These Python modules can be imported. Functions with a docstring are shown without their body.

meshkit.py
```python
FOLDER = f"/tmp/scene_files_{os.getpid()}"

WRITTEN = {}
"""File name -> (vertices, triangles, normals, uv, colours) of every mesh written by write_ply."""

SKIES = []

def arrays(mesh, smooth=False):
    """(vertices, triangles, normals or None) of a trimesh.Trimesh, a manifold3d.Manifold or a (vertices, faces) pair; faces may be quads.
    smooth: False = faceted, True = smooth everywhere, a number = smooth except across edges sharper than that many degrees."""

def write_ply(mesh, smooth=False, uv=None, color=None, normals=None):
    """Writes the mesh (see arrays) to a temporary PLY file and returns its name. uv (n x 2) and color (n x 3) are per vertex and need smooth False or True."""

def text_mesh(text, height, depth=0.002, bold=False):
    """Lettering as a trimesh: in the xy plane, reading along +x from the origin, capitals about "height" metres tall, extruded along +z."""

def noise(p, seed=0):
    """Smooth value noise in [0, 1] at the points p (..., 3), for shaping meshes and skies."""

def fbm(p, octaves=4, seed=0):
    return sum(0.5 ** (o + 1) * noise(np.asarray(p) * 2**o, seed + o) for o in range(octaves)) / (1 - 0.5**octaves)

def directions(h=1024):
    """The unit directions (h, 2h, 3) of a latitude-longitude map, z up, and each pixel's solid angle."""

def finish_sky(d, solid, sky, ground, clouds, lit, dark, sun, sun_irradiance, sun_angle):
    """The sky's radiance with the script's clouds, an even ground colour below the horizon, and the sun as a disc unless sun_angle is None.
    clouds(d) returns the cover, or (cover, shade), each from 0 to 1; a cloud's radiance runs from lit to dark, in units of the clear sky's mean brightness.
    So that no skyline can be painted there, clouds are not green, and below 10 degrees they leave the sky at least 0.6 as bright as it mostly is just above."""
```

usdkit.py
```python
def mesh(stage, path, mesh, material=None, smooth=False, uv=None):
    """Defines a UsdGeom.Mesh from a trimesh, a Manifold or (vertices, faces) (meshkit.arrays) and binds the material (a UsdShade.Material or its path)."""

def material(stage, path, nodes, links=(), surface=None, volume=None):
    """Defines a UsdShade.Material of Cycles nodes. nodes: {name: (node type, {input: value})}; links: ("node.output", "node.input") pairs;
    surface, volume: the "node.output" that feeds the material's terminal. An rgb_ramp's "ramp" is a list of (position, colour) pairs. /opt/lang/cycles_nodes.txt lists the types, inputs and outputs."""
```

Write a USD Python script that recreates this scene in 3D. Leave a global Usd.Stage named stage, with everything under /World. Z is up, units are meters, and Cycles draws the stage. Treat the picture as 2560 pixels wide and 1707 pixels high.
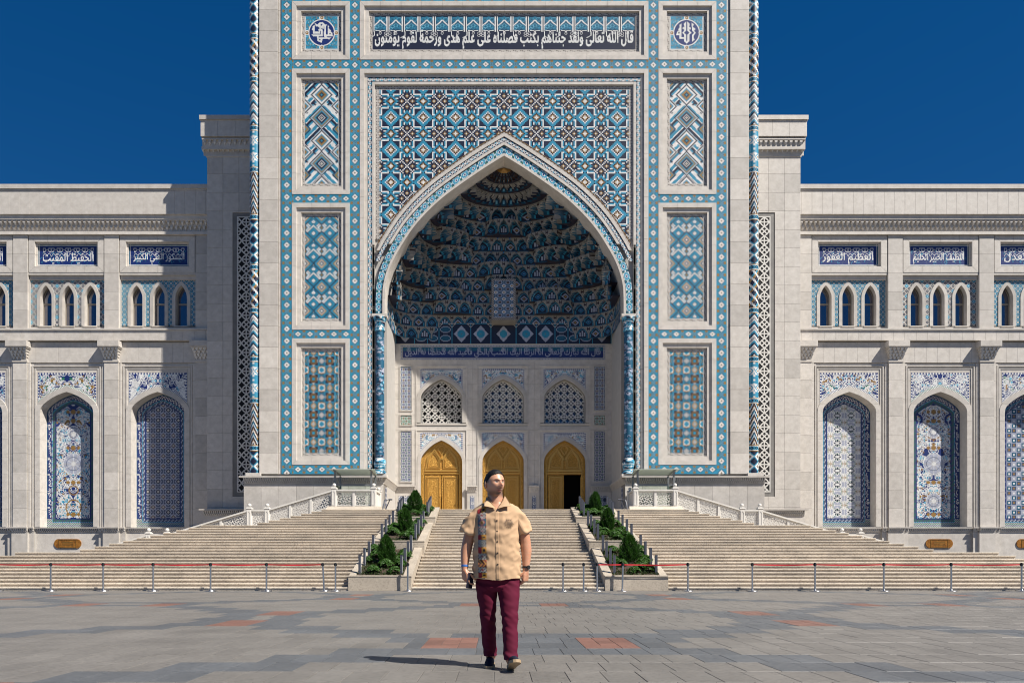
import math, random, glob, re
import numpy as np, trimesh, shapely, manifold3d, usdkit, meshkit
from shapely.geometry import Polygon, LineString, box as sbox, MultiLineString
from shapely import affinity
from shapely.ops import unary_union
from PIL import Image, ImageDraw, ImageFont
from pxr import Usd, UsdGeom, UsdLux, UsdShade, Gf, Sdf, Vt

stage = Usd.Stage.CreateInMemory()
UsdGeom.SetStageUpAxis(stage, UsdGeom.Tokens.z)
UsdGeom.SetStageMetersPerUnit(stage, 1)
UsdGeom.Xform.Define(stage, '/World')
UsdGeom.Scope.Define(stage, '/World/Looks')

# ------------------------------------------------------------------ camera, sky, sun, exposure
FPX, HX, HY, CAMZ = 1800.0, 1244.0, 1410.0, 0.93          # focal length and vanishing point in photo pixels, eye height
cam = UsdGeom.Camera.Define(stage, '/World/camera')
cam.AddTransformOp().Set(Gf.Matrix4d().SetRotate(Gf.Rotation(Gf.Vec3d(1, 0, 0), 90)) * Gf.Matrix4d().SetTranslate(Gf.Vec3d(0, 0, CAMZ)))
cam.CreateHorizontalApertureAttr(36.0)
cam.CreateVerticalApertureAttr(24.0)
cam.CreateFocalLengthAttr(FPX / 2560 * 36)
cam.CreateHorizontalApertureOffsetAttr((1280 - HX) / 2560 * 36)
cam.CreateVerticalApertureOffsetAttr((HY - 853.5) / 2560 * 36)
cam.CreateClippingRangeAttr(Gf.Vec2f(0.1, 5000))
cam.CreateExposureAttr(0.80)
EL, AZ = math.radians(50.0), math.radians(59)
SUN = (math.cos(EL) * math.sin(AZ), -math.cos(EL) * math.cos(AZ), math.sin(EL))
skymat = usdkit.material(stage, '/World/Looks/sky_air', {
    's': ('sky_texture', {'sky_type': 'single_scattering', 'sun_disc': False, 'sun_elevation': EL, 'sun_rotation': math.atan2(SUN[0], SUN[1]),
                          'altitude': 1500.0, 'air_density': 0.8, 'aerosol_density': 0.02, 'ozone_density': 6.0}),
    'g': ('gamma', {'gamma': 0.55}),
    'h': ('hsv', {'hue': 0.512, 'saturation': 1.76, 'value': 1.62}),
    'b': ('background_shader', {'strength': 0.05})}, [('s.color', 'g.color'), ('g.color', 'h.color'), ('h.color', 'b.color')], surface='b.background')
dome = UsdLux.DomeLight.Define(stage, '/World/sky')
UsdShade.MaterialBindingAPI.Apply(dome.GetPrim()).Bind(skymat)
dome.GetPrim().SetCustomDataByKey('kind', 'structure')
sun = UsdLux.DistantLight.Define(stage, '/World/sun')
sun.CreateAngleAttr(0.53)
sun.CreateIntensityAttr(1.25)
sun.CreateNormalizeAttr(True)
sun.CreateColorAttr(Gf.Vec3f(1.0, 0.945, 0.865))
sun.AddTransformOp().Set(Gf.Matrix4d().SetRotate(Gf.Rotation(Gf.Vec3d(0, 0, 1), Gf.Vec3d(*SUN))))

# ------------------------------------------------------------------ scene helpers
_count = {}
def upath(parent, name):
    n = _count[(parent, name)] = _count.get((parent, name), -1) + 1
    return f'{parent}/{name}' if n == 0 else f'{parent}/{name}_{n:03d}'

def tag(prim, label=None, cat=None, group=None, kind=None):
    for k, v in (('label', label), ('category', cat), ('group', group), ('kind', kind)):
        if v: prim.SetCustomDataByKey(k, v)
    return prim

def mat4(loc=(0, 0, 0), rz=0.0, s=1.0):
    return Gf.Matrix4d().SetScale(Gf.Vec3d(s, s, s)) * Gf.Matrix4d().SetRotate(Gf.Rotation(Gf.Vec3d(0, 0, 1), rz)) * Gf.Matrix4d().SetTranslate(Gf.Vec3d(*map(float, loc)))

def thing(name, label=None, cat=None, m=None, group=None, kind=None, parent='/World'):
    x = UsdGeom.Xform.Define(stage, upath(parent, name))
    if m is not None: x.AddTransformOp().Set(m)
    tag(x.GetPrim(), label, cat, group, kind)
    return str(x.GetPath())

def copy_of(src, m, label, group=None):
    """a copy of a thing (its parts come along) under the next number"""
    p = stage.GetPrimAtPath(src)
    was = p.GetCustomData()
    x = UsdGeom.Xform.Define(stage, upath('/World', re.sub(r'_\d{3}$', '', p.GetName())))
    x.GetPrim().GetReferences().AddInternalReference(src)
    x.GetPrim().SetInstanceable(True)
    x.MakeMatrixXform().Set(m)
    tag(x.GetPrim(), label, was.get('category'), group or was.get('group'))
    return str(x.GetPath())

def emit(path, v, f, mat, smooth=False, tint=None):
    """one Mesh prim; f is (n,3) or (n,4)"""
    v, f = np.asarray(v, float), np.asarray(f, int)
    if smooth is not False:
        if f.shape[1] == 4: f = np.vstack([f[:, [0, 1, 2]], f[:, [0, 2, 3]]])
        v, f, n = meshkit.arrays((v, f), smooth)
    else: n = None
    m = UsdGeom.Mesh.Define(stage, path)
    m.CreatePointsAttr(Vt.Vec3fArray.FromNumpy(v.astype(np.float32)))
    m.CreateFaceVertexCountsAttr(Vt.IntArray.FromNumpy(np.full(len(f), f.shape[1], np.int32)))
    m.CreateFaceVertexIndicesAttr(Vt.IntArray.FromNumpy(f.astype(np.int32).ravel()))
    m.CreateSubdivisionSchemeAttr('none')
    if n is not None:
        m.CreateNormalsAttr(Vt.Vec3fArray.FromNumpy(n.astype(np.float32)))
        m.SetNormalsInterpolation('vertex')
    if tint is not None:
        UsdGeom.PrimvarsAPI(m).CreatePrimvar('tint', Sdf.ValueTypeNames.Color3fArray, 'uniform').Set(Vt.Vec3fArray.FromNumpy(np.asarray(tint, np.float32)))
    UsdShade.MaterialBindingAPI.Apply(m.GetPrim()).Bind(MAT[mat])
    return m

def part(parent, name, mesh, mat, label=None, smooth=False, kind=None, tint=None):
    v, f = mesh.get() if isinstance(mesh, MB) else mesh
    p = upath(parent, name)
    m = emit(p, v, f, mat, smooth, tint)
    tag(m.GetPrim(), label, kind=kind)
    return p

def single(name, mesh, mat, label=None, cat=None, group=None, kind=None, smooth=False, tint=None):
    p = part('/World', name, mesh, mat, None, smooth, None, tint)
    tag(stage.GetPrimAtPath(p), label, cat, group, kind)
    return p

class MB:
    """collects shapes that become ONE mesh"""
    def __init__(s): s.v, s.f, s.n = [], [], 0
    def add(s, v, f):
        v, f = np.asarray(v, float), np.asarray(f, int)
        if f.shape[1] == 4: f = np.vstack([f[:, [0, 1, 2]], f[:, [0, 2, 3]]])
        s.v.append(v); s.f.append(f + s.n); s.n += len(v)
        return s
    def get(s): return np.vstack(s.v), np.vstack(s.f)
    def box(s, x0, x1, y0, y1, z0, z1, c=0.0):
        """c chamfers the edges of the front (low y) face"""
        if c <= 0:
            v = [(x, y, z) for x in (x0, x1) for y in (y0, y1) for z in (z0, z1)]
            return s.add(v, [(0, 1, 3, 2), (4, 6, 7, 5), (0, 4, 5, 1), (2, 3, 7, 6), (0, 2, 6, 4), (1, 5, 7, 3)])
        v = [(x0 + c, y0, z0 + c), (x1 - c, y0, z0 + c), (x1 - c, y0, z1 - c), (x0 + c, y0, z1 - c),
             (x0, y0 + c, z0), (x1, y0 + c, z0), (x1, y0 + c, z1), (x0, y0 + c, z1),
             (x0, y1, z0), (x1, y1, z0), (x1, y1, z1), (x0, y1, z1)]
        f = [(0, 1, 2, 3)] + [(a, b, (b + 4), (a + 4))[::-1] for a, b in ((0, 1), (1, 2), (2, 3), (3, 0))] + [(a + 4, b + 4, b + 8, a + 8)[::-1] for a, b in ((0, 1), (1, 2), (2, 3), (3, 0))]
        return s.add(v, f)
    def frustum(s, x, y, zb, zt, wb, db, wt, dt, y_back=None):
        """box whose bottom is wb x db and top wt x dt; flush at the back if y_back is given"""
        def ring(w, d, z):
            y0, y1 = (y - d / 2, y + d / 2) if y_back is None else (y_back - d, y_back)
            return [(x - w / 2, y0, z), (x + w / 2, y0, z), (x + w / 2, y1, z), (x - w / 2, y1, z)]
        v = ring(wb, db, zb) + ring(wt, dt, zt)
        return s.add(v, [(0, 3, 2, 1), (4, 5, 6, 7), (0, 1, 5, 4), (1, 2, 6, 5), (2, 3, 7, 6), (3, 0, 4, 7)])
    def poly(s, p, y0, y1):
        """shapely polygon in x,z extruded from y0 (front) to y1"""
        for g in getattr(p, 'geoms', [p]):
            if g.geom_type != 'Polygon' or g.area < 1e-6: continue
            m = trimesh.creation.extrude_polygon(g, y1 - y0, engine='earcut')
            v = np.array(m.vertices)
            s.add(np.stack([v[:, 0], y1 - v[:, 2], v[:, 1]], 1), np.array(m.faces))
        return s
    def tube(s, pts, r, n=8, cap=True):
        p = np.asarray(pts, float); r = np.broadcast_to(r, (len(p),)).astype(float)
        t = np.gradient(p, axis=0); t /= np.linalg.norm(t, axis=1, keepdims=True) + 1e-12
        up = np.where(np.abs(t[:, 2:]) < 0.9, [[0, 0, 1.0]], [[1.0, 0, 0]])
        a = np.cross(t, up); a /= np.linalg.norm(a, axis=1, keepdims=True)
        b = np.cross(t, a); g = np.arange(n) * 2 * np.pi / n
        v = p[:, None] + r[:, None, None] * (np.cos(g)[None, :, None] * a[:, None] + np.sin(g)[None, :, None] * b[:, None])
        i, j = np.meshgrid(np.arange(len(p) - 1), np.arange(n), indexing='ij')
        q = np.stack([i * n + j, i * n + (j + 1) % n, (i + 1) * n + (j + 1) % n, (i + 1) * n + j], -1).reshape(-1, 4)
        v = v.reshape(-1, 3)
        s.add(v, q)
        if cap:
            for o, rev in ((0, 0), ((len(p) - 1) * n, 1)):
                k = np.arange(n); c = v[o:o + n].mean(0)
                f = np.stack([np.full(n, n), k, (k + 1) % n], 1)
                s.add(np.vstack([v[o:o + n], c]), f[:, ::-1] if rev else f)
        return s
    def lathe(s, prof, c=(0, 0, 0), n=24, a0=0.0, a1=2 * math.pi):
        """prof: (radius, z) from bottom to top about the vertical through c"""
        pr = np.asarray(prof, float); full = abs(a1 - a0 - 2 * math.pi) < 1e-6
        g = a0 + (a1 - a0) * np.arange(n + (0 if full else 1)) / n; m = len(g)
        v = np.stack([c[0] + pr[:, 0][:, None] * np.cos(g), c[1] + pr[:, 0][:, None] * np.sin(g), c[2] + np.broadcast_to(pr[:, 1][:, None], (len(pr), m))], -1).reshape(-1, 3)
        i, j = np.meshgrid(np.arange(len(pr) - 1), np.arange(n), indexing='ij')
        q = np.stack([i * m + j, i * m + (j + 1) % m, (i + 1) * m + (j + 1) % m, (i + 1) * m + j], -1).reshape(-1, 4)
        return s.add(v, q)

def srgb(r, g, b):
    c = np.array([r, g, b]) / 255.0
    return tuple(np.where(c <= 0.04045, c / 12.92, ((c + 0.055) / 1.055) ** 2.4).tolist())

# ------------------------------------------------------------------ materials
MAT = {}
def M(name, nodes, links, surface='p.BSDF'):
    MAT[name] = usdkit.material(stage, f'/World/Looks/{name}', nodes, links, surface=surface)

def plain(name, col, rough=0.5, **kw):
    M(name, {'p': ('principled_bsdf', {'base_color': col, 'roughness': rough, **kw})}, [])

def stony(name, c0, c1, scale=2.5, fine=45.0, vary=0.16, rough=0.55, bump=0.15, speck=0.12):
    """stone whose tone wanders over metres, mottles finely and differs from block to block"""
    M(name, {
        'g': ('geometry', {}), 'o': ('object_info', {}),
        'n1': ('noise_texture', {'scale': scale, 'detail': 5.0, 'roughness': 0.6}),
        'n2': ('noise_texture', {'scale': fine, 'detail': 3.0, 'roughness': 0.7}),
        'r1': ('rgb_ramp', {'ramp': [(0.3, c0), (0.7, c1)]}),
        'a': ('math', {'math_type': 'add'}), 'fr': ('math', {'math_type': 'fraction'}),
        'mr': ('map_range', {'from_min': 0.0, 'from_max': 1.0, 'to_min': 1.0 - vary, 'to_max': 1.0 + vary * 0.5}),
        'm2': ('map_range', {'from_min': 0.3, 'from_max': 0.7, 'to_min': 1.0 - speck, 'to_max': 1.0 + speck}),
        'mm': ('math', {'math_type': 'multiply'}),
        'mx': ('mix', {'mix_type': 'multiply', 'fac': 1.0}),
        'b': ('bump', {'strength': bump, 'distance': 0.02}),
        'p': ('principled_bsdf', {'roughness': rough})},
      [('g.position', 'n1.vector'), ('g.position', 'n2.vector'), ('n1.fac', 'r1.fac'), ('g.random_per_island', 'a.value1'), ('o.random', 'a.value2'), ('a.value', 'fr.value1'),
       ('fr.value', 'mr.value'), ('n2.fac', 'm2.value'), ('mr.result', 'mm.value1'), ('m2.result', 'mm.value2'), ('r1.color', 'mx.color1'), ('mm.value', 'mx.color2'), ('mx.color', 'p.base_color'),
       ('n2.fac', 'b.height'), ('b.normal', 'p.normal')])

stony('limestone', (0.46, 0.424, 0.378), (0.575, 0.535, 0.485), scale=3.0, fine=26.0, speck=0.10)
stony('white_marble', (0.55, 0.53, 0.49), (0.62, 0.60, 0.56), vary=0.05, speck=0.05)
stony('mortar', (0.16, 0.15, 0.14), (0.22, 0.21, 0.19), vary=0.0)
stony('wall_core', (0.38, 0.36, 0.33), (0.44, 0.42, 0.39), vary=0.0)

def granite(name, base, dark, scale=60.0, vary=0.2, streak=None, rough=0.6, thr=0.42):
    """speckled granite; streak stretches the specks along x"""
    M(name, {
        'g': ('geometry', {}), 'o': ('object_info', {}),
        'mp': ('mapping', {'scale': streak or (1, 1, 1)}),
        'n1': ('noise_texture', {'scale': scale, 'detail': 4.0, 'roughness': 0.75}),
        'r1': ('rgb_ramp', {'ramp': [(thr - 0.10, dark), (thr + 0.06, base), (0.75, tuple(min(1, c * 1.25) for c in base))]}),
        'n3': ('noise_texture', {'scale': 0.9, 'detail': 4.0, 'roughness': 0.65}),
        'm3': ('map_range', {'from_min': 0.3, 'from_max': 0.7, 'to_min': 0.82, 'to_max': 1.12}),
        'a': ('math', {'math_type': 'add'}), 'fr': ('math', {'math_type': 'fraction'}),
        'mr': ('map_range', {'from_min': 0.0, 'from_max': 1.0, 'to_min': 1.0 - vary, 'to_max': 1.0 + vary * 0.6}),
        'mm': ('math', {'math_type': 'multiply'}),
        'mx': ('mix', {'mix_type': 'multiply', 'fac': 1.0}),
        'b': ('bump', {'strength': 0.25, 'distance': 0.01}),
        'p': ('principled_bsdf', {'roughness': rough})},
      [('g.position', 'mp.vector'), ('mp.vector', 'n1.vector'), ('g.position', 'n3.vector'), ('n1.fac', 'r1.fac'), ('g.random_per_island', 'a.value1'), ('o.random', 'a.value2'), ('a.value', 'fr.value1'),
       ('fr.value', 'mr.value'), ('n3.fac', 'm3.value'), ('mr.result', 'mm.value1'), ('m3.result', 'mm.value2'), ('r1.color', 'mx.color1'), ('mm.value', 'mx.color2'), ('mx.color', 'p.base_color'),
       ('n1.fac', 'b.height'), ('b.normal', 'p.normal')])

granite('step_granite', (0.50, 0.435, 0.35), (0.15, 0.125, 0.098), scale=34.0, vary=0.16, streak=(0.5, 1, 1.2))
granite('planter_granite', (0.40, 0.345, 0.275), (0.11, 0.09, 0.07), scale=38.0, vary=0.06)
granite('paving_grey', (0.150, 0.140, 0.127), (0.085, 0.078, 0.070), scale=46.0, vary=0.11, streak=(0.3, 1, 1), rough=0.5)
granite('paving_dark', (0.092, 0.098, 0.105), (0.050, 0.055, 0.062), scale=46.0, vary=0.14, streak=(0.3, 1, 1), rough=0.5)
granite('paving_red', (0.200, 0.100, 0.075), (0.13, 0.060, 0.045), scale=70.0, vary=0.25, streak=(0.4, 1, 1), rough=0.5)
plain('paving_joint', (0.085, 0.08, 0.074), 0.9)

M('glazed_tile', {'t': ('attribute', {'attribute': 'tint'}), 'g': ('geometry', {}),
    'n': ('noise_texture', {'scale': 3.0, 'detail': 6.0, 'roughness': 0.7}), 'mr': ('map_range', {'from_min': 0.3, 'from_max': 0.7, 'to_min': 0.8, 'to_max': 1.12}),
    'mx': ('mix', {'mix_type': 'multiply', 'fac': 1.0}), 'p': ('principled_bsdf', {'roughness': 0.42})},
  [('g.position', 'n.vector'), ('n.fac', 'mr.value'), ('t.color', 'mx.color1'), ('mr.result', 'mx.color2'), ('mx.color', 'p.base_color')])

M('gilded', {'g': ('geometry', {}), 'v': ('noise_texture', {'scale': 26.0, 'detail': 4.0, 'roughness': 0.6, 'distortion': 1.2}),
    'r': ('rgb_ramp', {'ramp': [(0.35, (0.20, 0.085, 0.012)), (0.55, (0.56, 0.29, 0.05)), (0.72, (0.95, 0.60, 0.17))]}),
    'b': ('bump', {'strength': 0.9, 'distance': 0.03}), 'p': ('principled_bsdf', {'metallic': 0.55, 'roughness': 0.38})},
  [('g.position', 'v.vector'), ('v.fac', 'r.fac'), ('r.color', 'p.base_color'), ('v.fac', 'b.height'), ('b.normal', 'p.normal')])
plain('gold_smooth', (0.62, 0.35, 0.08), 0.35, metallic=0.5)
plain('gold_dark', (0.24, 0.13, 0.03), 0.4, metallic=0.4)
M('brass_plate', {'g': ('geometry', {}), 'n': ('noise_texture', {'scale': 9.0, 'detail': 3.0}), 'r': ('rgb_ramp', {'ramp': [(0.35, (0.20, 0.075, 0.012)), (0.65, (0.40, 0.17, 0.028))]}),
    'p': ('principled_bsdf', {'metallic': 0.25, 'roughness': 0.35})}, [('g.position', 'n.vector'), ('n.fac', 'r.fac'), ('r.color', 'p.base_color')])
M('window_glass', {'d': ('diffuse_bsdf', {'color': (0.012, 0.016, 0.035)}), 'g': ('glossy_bsdf', {'color': (0.62, 0.62, 0.70), 'roughness': 0.03}), 'f': ('fresnel', {'IOR': 1.9}), 'a': ('math', {'math_type': 'multiply_add', 'value2': 0.7, 'value3': 0.22}),
    'm': ('mix_closure', {})}, [('f.fac', 'a.value1'), ('a.value', 'm.fac'), ('d.BSDF', 'm.closure1'), ('g.BSDF', 'm.closure2')], surface='m.closure')
M('clear_glass', {'d': ('transparent_bsdf', {'color': (0.90, 0.955, 0.93)}), 'g': ('glossy_bsdf', {'color': (0.9, 0.95, 0.92), 'roughness': 0.02}), 'f': ('fresnel', {'IOR': 1.18}),
    'm': ('mix_closure', {})}, [('f.fac', 'm.fac'), ('d.BSDF', 'm.closure1'), ('g.BSDF', 'm.closure2')], surface='m.closure')
plain('frosted_glass', (0.60, 0.70, 0.65), 0.25, transmission_weight=0.25)
plain('window_frame_paint', (0.26, 0.22, 0.17), 0.4)
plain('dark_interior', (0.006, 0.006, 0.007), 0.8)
plain('steel', (0.52, 0.52, 0.53), 0.28, metallic=1.0)
plain('steel_frame', (0.22, 0.225, 0.22), 0.4, metallic=0.5)
plain('black_plastic', (0.012, 0.012, 0.013), 0.45)
plain('light_post_paint', (0.055, 0.060, 0.078), 0.42)
plain('lens_strip', (0.55, 0.56, 0.58), 0.3)
M('belt_fabric', {'p': ('principled_bsdf', {'base_color': (0.43, 0.006, 0.012), 'roughness': 0.75, 'sheen_weight': 0.2})}, [])
M('soil', {'g': ('geometry', {}), 'n': ('noise_texture', {'scale': 22.0, 'detail': 6.0, 'roughness': 0.7}), 'r': ('rgb_ramp', {'ramp': [(0.35, (0.020, 0.013, 0.008)), (0.65, (0.085, 0.055, 0.035))]}),
    'b': ('bump', {'strength': 1.0, 'distance': 0.05}), 'p': ('principled_bsdf', {'roughness': 0.95})}, [('g.position', 'n.vector'), ('n.fac', 'r.fac'), ('r.color', 'p.base_color'), ('n.fac', 'b.height'), ('b.normal', 'p.normal')])

def leafy(name, dark, light, trans=0.45):
    M(name, {'g': ('geometry', {}), 'o': ('object_info', {}), 'r': ('rgb_ramp', {'ramp': [(0.0, dark), (1.0, light)]}),
        'd': ('principled_bsdf', {'roughness': 0.55}), 't': ('translucent_bsdf', {}), 'm': ('mix_closure', {'fac': trans})},
      [('g.random_per_island', 'r.fac'), ('r.color', 'd.base_color'), ('r.color', 't.color'), ('d.BSDF', 'm.closure1'), ('t.BSDF', 'm.closure2')], surface='m.closure')
leafy('thuja_leaf', (0.026, 0.085, 0.007), (0.15, 0.31, 0.030))
leafy('bush_leaf', (0.045, 0.125, 0.012), (0.27, 0.48, 0.085))
leafy('cover_leaf', (0.035, 0.060, 0.012), (0.13, 0.19, 0.035))
plain('bark', (0.06, 0.04, 0.025), 0.9)
# ------------------------------------------------------------------ tile patterns: arrays of palette numbers, one number per tessera
PAL = np.array([(0.64, 0.64, 0.62),      # 0 white
                (0.030, 0.235, 0.370),   # 1 turquoise
                (0.010, 0.014, 0.036),   # 2 navy
                (0.275, 0.155, 0.040),   # 3 ochre
                (0.010, 0.025, 0.135),   # 4 cobalt
                (0.16, 0.42, 0.56),      # 5 light blue
                (0.46, 0.43, 0.39),      # 6 stone
                (0.030, 0.150, 0.085),   # 7 green
                (0.120, 0.055, 0.028),   # 8 brown
                (0.012, 0.085, 0.150),   # 9 deep teal
                (0.34, 0.36, 0.44),      # 10 pale lavender grey
                (0.060, 0.080, 0.135),   # 11 slate blue
                (0.030, 0.012, 0.010),   # 12 near black brown
                (0.25, 0.235, 0.21),     # 13 dim cream
                ])
rng = np.random.default_rng(7)

def tints(idx, seed=0, var=0.10):
    r = np.random.default_rng(seed)
    c = PAL[idx].reshape(-1, 3)
    return c * (1 + var * (r.random((len(c), 1)) - 0.5) * 2)

def ij(h, w):
    return np.mgrid[0:h, 0:w]

def pat_border(n, vertical=True, w=15, per=17):
    """chain of white diamonds in navy and turquoise; n cells long"""
    j, i = ij(n, w); i = i - w // 2
    jj = np.abs((j % per) - per // 2); ii = np.abs(i)
    d = ii + jj
    p = np.full((n, w), 1)
    p[d >= 9] = 2
    p[(ii >= 4) & (jj >= 7) & (d >= 11)] = 3; p[(d >= 9) & (p == 2)] = 1
    p[(d >= 6) & (d <= 8)] = 1
    p[d == 5] = 2
    p[d <= 4] = 0
    p[d <= 1] = 3
    p[d == 0] = 9
    e = (jj >= 6) & (ii <= 3)
    p[e] = np.where(((ii + jj) % 2)[e] == 0, 5, 2)
    p[ii >= 7] = 1
    return p if vertical else p.T

def diamonds(h, w, layers, base=0, metric='l1'):
    """layers: (list of centres (y, x), period y, period x, ring colours from the centre out)"""
    y, x = ij(h, w); p = np.full((h, w), base)
    for cs, py, px, rings, met in layers:
        for cy, cx in cs:
            dy = np.abs((y - cy + py // 2) % py - py // 2); dx = np.abs((x - cx + px // 2) % px - px // 2)
            d = dy + dx if met == 'l1' else np.maximum(dy, dx) if met == 'max' else np.minimum(np.maximum(dy, dx) * 1.42, dy + dx).astype(int)
            m = d < len(rings)
            p[m] = np.asarray(rings)[d[m]]
    return p

def pat_panel_zigzag(h, w):
    y, x = ij(h, w); c = w // 2; u = np.abs(x - c)
    a, b = (y + u), (y - u)
    p = np.full((h, w), 0)
    k = b % 20
    p[(k >= 4) & (k < 9)] = 1
    p[(k >= 11) & (k < 15)] = 2; p[(k >= 15) & (k < 18)] = 1
    q = a % 20
    m = (q >= 3) & (q < 6) & ((b // 5) % 4 == 1); p[m] = 1
    m = (q >= 13) & (q < 16) & ((b // 5) % 4 == 3); p[m] = 2
    m = (q >= 8) & (q < 11) & ((b // 5) % 4 == 0); p[m] = 0
    p2 = diamonds(h, w, [([(14, c)], 56, 400, [1, 1, 2, 2, 3, 3, 3, 1, 1, 0, 0, 0, 2, 2, 0], 'l1'), ([(42, c)], 56, 400, [3, 0, 2, 2, 0, 2, 2, 2, 1, 1, 3, 3, 1, 0, 2, 2], 'l1'),
                          ([(28, 0), (28, w - 1)], 56, 400, [3, 3, 3, 1, 1, 0, 0, 2, 2, 0], 'l1'), ([(0, 0), (0, w - 1)], 56, 400, [1, 1, 3, 3, 3, 1, 2, 2], 'l1')], base=-1)
    return np.where(p2 >= 0, p2, p)

def pat_panel_diamond(h, w):
    c = w // 2
    return diamonds(h, w, [([(6, c - 10), (6, c + 10), (20, c - 10), (20, c + 10)], 29, 400, [2, 0, 0, 2, 1, 1, 1, 1, 2, 0, 0, 2, 1], 'l1'),
                           ([(13, c), (13, 0), (13, w - 1)], 29, 400, [3, 3, 2, 1, 0, 0], 'l1'),
                           ([(28, c), (28, 0), (28, w - 1)], 29, 400, [0, 0, 2, 2, 0, 3, 3, 1, 1, 1, 2, 2], 'l1')], base=0)

def pat_panel_star(h, w):
    c = w // 2
    return diamonds(h, w, [([(11, c - 10), (11, c + 10)], 22, 400, [1, 1, 2, 3, 3, 2, 0, 2, 1, 1, 3, 2], 's8'),
                           ([(0, c - 10), (0, c + 10)], 22, 400, [0, 2, 0, 3, 3], 'l1'),
                           ([(0, c), (0, 0), (0, w - 1)], 22, 400, [1, 1, 1, 2, 0, 3, 2], 's8'),
                           ([(11, c)], 22, 400, [3, 0, 2, 0, 2], 'l1')], base=1)

def pat_spandrel(h, w):
    y, x = ij(h, w); c = w // 2; P = 24
    chk = np.where((y + x) % 2 == 0, 0, 1)
    star = diamonds(h, w, [([(8, c), (8 + P // 2, c + P // 2)], P, P, [0, 0, 0, 0, 0, 0, 0, 2, 2, 0, 0, 1, 2], 's8')], base=-1)
    p = np.where(star < 0, 1, star)
    dy = (y - 8) % P; dx = (x - c) % P
    out = p.copy()
    for oy, ox in ((0, 0), (12, 12)):
        ay = np.abs((y - 8 - oy + P // 2) % P - P // 2); ax = np.abs((x - c - ox + P // 2) % P - P // 2)
        inside = np.minimum(np.maximum(ay, ax) * 1.42, ay + ax) < 8
        d2 = np.minimum(np.abs(ay - 4) + ax, np.abs(ax - 4) + ay)
        col = np.where(d2 <= 0, 0, np.where(d2 == 1, 3, np.where(d2 == 2, 2, np.where((ay + ax) % 2 == 0, 0, 2))))
        if oy == 0: out = np.where(inside, col, out)
        else:
            d = ay + ax
            col = np.where(d <= 1, 0, np.where(d == 2, 3, np.where(d == 3, 2, np.where(d == 4, 0, np.where(d <= 7, 1, 2)))))
            out = np.where(inside, col, out)
    for oy, ox in ((0, 12), (12, 0)):
        ay = np.abs((y - 8 - oy + P // 2) % P - P // 2); ax = np.abs((x - c - ox + P // 2) % P - P // 2)
        d = ay + ax
        col = np.where(d == 0, 0, np.where(d <= 1, 0, np.where(d == 2, 3, np.where(d == 3, 2, np.where(d == 4, 1, 1)))))
        out = np.where(d <= 5, col, out)
    return out

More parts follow.
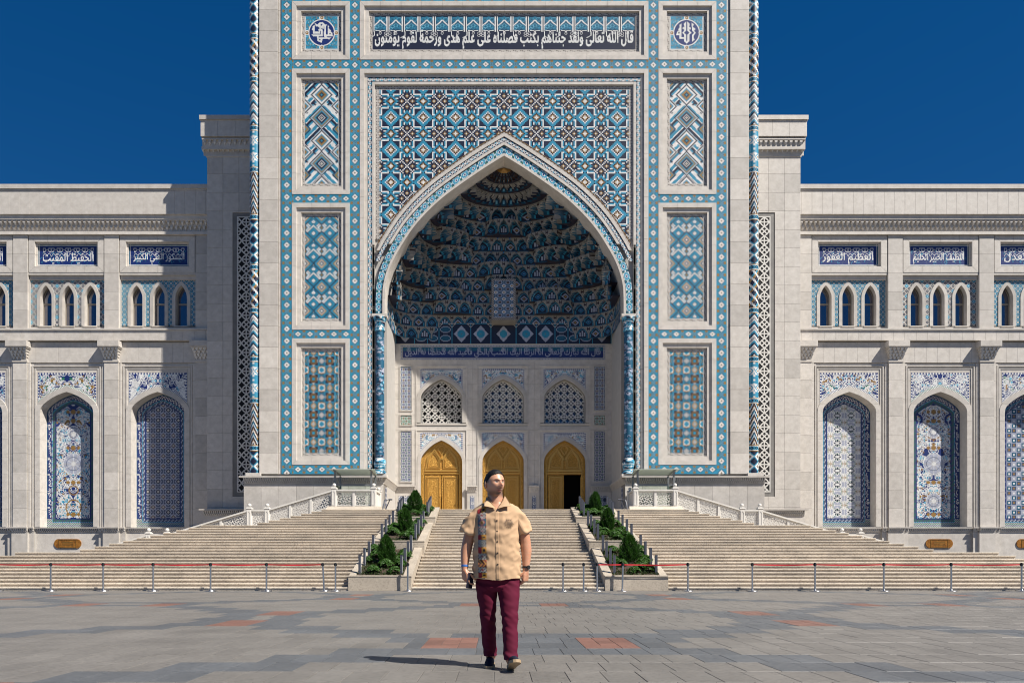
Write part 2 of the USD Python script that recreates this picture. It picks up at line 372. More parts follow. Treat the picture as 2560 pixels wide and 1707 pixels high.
def pat_column(h, w, seed=0):
    """bands of zigzag, diamonds, flowers and checks up a round shaft"""
    r = np.random.default_rng(seed); p = np.zeros((h, w), int); y0 = 0; k = 0
    seq = ['zig', 'ring', 'dia', 'ring', 'key', 'ring', 'chev', 'ring', 'flower', 'ring']
    while y0 < h:
        kind = seq[k % len(seq)]; k += 1
        L = {'zig': 58, 'dia': 62, 'key': 52, 'chev': 60, 'flower': 50, 'ring': 9}[kind]
        y, x = ij(L, w); P = 12; xx = np.abs((x % P) - P // 2)
        if kind == 'ring': b = np.where((y < 1) | (y > 7), 3, np.where((y < 2) | (y > 6), 0, np.where((xx + np.abs(y - 4)) % 4 < 2, 2, 1)))
        elif kind == 'zig': q = (y + 2 * xx) % 16; b = np.select([q < 3, q < 6, q < 8, q < 10, q < 14], [0, 2, 1, 0, 2], 3); b = np.where((xx <= 1) & (y % 16 < 3), 3, b)
        elif kind == 'chev': q = (y + xx) % 14; b = np.select([q < 2, q < 5, q < 8, q < 10], [0, 1, 2, 0], 2); b = np.where(((x + y) % 2 == 0) & (q > 8), 0, b)
        elif kind == 'dia': d = np.abs((y % 14) - 7) + xx; b = np.select([d <= 0, d <= 1, d <= 2, d <= 4, d <= 5, d <= 7], [0, 3, 2, 0, 2, 1], 2); b = np.where((d > 4) & (d < 7) & ((x + y) % 2 == 0), 0, b)
        elif kind == 'key': q = (y // 2 + x // 2) % 6; s = (y // 2 - x // 2) % 8; b = np.where(q < 2, 0, np.where(s < 4, 2, np.where(s < 6, 1, 3)))
        else: d = np.maximum(np.abs((y % 24) - 12), xx); e = np.abs((y % 24) - 12) + xx; b = np.select([e <= 1, e <= 3, e <= 5, d <= 5], [3, 0, 1, 0], 1); b = np.where((xx >= 5) & (y % 6 < 3), 0, b)
        n = min(L, h - y0); p[y0:y0 + n] = b[:n]; y0 += n
    return p

def pat_dots(h, w, kind=0):
    """small blue diamonds on stone: the tile field round the upper windows"""
    if kind == 0:
        return diamonds(h, w, [([(0, 0), (4, 4)], 8, 8, [0, 2, 2], 'l1'), ([(0, 0), (8, 8)], 16, 16, [0, 5, 1, 1], 'l1'), ], base=6)
    return diamonds(h, w, [([(0, 0), (4, 4)], 8, 8, [3, 6, 6, 1], 'l1'), ([(0, 4), (4, 0)], 8, 8, [0, 2, 1], 'l1')], base=6)

def canvas(w, h, bg):
    im = Image.new('L', (w, h), bg)
    return im, ImageDraw.Draw(im)

def mirror(a):
    w = a.shape[1]; a = a.copy(); a[:, w - w // 2:] = a[:, :w // 2][:, ::-1]
    return a

def pat_arabesque(w, h, bg, line, seed, leaf=(5, 3, 1), dens=1.0, sym=True, rmin=5, rmax=11, lw=1):
    """scrolling stems with buds, mirrored left to right"""
    r = random.Random(seed); im, d = canvas(w, h, bg)
    n = int(dens * w * h / 60)
    for _ in range(n):
        x, y, R = r.uniform(0, w / (2 if sym else 1)), r.uniform(0, h), r.uniform(rmin, rmax)
        a0 = r.uniform(0, 360)
        d.arc((x - R, y - R, x + R, y + R), a0, a0 + r.uniform(160, 300), fill=line, width=lw)
        d.arc((x - R / 2, y - R / 2, x + R / 2, y + R / 2), a0 + 90, a0 + 330, fill=line, width=lw)
        if r.random() < 0.7:
            c = r.choice(leaf); q = r.uniform(0.6, 1.5); t = math.radians(a0)
            for ox, oy in ((0, 0), (R * math.cos(t), R * math.sin(t))):
                d.ellipse((x + ox - q, y + oy - q, x + ox + q, y + oy + q), fill=c)
    a = np.array(im).astype(int)
    return mirror(a) if sym else a

def pat_vine(n, w, cols=(2, 0, 1), per=26, vertical=False):
    """a narrow running scroll, n long and w across"""
    y, x = ij(w, n); c = (w - 1) / 2
    wave = c + (w * 0.30) * np.sin(2 * np.pi * x / per)
    p = np.full((w, n), cols[0])
    ph = (x % (per / 2)) - per / 4
    r2 = np.hypot(ph, (y - (2 * c - wave)) * 1.0)
    p[r2 < w * 0.34] = cols[1]; p[r2 < w * 0.20] = cols[2]
    p[np.abs(y - wave) < max(0.8, w * 0.10)] = cols[1]
    p[0] = p[-1] = cols[3] if len(cols) > 3 else cols[0]
    return p.T if vertical else p

def pat_rosettes(n, w, per):
    """the row of light blue flowers round the great arch: n long, w across"""
    y, x = ij(w, n); c = (w - 1) / 2
    dx = (x % per) - per / 2
    ang = np.arctan2(y - c, dx); r = np.hypot(dx * w / per * 1.0, y - c) / (w / 2)
    pet = 0.80 + 0.10 * np.cos(8 * ang)
    p = np.full((w, n), 9)
    p[((x // 3 + y // 2) % 3 == 0)] = 7
    p[r < pet + 0.14] = 0
    p[r < pet] = 1
    p[(r < pet) & (np.cos(8 * ang) > 0.55)] = 5
    p[r < 0.34] = 0; p[r < 0.2] = 4
    p[(y == 0) | (y == w - 1)] = 2
    return p

def pat_girih(h, w, bg, line, star, dot, per=18, lw=1.0):
    """interlaced stars: straight bands between rosettes"""
    y, x = ij(h, w); c = w / 2
    p = np.full((h, w), bg)
    for oy, ox, s in ((0, 0, 1), (per / 2, per / 2, 1)):
        dy = (y - oy + per / 2) % per - per / 2; dx = (x - c - ox + per / 2) % per - per / 2
        a = np.arctan2(dy, dx); r = np.hypot(dx, dy)
        rs = per * 0.26 * (1 + 0.18 * np.cos(8 * a))
        p[r < rs] = star if oy == 0 else 2
        p[np.abs(r - rs) < lw * 0.75] = line
        p[r < per * 0.10] = dot
    for ang in (0, 45, 90, 135):
        t = math.radians(ang); q = ((x - c) * math.sin(t) + y * math.cos(t)) % (per / (1 if ang % 90 == 0 else math.sqrt(2)))
        q = np.minimum(q, per / (1 if ang % 90 == 0 else math.sqrt(2)) - q)
        p[(q < lw * 0.5) & (p == bg)] = line
    return p

# ------------------------------------------------------------------ Arabic lettering: joined letter forms from the letter's isolated, final, initial and medial shapes
FORMS = {'ا': (0xFE8D, 0xFE8E), 'ب': (0xFE8F, 0xFE90, 0xFE91, 0xFE92), 'ة': (0xFE93, 0xFE94), 'ت': (0xFE95, 0xFE96, 0xFE97, 0xFE98), 'ث': (0xFE99, 0xFE9A, 0xFE9B, 0xFE9C), 'ج': (0xFE9D, 0xFE9E, 0xFE9F, 0xFEA0),
         'ح': (0xFEA1, 0xFEA2, 0xFEA3, 0xFEA4), 'خ': (0xFEA5, 0xFEA6, 0xFEA7, 0xFEA8), 'د': (0xFEA9, 0xFEAA), 'ذ': (0xFEAB, 0xFEAC), 'ر': (0xFEAD, 0xFEAE), 'ز': (0xFEAF, 0xFEB0), 'س': (0xFEB1, 0xFEB2, 0xFEB3, 0xFEB4),
         'ش': (0xFEB5, 0xFEB6, 0xFEB7, 0xFEB8), 'ص': (0xFEB9, 0xFEBA, 0xFEBB, 0xFEBC), 'ض': (0xFEBD, 0xFEBE, 0xFEBF, 0xFEC0), 'ط': (0xFEC1, 0xFEC2, 0xFEC3, 0xFEC4), 'ظ': (0xFEC5, 0xFEC6, 0xFEC7, 0xFEC8),
         'ع': (0xFEC9, 0xFECA, 0xFECB, 0xFECC), 'غ': (0xFECD, 0xFECE, 0xFECF, 0xFED0), 'ف': (0xFED1, 0xFED2, 0xFED3, 0xFED4), 'ق': (0xFED5, 0xFED6, 0xFED7, 0xFED8), 'ك': (0xFED9, 0xFEDA, 0xFEDB, 0xFEDC),
         'ل': (0xFEDD, 0xFEDE, 0xFEDF, 0xFEE0), 'م': (0xFEE1, 0xFEE2, 0xFEE3, 0xFEE4), 'ن': (0xFEE5, 0xFEE6, 0xFEE7, 0xFEE8), 'ه': (0xFEE9, 0xFEEA, 0xFEEB, 0xFEEC), 'و': (0xFEED, 0xFEEE), 'ى': (0xFEEF, 0xFEF0),
         'ي': (0xFEF1, 0xFEF2, 0xFEF3, 0xFEF4), 'ئ': (0xFE89, 0xFE8A, 0xFE8B, 0xFE8C), 'ؤ': (0xFE85, 0xFE86), 'ء': (0xFE80,)}

def shape_arabic(text):
    out = []
    for word in text.split(' '):
        for k, ch in enumerate(word):
            f = FORMS[ch]
            prev = k > 0 and len(FORMS[word[k - 1]]) == 4
            nxt = k + 1 < len(word) and len(f) == 4 and len(FORMS[word[k + 1]]) > 1
            n = (1 if prev and len(f) > 1 else 0) if not nxt else (3 if prev else 2)
            out.append(chr(f[n]))
        out.append(' ')
    return ''.join(out[:-1])[::-1]

def arabic_mask(text, w, h, weight=650):
    """True where the lettering is, filling w x h cells"""
    fnt = sorted(glob.glob('/opt/blender-*/*/datafiles/fonts/NotoSansArabic*'))
    if not fnt: return np.zeros((h, w), bool)
    f = ImageFont.truetype(fnt[0], 120)
    try: f.set_variation_by_axes([weight, 100])
    except Exception: pass
    t = shape_arabic(text)
    x0, y0, x1, y1 = f.getbbox(t)
    im = Image.new('L', (x1 - x0 + 4, y1 - y0 + 4))
    ImageDraw.Draw(im).text((2 - x0, 2 - y0), t, 255, f)
    return np.array(im.resize((w, h), Image.Resampling.LANCZOS)) > 105

def pat_plaque(text, w=130, h=38):
    """upper window plaque: cobalt field, white line frame, an arcade of white hooks above the lettering"""
    im, d = canvas(w, h, 4)
    r = random.Random(len(text))
    for _ in range(70):
        x, y = r.uniform(6, w - 6), r.uniform(12, h - 5); q = r.uniform(1, 3)
        d.arc((x - q, y - q, x + q, y + q), r.uniform(0, 200), r.uniform(220, 360), fill=r.choice((1, 1, 9, 11)))
    n = 6; x0, x1 = 10, w - 10; s = (x1 - x0) / n
    for k in range(n):
        a = x0 + k * s; b = a + s; c = (a + b) / 2
        d.line((a, 6, a + s * .32, 6, a + s * .30, 11, a + s * .18, 12), fill=0)
        d.line((b, 6, b - s * .32, 6, b - s * .30, 11, b - s * .18, 12), fill=0)
        d.line((a, 6, a + s * .08, 13, c, 8, b - s * .08, 13, b, 6), fill=0)
        d.line((a, 20, a + s * .2, 15, c - 1, 17, c, 19, c + 1, 17, b - s * .2, 15, b, 20), fill=0)
        d.point((c, 13), fill=3)
    a = np.array(im).astype(int)
    m = arabic_mask(text, w - 18, 20, 600)
    a[h - 24:h - 4, 9:w - 9][m] = 0
    a[:2] = a[-2:] = 9; a[:, :2] = a[:, -2:] = 9
    a[2] = a[-3] = 0; a[:, 2] = a[:, -3] = 0
    return a

def pat_great_band(text, w=560, h=86):
    """the great inscription: turquoise arcade above, white letters on navy below"""
    im, d = canvas(w, h, 2)
    n = 17; s = w / n
    for k in range(n):
        a = k * s; c = a + s / 2
        d.rectangle((a + 3, 3, a + s - 3, 35), fill=9)
        for q, (ox, oy, R) in enumerate(((-.22, 9, 5), (.22, 9, 5), (0, 6, 4), (-.2, 27, 4), (.2, 27, 4), (0, 24, 4), (0, 31, 3), (-.3, 32, 3), (.3, 32, 3))):
            d.ellipse((c + ox * s - R, oy - R, c + ox * s + R, oy + R), outline=5 if q % 2 else 1)
            d.ellipse((c + ox * s - R + 2, oy - R + 2, c + ox * s + R - 2, oy + R - 2), outline=1)
        d.line((a + 4, 24, c - 6, 17, c, 10, c + 6, 17, a + s - 4, 24), fill=0, width=2)
        d.line((a + 4, 24, c - 6, 18, c, 11, c + 6, 18, a + s - 4, 24), fill=0, width=2)
        d.rectangle((a - 3, 2, a + 3, 40), fill=0); d.line((a, 2, a, 42), fill=2, width=2)
        d.line((a + 6, 37, c - 3, 37, c, 40, c + 3, 37, a + s - 6, 37), fill=0, width=2)
        d.polygon((c, 40, c + 3, 44, c, 48, c - 3, 44), outline=0)
        if k % 3 == 1:
            for ox, oy in ((-4, 44), (4, 44), (-4, 50), (4, 50), (0, 47)): d.ellipse((a + ox - 3, oy - 3, a + ox + 3, oy + 3), outline=0)
        else: d.line((a + 3, 40, a + 3, 50, a + (10 if k % 2 else -6), 56), fill=0, width=2)
    a = np.array(im).astype(int)
    m = arabic_mask(text, w - 8, 50, 760)
    a[h - 51:h - 1, 4:w - 4][m] = 0
    return a

def pat_inner_band(text, w=470, h=30):
    im, d = canvas(w, h, 4)
    d.rectangle((0, 0, w, 10), fill=9)
    for x in range(6, w, 3): d.point((x, 3 + (x * 7) % 6), fill=1)
    a = np.array(im).astype(int)
    a[3:h - 2, 5:w - 5][arabic_mask(text, w - 10, h - 5, 430)] = 10
    im = Image.fromarray(a.astype(np.uint8)); d = ImageDraw.Draw(im)
    for k in range(17):
        x = 14 + k * (w - 28) / 16
        for ox, oy in ((-2, 5), (2, 5), (-2, 9), (2, 9), (0, 3), (0, 11)): d.ellipse((x + ox - 2, oy - 2, x + ox + 2, oy + 2), outline=10)
    return np.array(im).astype(int)

def pat_roundel(word, n=92):
    """square of scrolls with a white ring and Kufic word in a navy disc"""
    a = pat_arabesque(n, n, 2, 1, 31, leaf=(1, 3, 5), dens=2.2, rmin=3, rmax=7)
    a[n - n // 2:] = a[:n // 2][::-1]
    im = Image.fromarray(a.astype(np.uint8)); d = ImageDraw.Draw(im); c = n / 2
    s = n / 690.0
    d.ellipse((c - 36.5, c - 36.5, c + 36.5, c + 36.5), fill=0); d.ellipse((c - 33.5, c - 33.5, c + 33.5, c + 33.5), fill=4)
    d.rectangle((0, 0, n - 1, n - 1), outline=0, width=2)
    for x, y in ((c, 5), (c, n - 6), (5, c), (n - 6, c)):
        d.ellipse((x - 6.5, y - 6.5, x + 6.5, y + 6.5), fill=0); d.ellipse((x - 4, y - 4, x + 4, y + 4), fill=3); d.ellipse((x - 1.5, y - 1.5, x + 1.5, y + 1.5), fill=6)
    if word == 'right':
        T = lambda pts: [(((x - 150) * s), ((y - 80) * s)) for x, y in pts]
        pol = [[(605, 225), (645, 255), (620, 300), (680, 350), (655, 375), (635, 365), (685, 425), (640, 480), (640, 540), (660, 560), (612, 612), (612, 475), (655, 430), (610, 385)],
               [(515, 200), (555, 245), (545, 300), (590, 330), (575, 360), (550, 350), (550, 385), (595, 425), (550, 465), (550, 600), (500, 645), (445, 600), (445, 465), (405, 425), (445, 385), (440, 345), (415, 345), (415, 320), (455, 300), (440, 245), (480, 200),
                (480, 385), (440, 425), (480, 465), (480, 580), (500, 605), (517, 580), (517, 465), (560, 425), (517, 385)],
               [(385, 240), (385, 520), (450, 520), (450, 550), (352, 550), (352, 470), (280, 470), (310, 400), (345, 390), (315, 375), (345, 325), (360, 320), (345, 270)]]
        dots = [(338, 428)]
    else:
        T = lambda pts: [(((x - 135) * s), ((y - 100) * s)) for x, y in pts]
        pol = [[(330, 290), (330, 425), (440, 425), (410, 380), (455, 350), (500, 390), (500, 515), (345, 515), (320, 525), (270, 485), (470, 485), (470, 400), (445, 400), (445, 460), (300, 460), (300, 405), (280, 380), (300, 320), (285, 320)],
               [(340, 255), (390, 285), (440, 240), (500, 232), (545, 275), (585, 280), (565, 310), (565, 485), (610, 485), (610, 295), (635, 320), (620, 350), (670, 400), (665, 425), (690, 440), (705, 515), (570, 515), (600, 545), (680, 540), (630, 585), (600, 570),
                (495, 570), (475, 650), (395, 610), (385, 520), (415, 520), (415, 545), (540, 545), (530, 500), (535, 330), (510, 275), (480, 260), (450, 285), (470, 320), (500, 275), (520, 300), (520, 365), (430, 345), (400, 310), (360, 310)]]
        dots = [(650, 466), (443, 585)]
    for p in pol: d.polygon(T(p), fill=0)
    for p in T(dots): d.ellipse((p[0] - 1.6, p[1] - 1.6, p[0] + 1.6, p[1] + 1.6), fill=2)
    return np.array(im).astype(int)
# ------------------------------------------------------------------ the plaza: one base sheet to the horizon, slabs laid on it
XA = 0.37                                   # the building's axis lies this far right of the camera
K = 2560 / 2352
def pt(u, v, D):
    return (u * K - HX) * D / FPX, CAMZ + (HY - v * K) * D / FPX
def zat(v, D): return CAMZ + (HY - v * K) * D / FPX

b = MB(); b.box(-400, 400, -300, 700, -0.30, -0.006)
ground = single('plaza', b, 'paving_joint', 'grey granite paving of the wide plaza in front of the mosque', 'plaza', kind='structure')

def build_paving():
    r = random.Random(5); sw, sd = 0.305, 0.575
    segs, reds = [], []
    for i in range(-5, 6):
        for j in range(-1, 4):
            x0, y0 = XA + 9.0 * i, 8.45 + 8.3 * j
            reds += [(x0 - 0.92, y0), (x0 + 0.92, y0)]
            segs.append((x0 - 0.9, y0 - 0.55, x0 + 0.9, y0 - 0.55)); segs.append((x0 - 0.9, y0 + 0.6, x0 + 0.9, y0 + 0.6))
            for sx in (-1, 1):
                vx, vy = x0 + 4.5 * sx, y0 + 4.0
                reds += [(vx, vy - 1.15), (vx, vy + 1.15)]
                segs.append((x0 + sx * 1.3, y0 + 0.5, vx - sx * 0.4, vy - 1.2))
                segs.append((vx - sx * 0.4, vy + 1.2, x0 + sx * 1.3, y0 + 8.3 - 0.5))
                segs.append((vx - 0.5 * sx, vy - 1.2, vx - 0.5 * sx, vy + 1.2))
    L = shapely.union_all([LineString([(a, b_), (c, d)]) for a, b_, c, d in segs]).buffer(0.42)
    shapely.prepare(L)
    RW = .31; snap = lambda y: 3.4 + round((y - 3.4) / sd) * sd
    reds = [(x, snap(y)) for x, y in reds]
    slabs = []
    j = -6
    while True:
        y0 = 3.4 + j * sd; j += 1
        if y0 > 25.25: break
        y1 = min(y0 + sd, 25.36)
        half = max(3.5, y1 * 0.80 + 2.2)
        off = r.uniform(0, sw)
        n0, n1 = int((-half - off) / sw), int((half - off) / sw) + 1
        for n in range(n0, n1):
            x = n * sw + off; bits = [(x, x + sw)]
            for px, py in reds:                                  # cut round the red insets
                if abs((y0 + y1) / 2 - py) < sd:
                    bits = [q for a, c in bits for q in ((a, min(c, px - RW)), (max(a, px + RW), c)) if q[1] - q[0] > .03]
            slabs += [(a, c, y0, y1) for a, c in bits]
    out = {'paving_grey': [], 'paving_dark': [], 'paving_red': []}
    pts = np.array([((a + b_) / 2, (c + d) / 2) for a, b_, c, d in slabs])
    dark = shapely.contains_xy(L, pts[:, 0], pts[:, 1])
    bricks = ((0, .66, 0, .24), (.66, 1, 0, .50), (0, .33, .24, .74), (.33, .66, .24, .40), (.33, .66, .40, .60), (.66, 1, .50, 1), (.33, .66, .60, .76), (0, .33, .74, 1), (.33, .66, .76, 1))
    n0 = len(slabs)
    for x, y in reds:
        if abs(x) < y * .85 + 2 and 3.5 < y < 24.5: slabs += [(x - RW + 2 * RW * a, x - RW + 2 * RW * c, y - sd + 2 * sd * e, y - sd + 2 * sd * g) for a, c, e, g in bricks]
    red = np.arange(len(slabs)) >= n0; dark = np.append(dark, np.zeros(len(slabs) - n0, bool))
    pts = np.array([((a + b_) / 2, (c + d) / 2) for a, b_, c, d in slabs])
    def add_slab(mb, x0, x1, y0, y1, g=0.0022):
        t = r.uniform(-0.0012, 0.0012); c = 0.003
        v = [(x0 + g, y0 + g, -0.03), (x1 - g, y0 + g, -0.03), (x1 - g, y1 - g, -0.03), (x0 + g, y1 - g, -0.03),
             (x0 + g, y0 + g, t - c), (x1 - g, y0 + g, t - c), (x1 - g, y1 - g, t - c), (x0 + g, y1 - g, t - c),
             (x0 + g + c, y0 + g + c, t), (x1 - g - c, y0 + g + c, t), (x1 - g - c, y1 - g - c, t), (x0 + g + c, y1 - g - c, t)]
        mb.add(v, [(0, 1, 5, 4), (1, 2, 6, 5), (2, 3, 7, 6), (3, 0, 4, 7), (4, 5, 9, 8), (5, 6, 10, 9), (6, 7, 11, 10), (7, 4, 8, 11), (8, 9, 10, 11)])
    order = []
    for (x0, x1, y0, y1), p, dk, rd in zip(slabs, pts, dark, red):
        k = 'paving_red' if rd else 'paving_dark' if dk else 'paving_grey'
        vis = y0 > 5.3 and abs(p[0] - 0.2) < p[1] * 0.73
        order.append((p[1] + (0 if vis else 100), k, (x0, x1, y0, y1)))
    order.sort(key=lambda t: t[0])
    rest = {k: MB() for k in out}
    for n, (_, k, q) in enumerate(order):
        if n < 300:
            m = MB(); add_slab(m, *q)
            part(ground, 'paving_slab', m, k)
        else: add_slab(rest[k], *q)
    for k, m in rest.items():
        if m.n: part(ground, 'paving', m, k, kind='stuff')
build_paving()

# ------------------------------------------------------------------ the mosque
MOSQUE = thing('mosque', 'great pale limestone mosque with tall blue tiled portal and long arcaded wings', 'mosque')
DP, DT, DW, DB = 40.8, 43.3, 45.0, 45.2         # depth of the portal front, the corner towers, the wings, the back wall of the portal niche
SP, SB, SW = DP * K / FPX, DB * K / FPX, DW * K / FPX
ZL = 3.59                                       # the landing at the head of the stairs
def hx(u): return (1159.5 - u) * SP             # half width from the axis on the portal front
def zp(v): return zat(v, DP)
def zb(v): return zat(v, DB)
def zw(v): return zat(v, DW)

CLAD = []                                       # every block of facing stone, with the area it shows
def block(x0, x1, y0, y1, z0, z1, vis=1.0):
    m = MB(); m.box(x0, x1, y0, y1, z0, z1, c=0.004)
    CLAD.append(((x1 - x0) * (z1 - z0) * vis, m))

def clad(poly, xs, zs, y0, y1, gap=0.006, vis=1.0, stagger=None):
    """cuts a wall outline along joint lines into blocks"""
    shapely.prepare(poly)
    for k in range(len(zs) - 1):
        sh = (stagger or 0) * (k % 2)
        ex = sorted(set([xs[0]] + [x + sh for x in xs[1:-1] if xs[0] < x + sh < xs[-1]] + [xs[-1]]))
        for a, b_ in zip(ex[:-1], ex[1:]):
            c = sbox(a + gap, zs[k] + gap, b_ - gap, zs[k + 1] - gap)
            if poly.contains(c): block(c.bounds[0], c.bounds[2], y0, y1, c.bounds[1], c.bounds[3], vis)
            elif poly.intersects(c):
                p = poly.intersection(c)
                for g in getattr(p, 'geoms', [p]):
                    if g.geom_type == 'Polygon' and g.area > 0.004:
                        m = MB(); m.poly(g, y0, y1); CLAD.append((g.area * vis, m))

def rng_lines(a, b_, step):
    n = max(1, int(round((b_ - a) / step)))
    return [a + (b_ - a) * k / n for k in range(n + 1)]

def frame_blocks(x0, x1, z0, z1, prof, step=1.2, gap=0.006):
    """mitred stone frame inside the rectangle; prof: (distance inward, y) from the outer edge to the opening"""
    sides = [((x0, z1), (1, 0), (0, -1), x1 - x0), ((x1, z1), (0, -1), (-1, 0), z1 - z0), ((x1, z0), (-1, 0), (0, 1), x1 - x0), ((x0, z0), (0, 1), (1, 0), z1 - z0)]
    for (ox, oz), (dx, dz), (ix, iz), L in sides:
        cuts = rng_lines(0, L, step)
        for a, b_ in zip(cuts[:-1], cuts[1:]):
            v, ok = [], True
            for o, y in prof:
                s0, s1 = max(a + gap, o), min(b_ - gap, L - o)
                if a + gap <= prof[0][0] + gap + 1e-6 and a == 0: s0 = o + gap
                if b_ == L: s1 = L - o - gap
                if s1 < s0: s0 = s1 = (s0 + s1) / 2
                v.append((ox + dx * s0 + ix * o, y, oz + dz * s0 + iz * o)); v.append((ox + dx * s1 + ix * o, y, oz + dz * s1 + iz * o))
            f = [(2 * k, 2 * k + 1, 2 * k + 3, 2 * k + 2) for k in range(len(prof) - 1)]
            m = MB(); m.add(v, f)
            CLAD.append(((b_ - a) * prof[-1][0], m))

def grid_mesh(n_s, n_t, fn, keep=None):
    s, t = np.meshgrid(np.linspace(0, 1, n_s + 1), np.linspace(0, 1, n_t + 1))
    x, y, z = fn(s, t)
    v = np.stack([np.broadcast_to(a, s.shape).ravel() for a in (x, y, z)], 1)
    i = np.arange(n_t)[:, None] * (n_s + 1) + np.arange(n_s)[None]
    q = np.stack([i, i + n_s + 1, i + n_s + 2, i + 1], -1).reshape(-1, 4)
    if keep is not None:
        q = q[keep.ravel()]
        used = np.unique(q); back = np.zeros(len(v), int); back[used] = np.arange(len(used)); v = v[used]; q = back[q]
    return v, q

def mosaic(parent, name, idx, fn, label=None, keep=None, seed=0, smooth=False):
    h, w = idx.shape
    v, q = grid_mesh(w, h, fn, keep)
    c = tints(idx, seed)
    if keep is not None: c = c[keep.ravel()]
    return part(parent, name, (v, q), 'glazed_tile', label, tint=c)

def flat(x0, x1, z0, z1, y):
    return lambda s, t: (x0 + (x1 - x0) * s, y, z1 + (z0 - z1) * t)

def cornice(parent, runs, ztop, h, proj, per=0.118, name='cornice', label=None):
    """dentil cornice along straight runs ((x, y) to (x, y), outward normal to the right of travel)"""
    for (ax, ay), (bx, by) in runs:
        m = MB(); L = math.hypot(bx - ax, by - ay); tx, ty = (bx - ax) / L, (by - ay) / L; nx, ny = ty, -tx
        def slab(o0, z0, z1, e=0.0):
            q = [(ax - tx * e, ay - ty * e), (bx + tx * e, by + ty * e), (bx + tx * e + nx * o0, by + ty * e + ny * o0), (ax - tx * e + nx * o0, ay - ty * e + ny * o0)]
            v = [(x, y, z) for z in (z0, z1) for x, y in q]
            m.add(v, [(0, 1, 2, 3), (4, 7, 6, 5), (0, 4, 5, 1), (1, 5, 6, 2), (2, 6, 7, 3), (3, 7, 4, 0)])
        slab(proj * .86, ztop - h * 0.20, ztop, proj * .86 if L > 3 else 0)
        slab(proj * 0.76, ztop - h * 0.27, ztop - h * 0.203)
        slab(proj * 0.22, ztop - h * 0.70, ztop - h * 0.273)
        slab(proj * 0.10, ztop - h, ztop - h * 0.703)
        n = int(L / per)
        for row, (zt, zb_, o, wd) in enumerate(((ztop - h * 0.272, ztop - h * 0.66, proj * 0.80, 0.60), (ztop - h * 0.68, ztop - h * 0.93, proj * 0.48, 0.55))):
            for k in range(n):
                s = (k + 0.5 + 0.5 * row) * L / n
                if s > L - per / 2: continue
                w = per * wd / 2
                def P(ds, o_, z): return (ax + tx * (s + ds) + nx * o_, ay + ty * (s + ds) + ny * o_, z)
                v = [P(-w, 0, zb_), P(w, 0, zb_), P(w * .7, o * .45, zb_), P(-w * .7, o * .45, zb_), P(-w, 0, zt), P(w, 0, zt), P(w, o, zt), P(-w, o, zt)]
                m.add(v, [(0, 1, 2, 3), (4, 7, 6, 5), (1, 5, 6, 2), (2, 6, 7, 3), (3, 7, 4, 0)])
        part(parent, name, m, 'limestone', label)

def corbel_frieze(parent, x0, x1, y, ztop, zbot, per=0.29, proj=0.30, name='corbel_frieze', ends=()):
    """two hanging rows of little stone stalactites"""
    m = MB(); n = int(round((x1 - x0) / per)); h = (ztop - zbot)
    m.box(x0, x1, y - proj * 0.98, y, ztop - h * 0.10, ztop)
    m.box(x0, x1, y - proj * 0.45, y, ztop - h * 0.50, ztop - h * 0.101)
    m.box(x0, x1, y - 0.06, y, zbot, ztop - h * 0.501)
    for row in range(2):
        zt = ztop - h * (0.101 if row == 0 else 0.48); zl = zt - h * 0.36; o = proj * (0.92 if row == 0 else 0.55); bk = proj * (0.45 if row == 0 else 0.0)
        for k in range(n + row):
            c = x0 + (k + (0.5 if row == 0 else 0.0)) * per
            if c < x0 or c > x1: continue
            w = per * 0.40
            v = [(c - w, y - bk, zt), (c + w, y - bk, zt), (c + w * .8, y - o, zt), (c - w * .8, y - o, zt),
                 (c - w * .9, y - bk, zt - h * .16), (c + w * .9, y - bk, zt - h * .16), (c + w * .55, y - o, zt - h * .16), (c - w * .55, y - o, zt - h * .16),
                 (c - w * .2, y - bk, zl), (c + w * .2, y - bk, zl), (c, y - bk - (o - bk) * .45, zl)]
            m.add(v, [(0, 4, 5, 1), (1, 5, 6, 2), (2, 6, 7, 3), (3, 7, 4, 0), (0, 1, 2, 3)])
            m.add(v, [(4, 7, 10), (4, 10, 8), (7, 6, 10), (6, 5, 9), (6, 9, 10), (8, 10, 9)])
    return part(parent, name, m, 'limestone')

# --- the outline of the great arch, and curves running parallel to it
from scipy.interpolate import PchipInterpolator
ARCH_UV = [(1159.5, 358), (1121, 381.5), (1083, 407), (1050, 430), (1020.6, 452), (990, 479.5), (964.8, 506), (945, 531), (928.7, 556), (911, 586), (898.5, 613), (890, 640), (886, 664), (885, 700)]
_ax = np.array([-hx(u) for u, v in ARCH_UV]); _az = np.array([zp(v) for u, v in ARCH_UV])
_as = np.concatenate([[0], np.cumsum(np.hypot(np.diff(_ax), np.diff(_az)))])
_fx, _fz = PchipInterpolator(_as, _ax), PchipInterpolator(_as, _az)

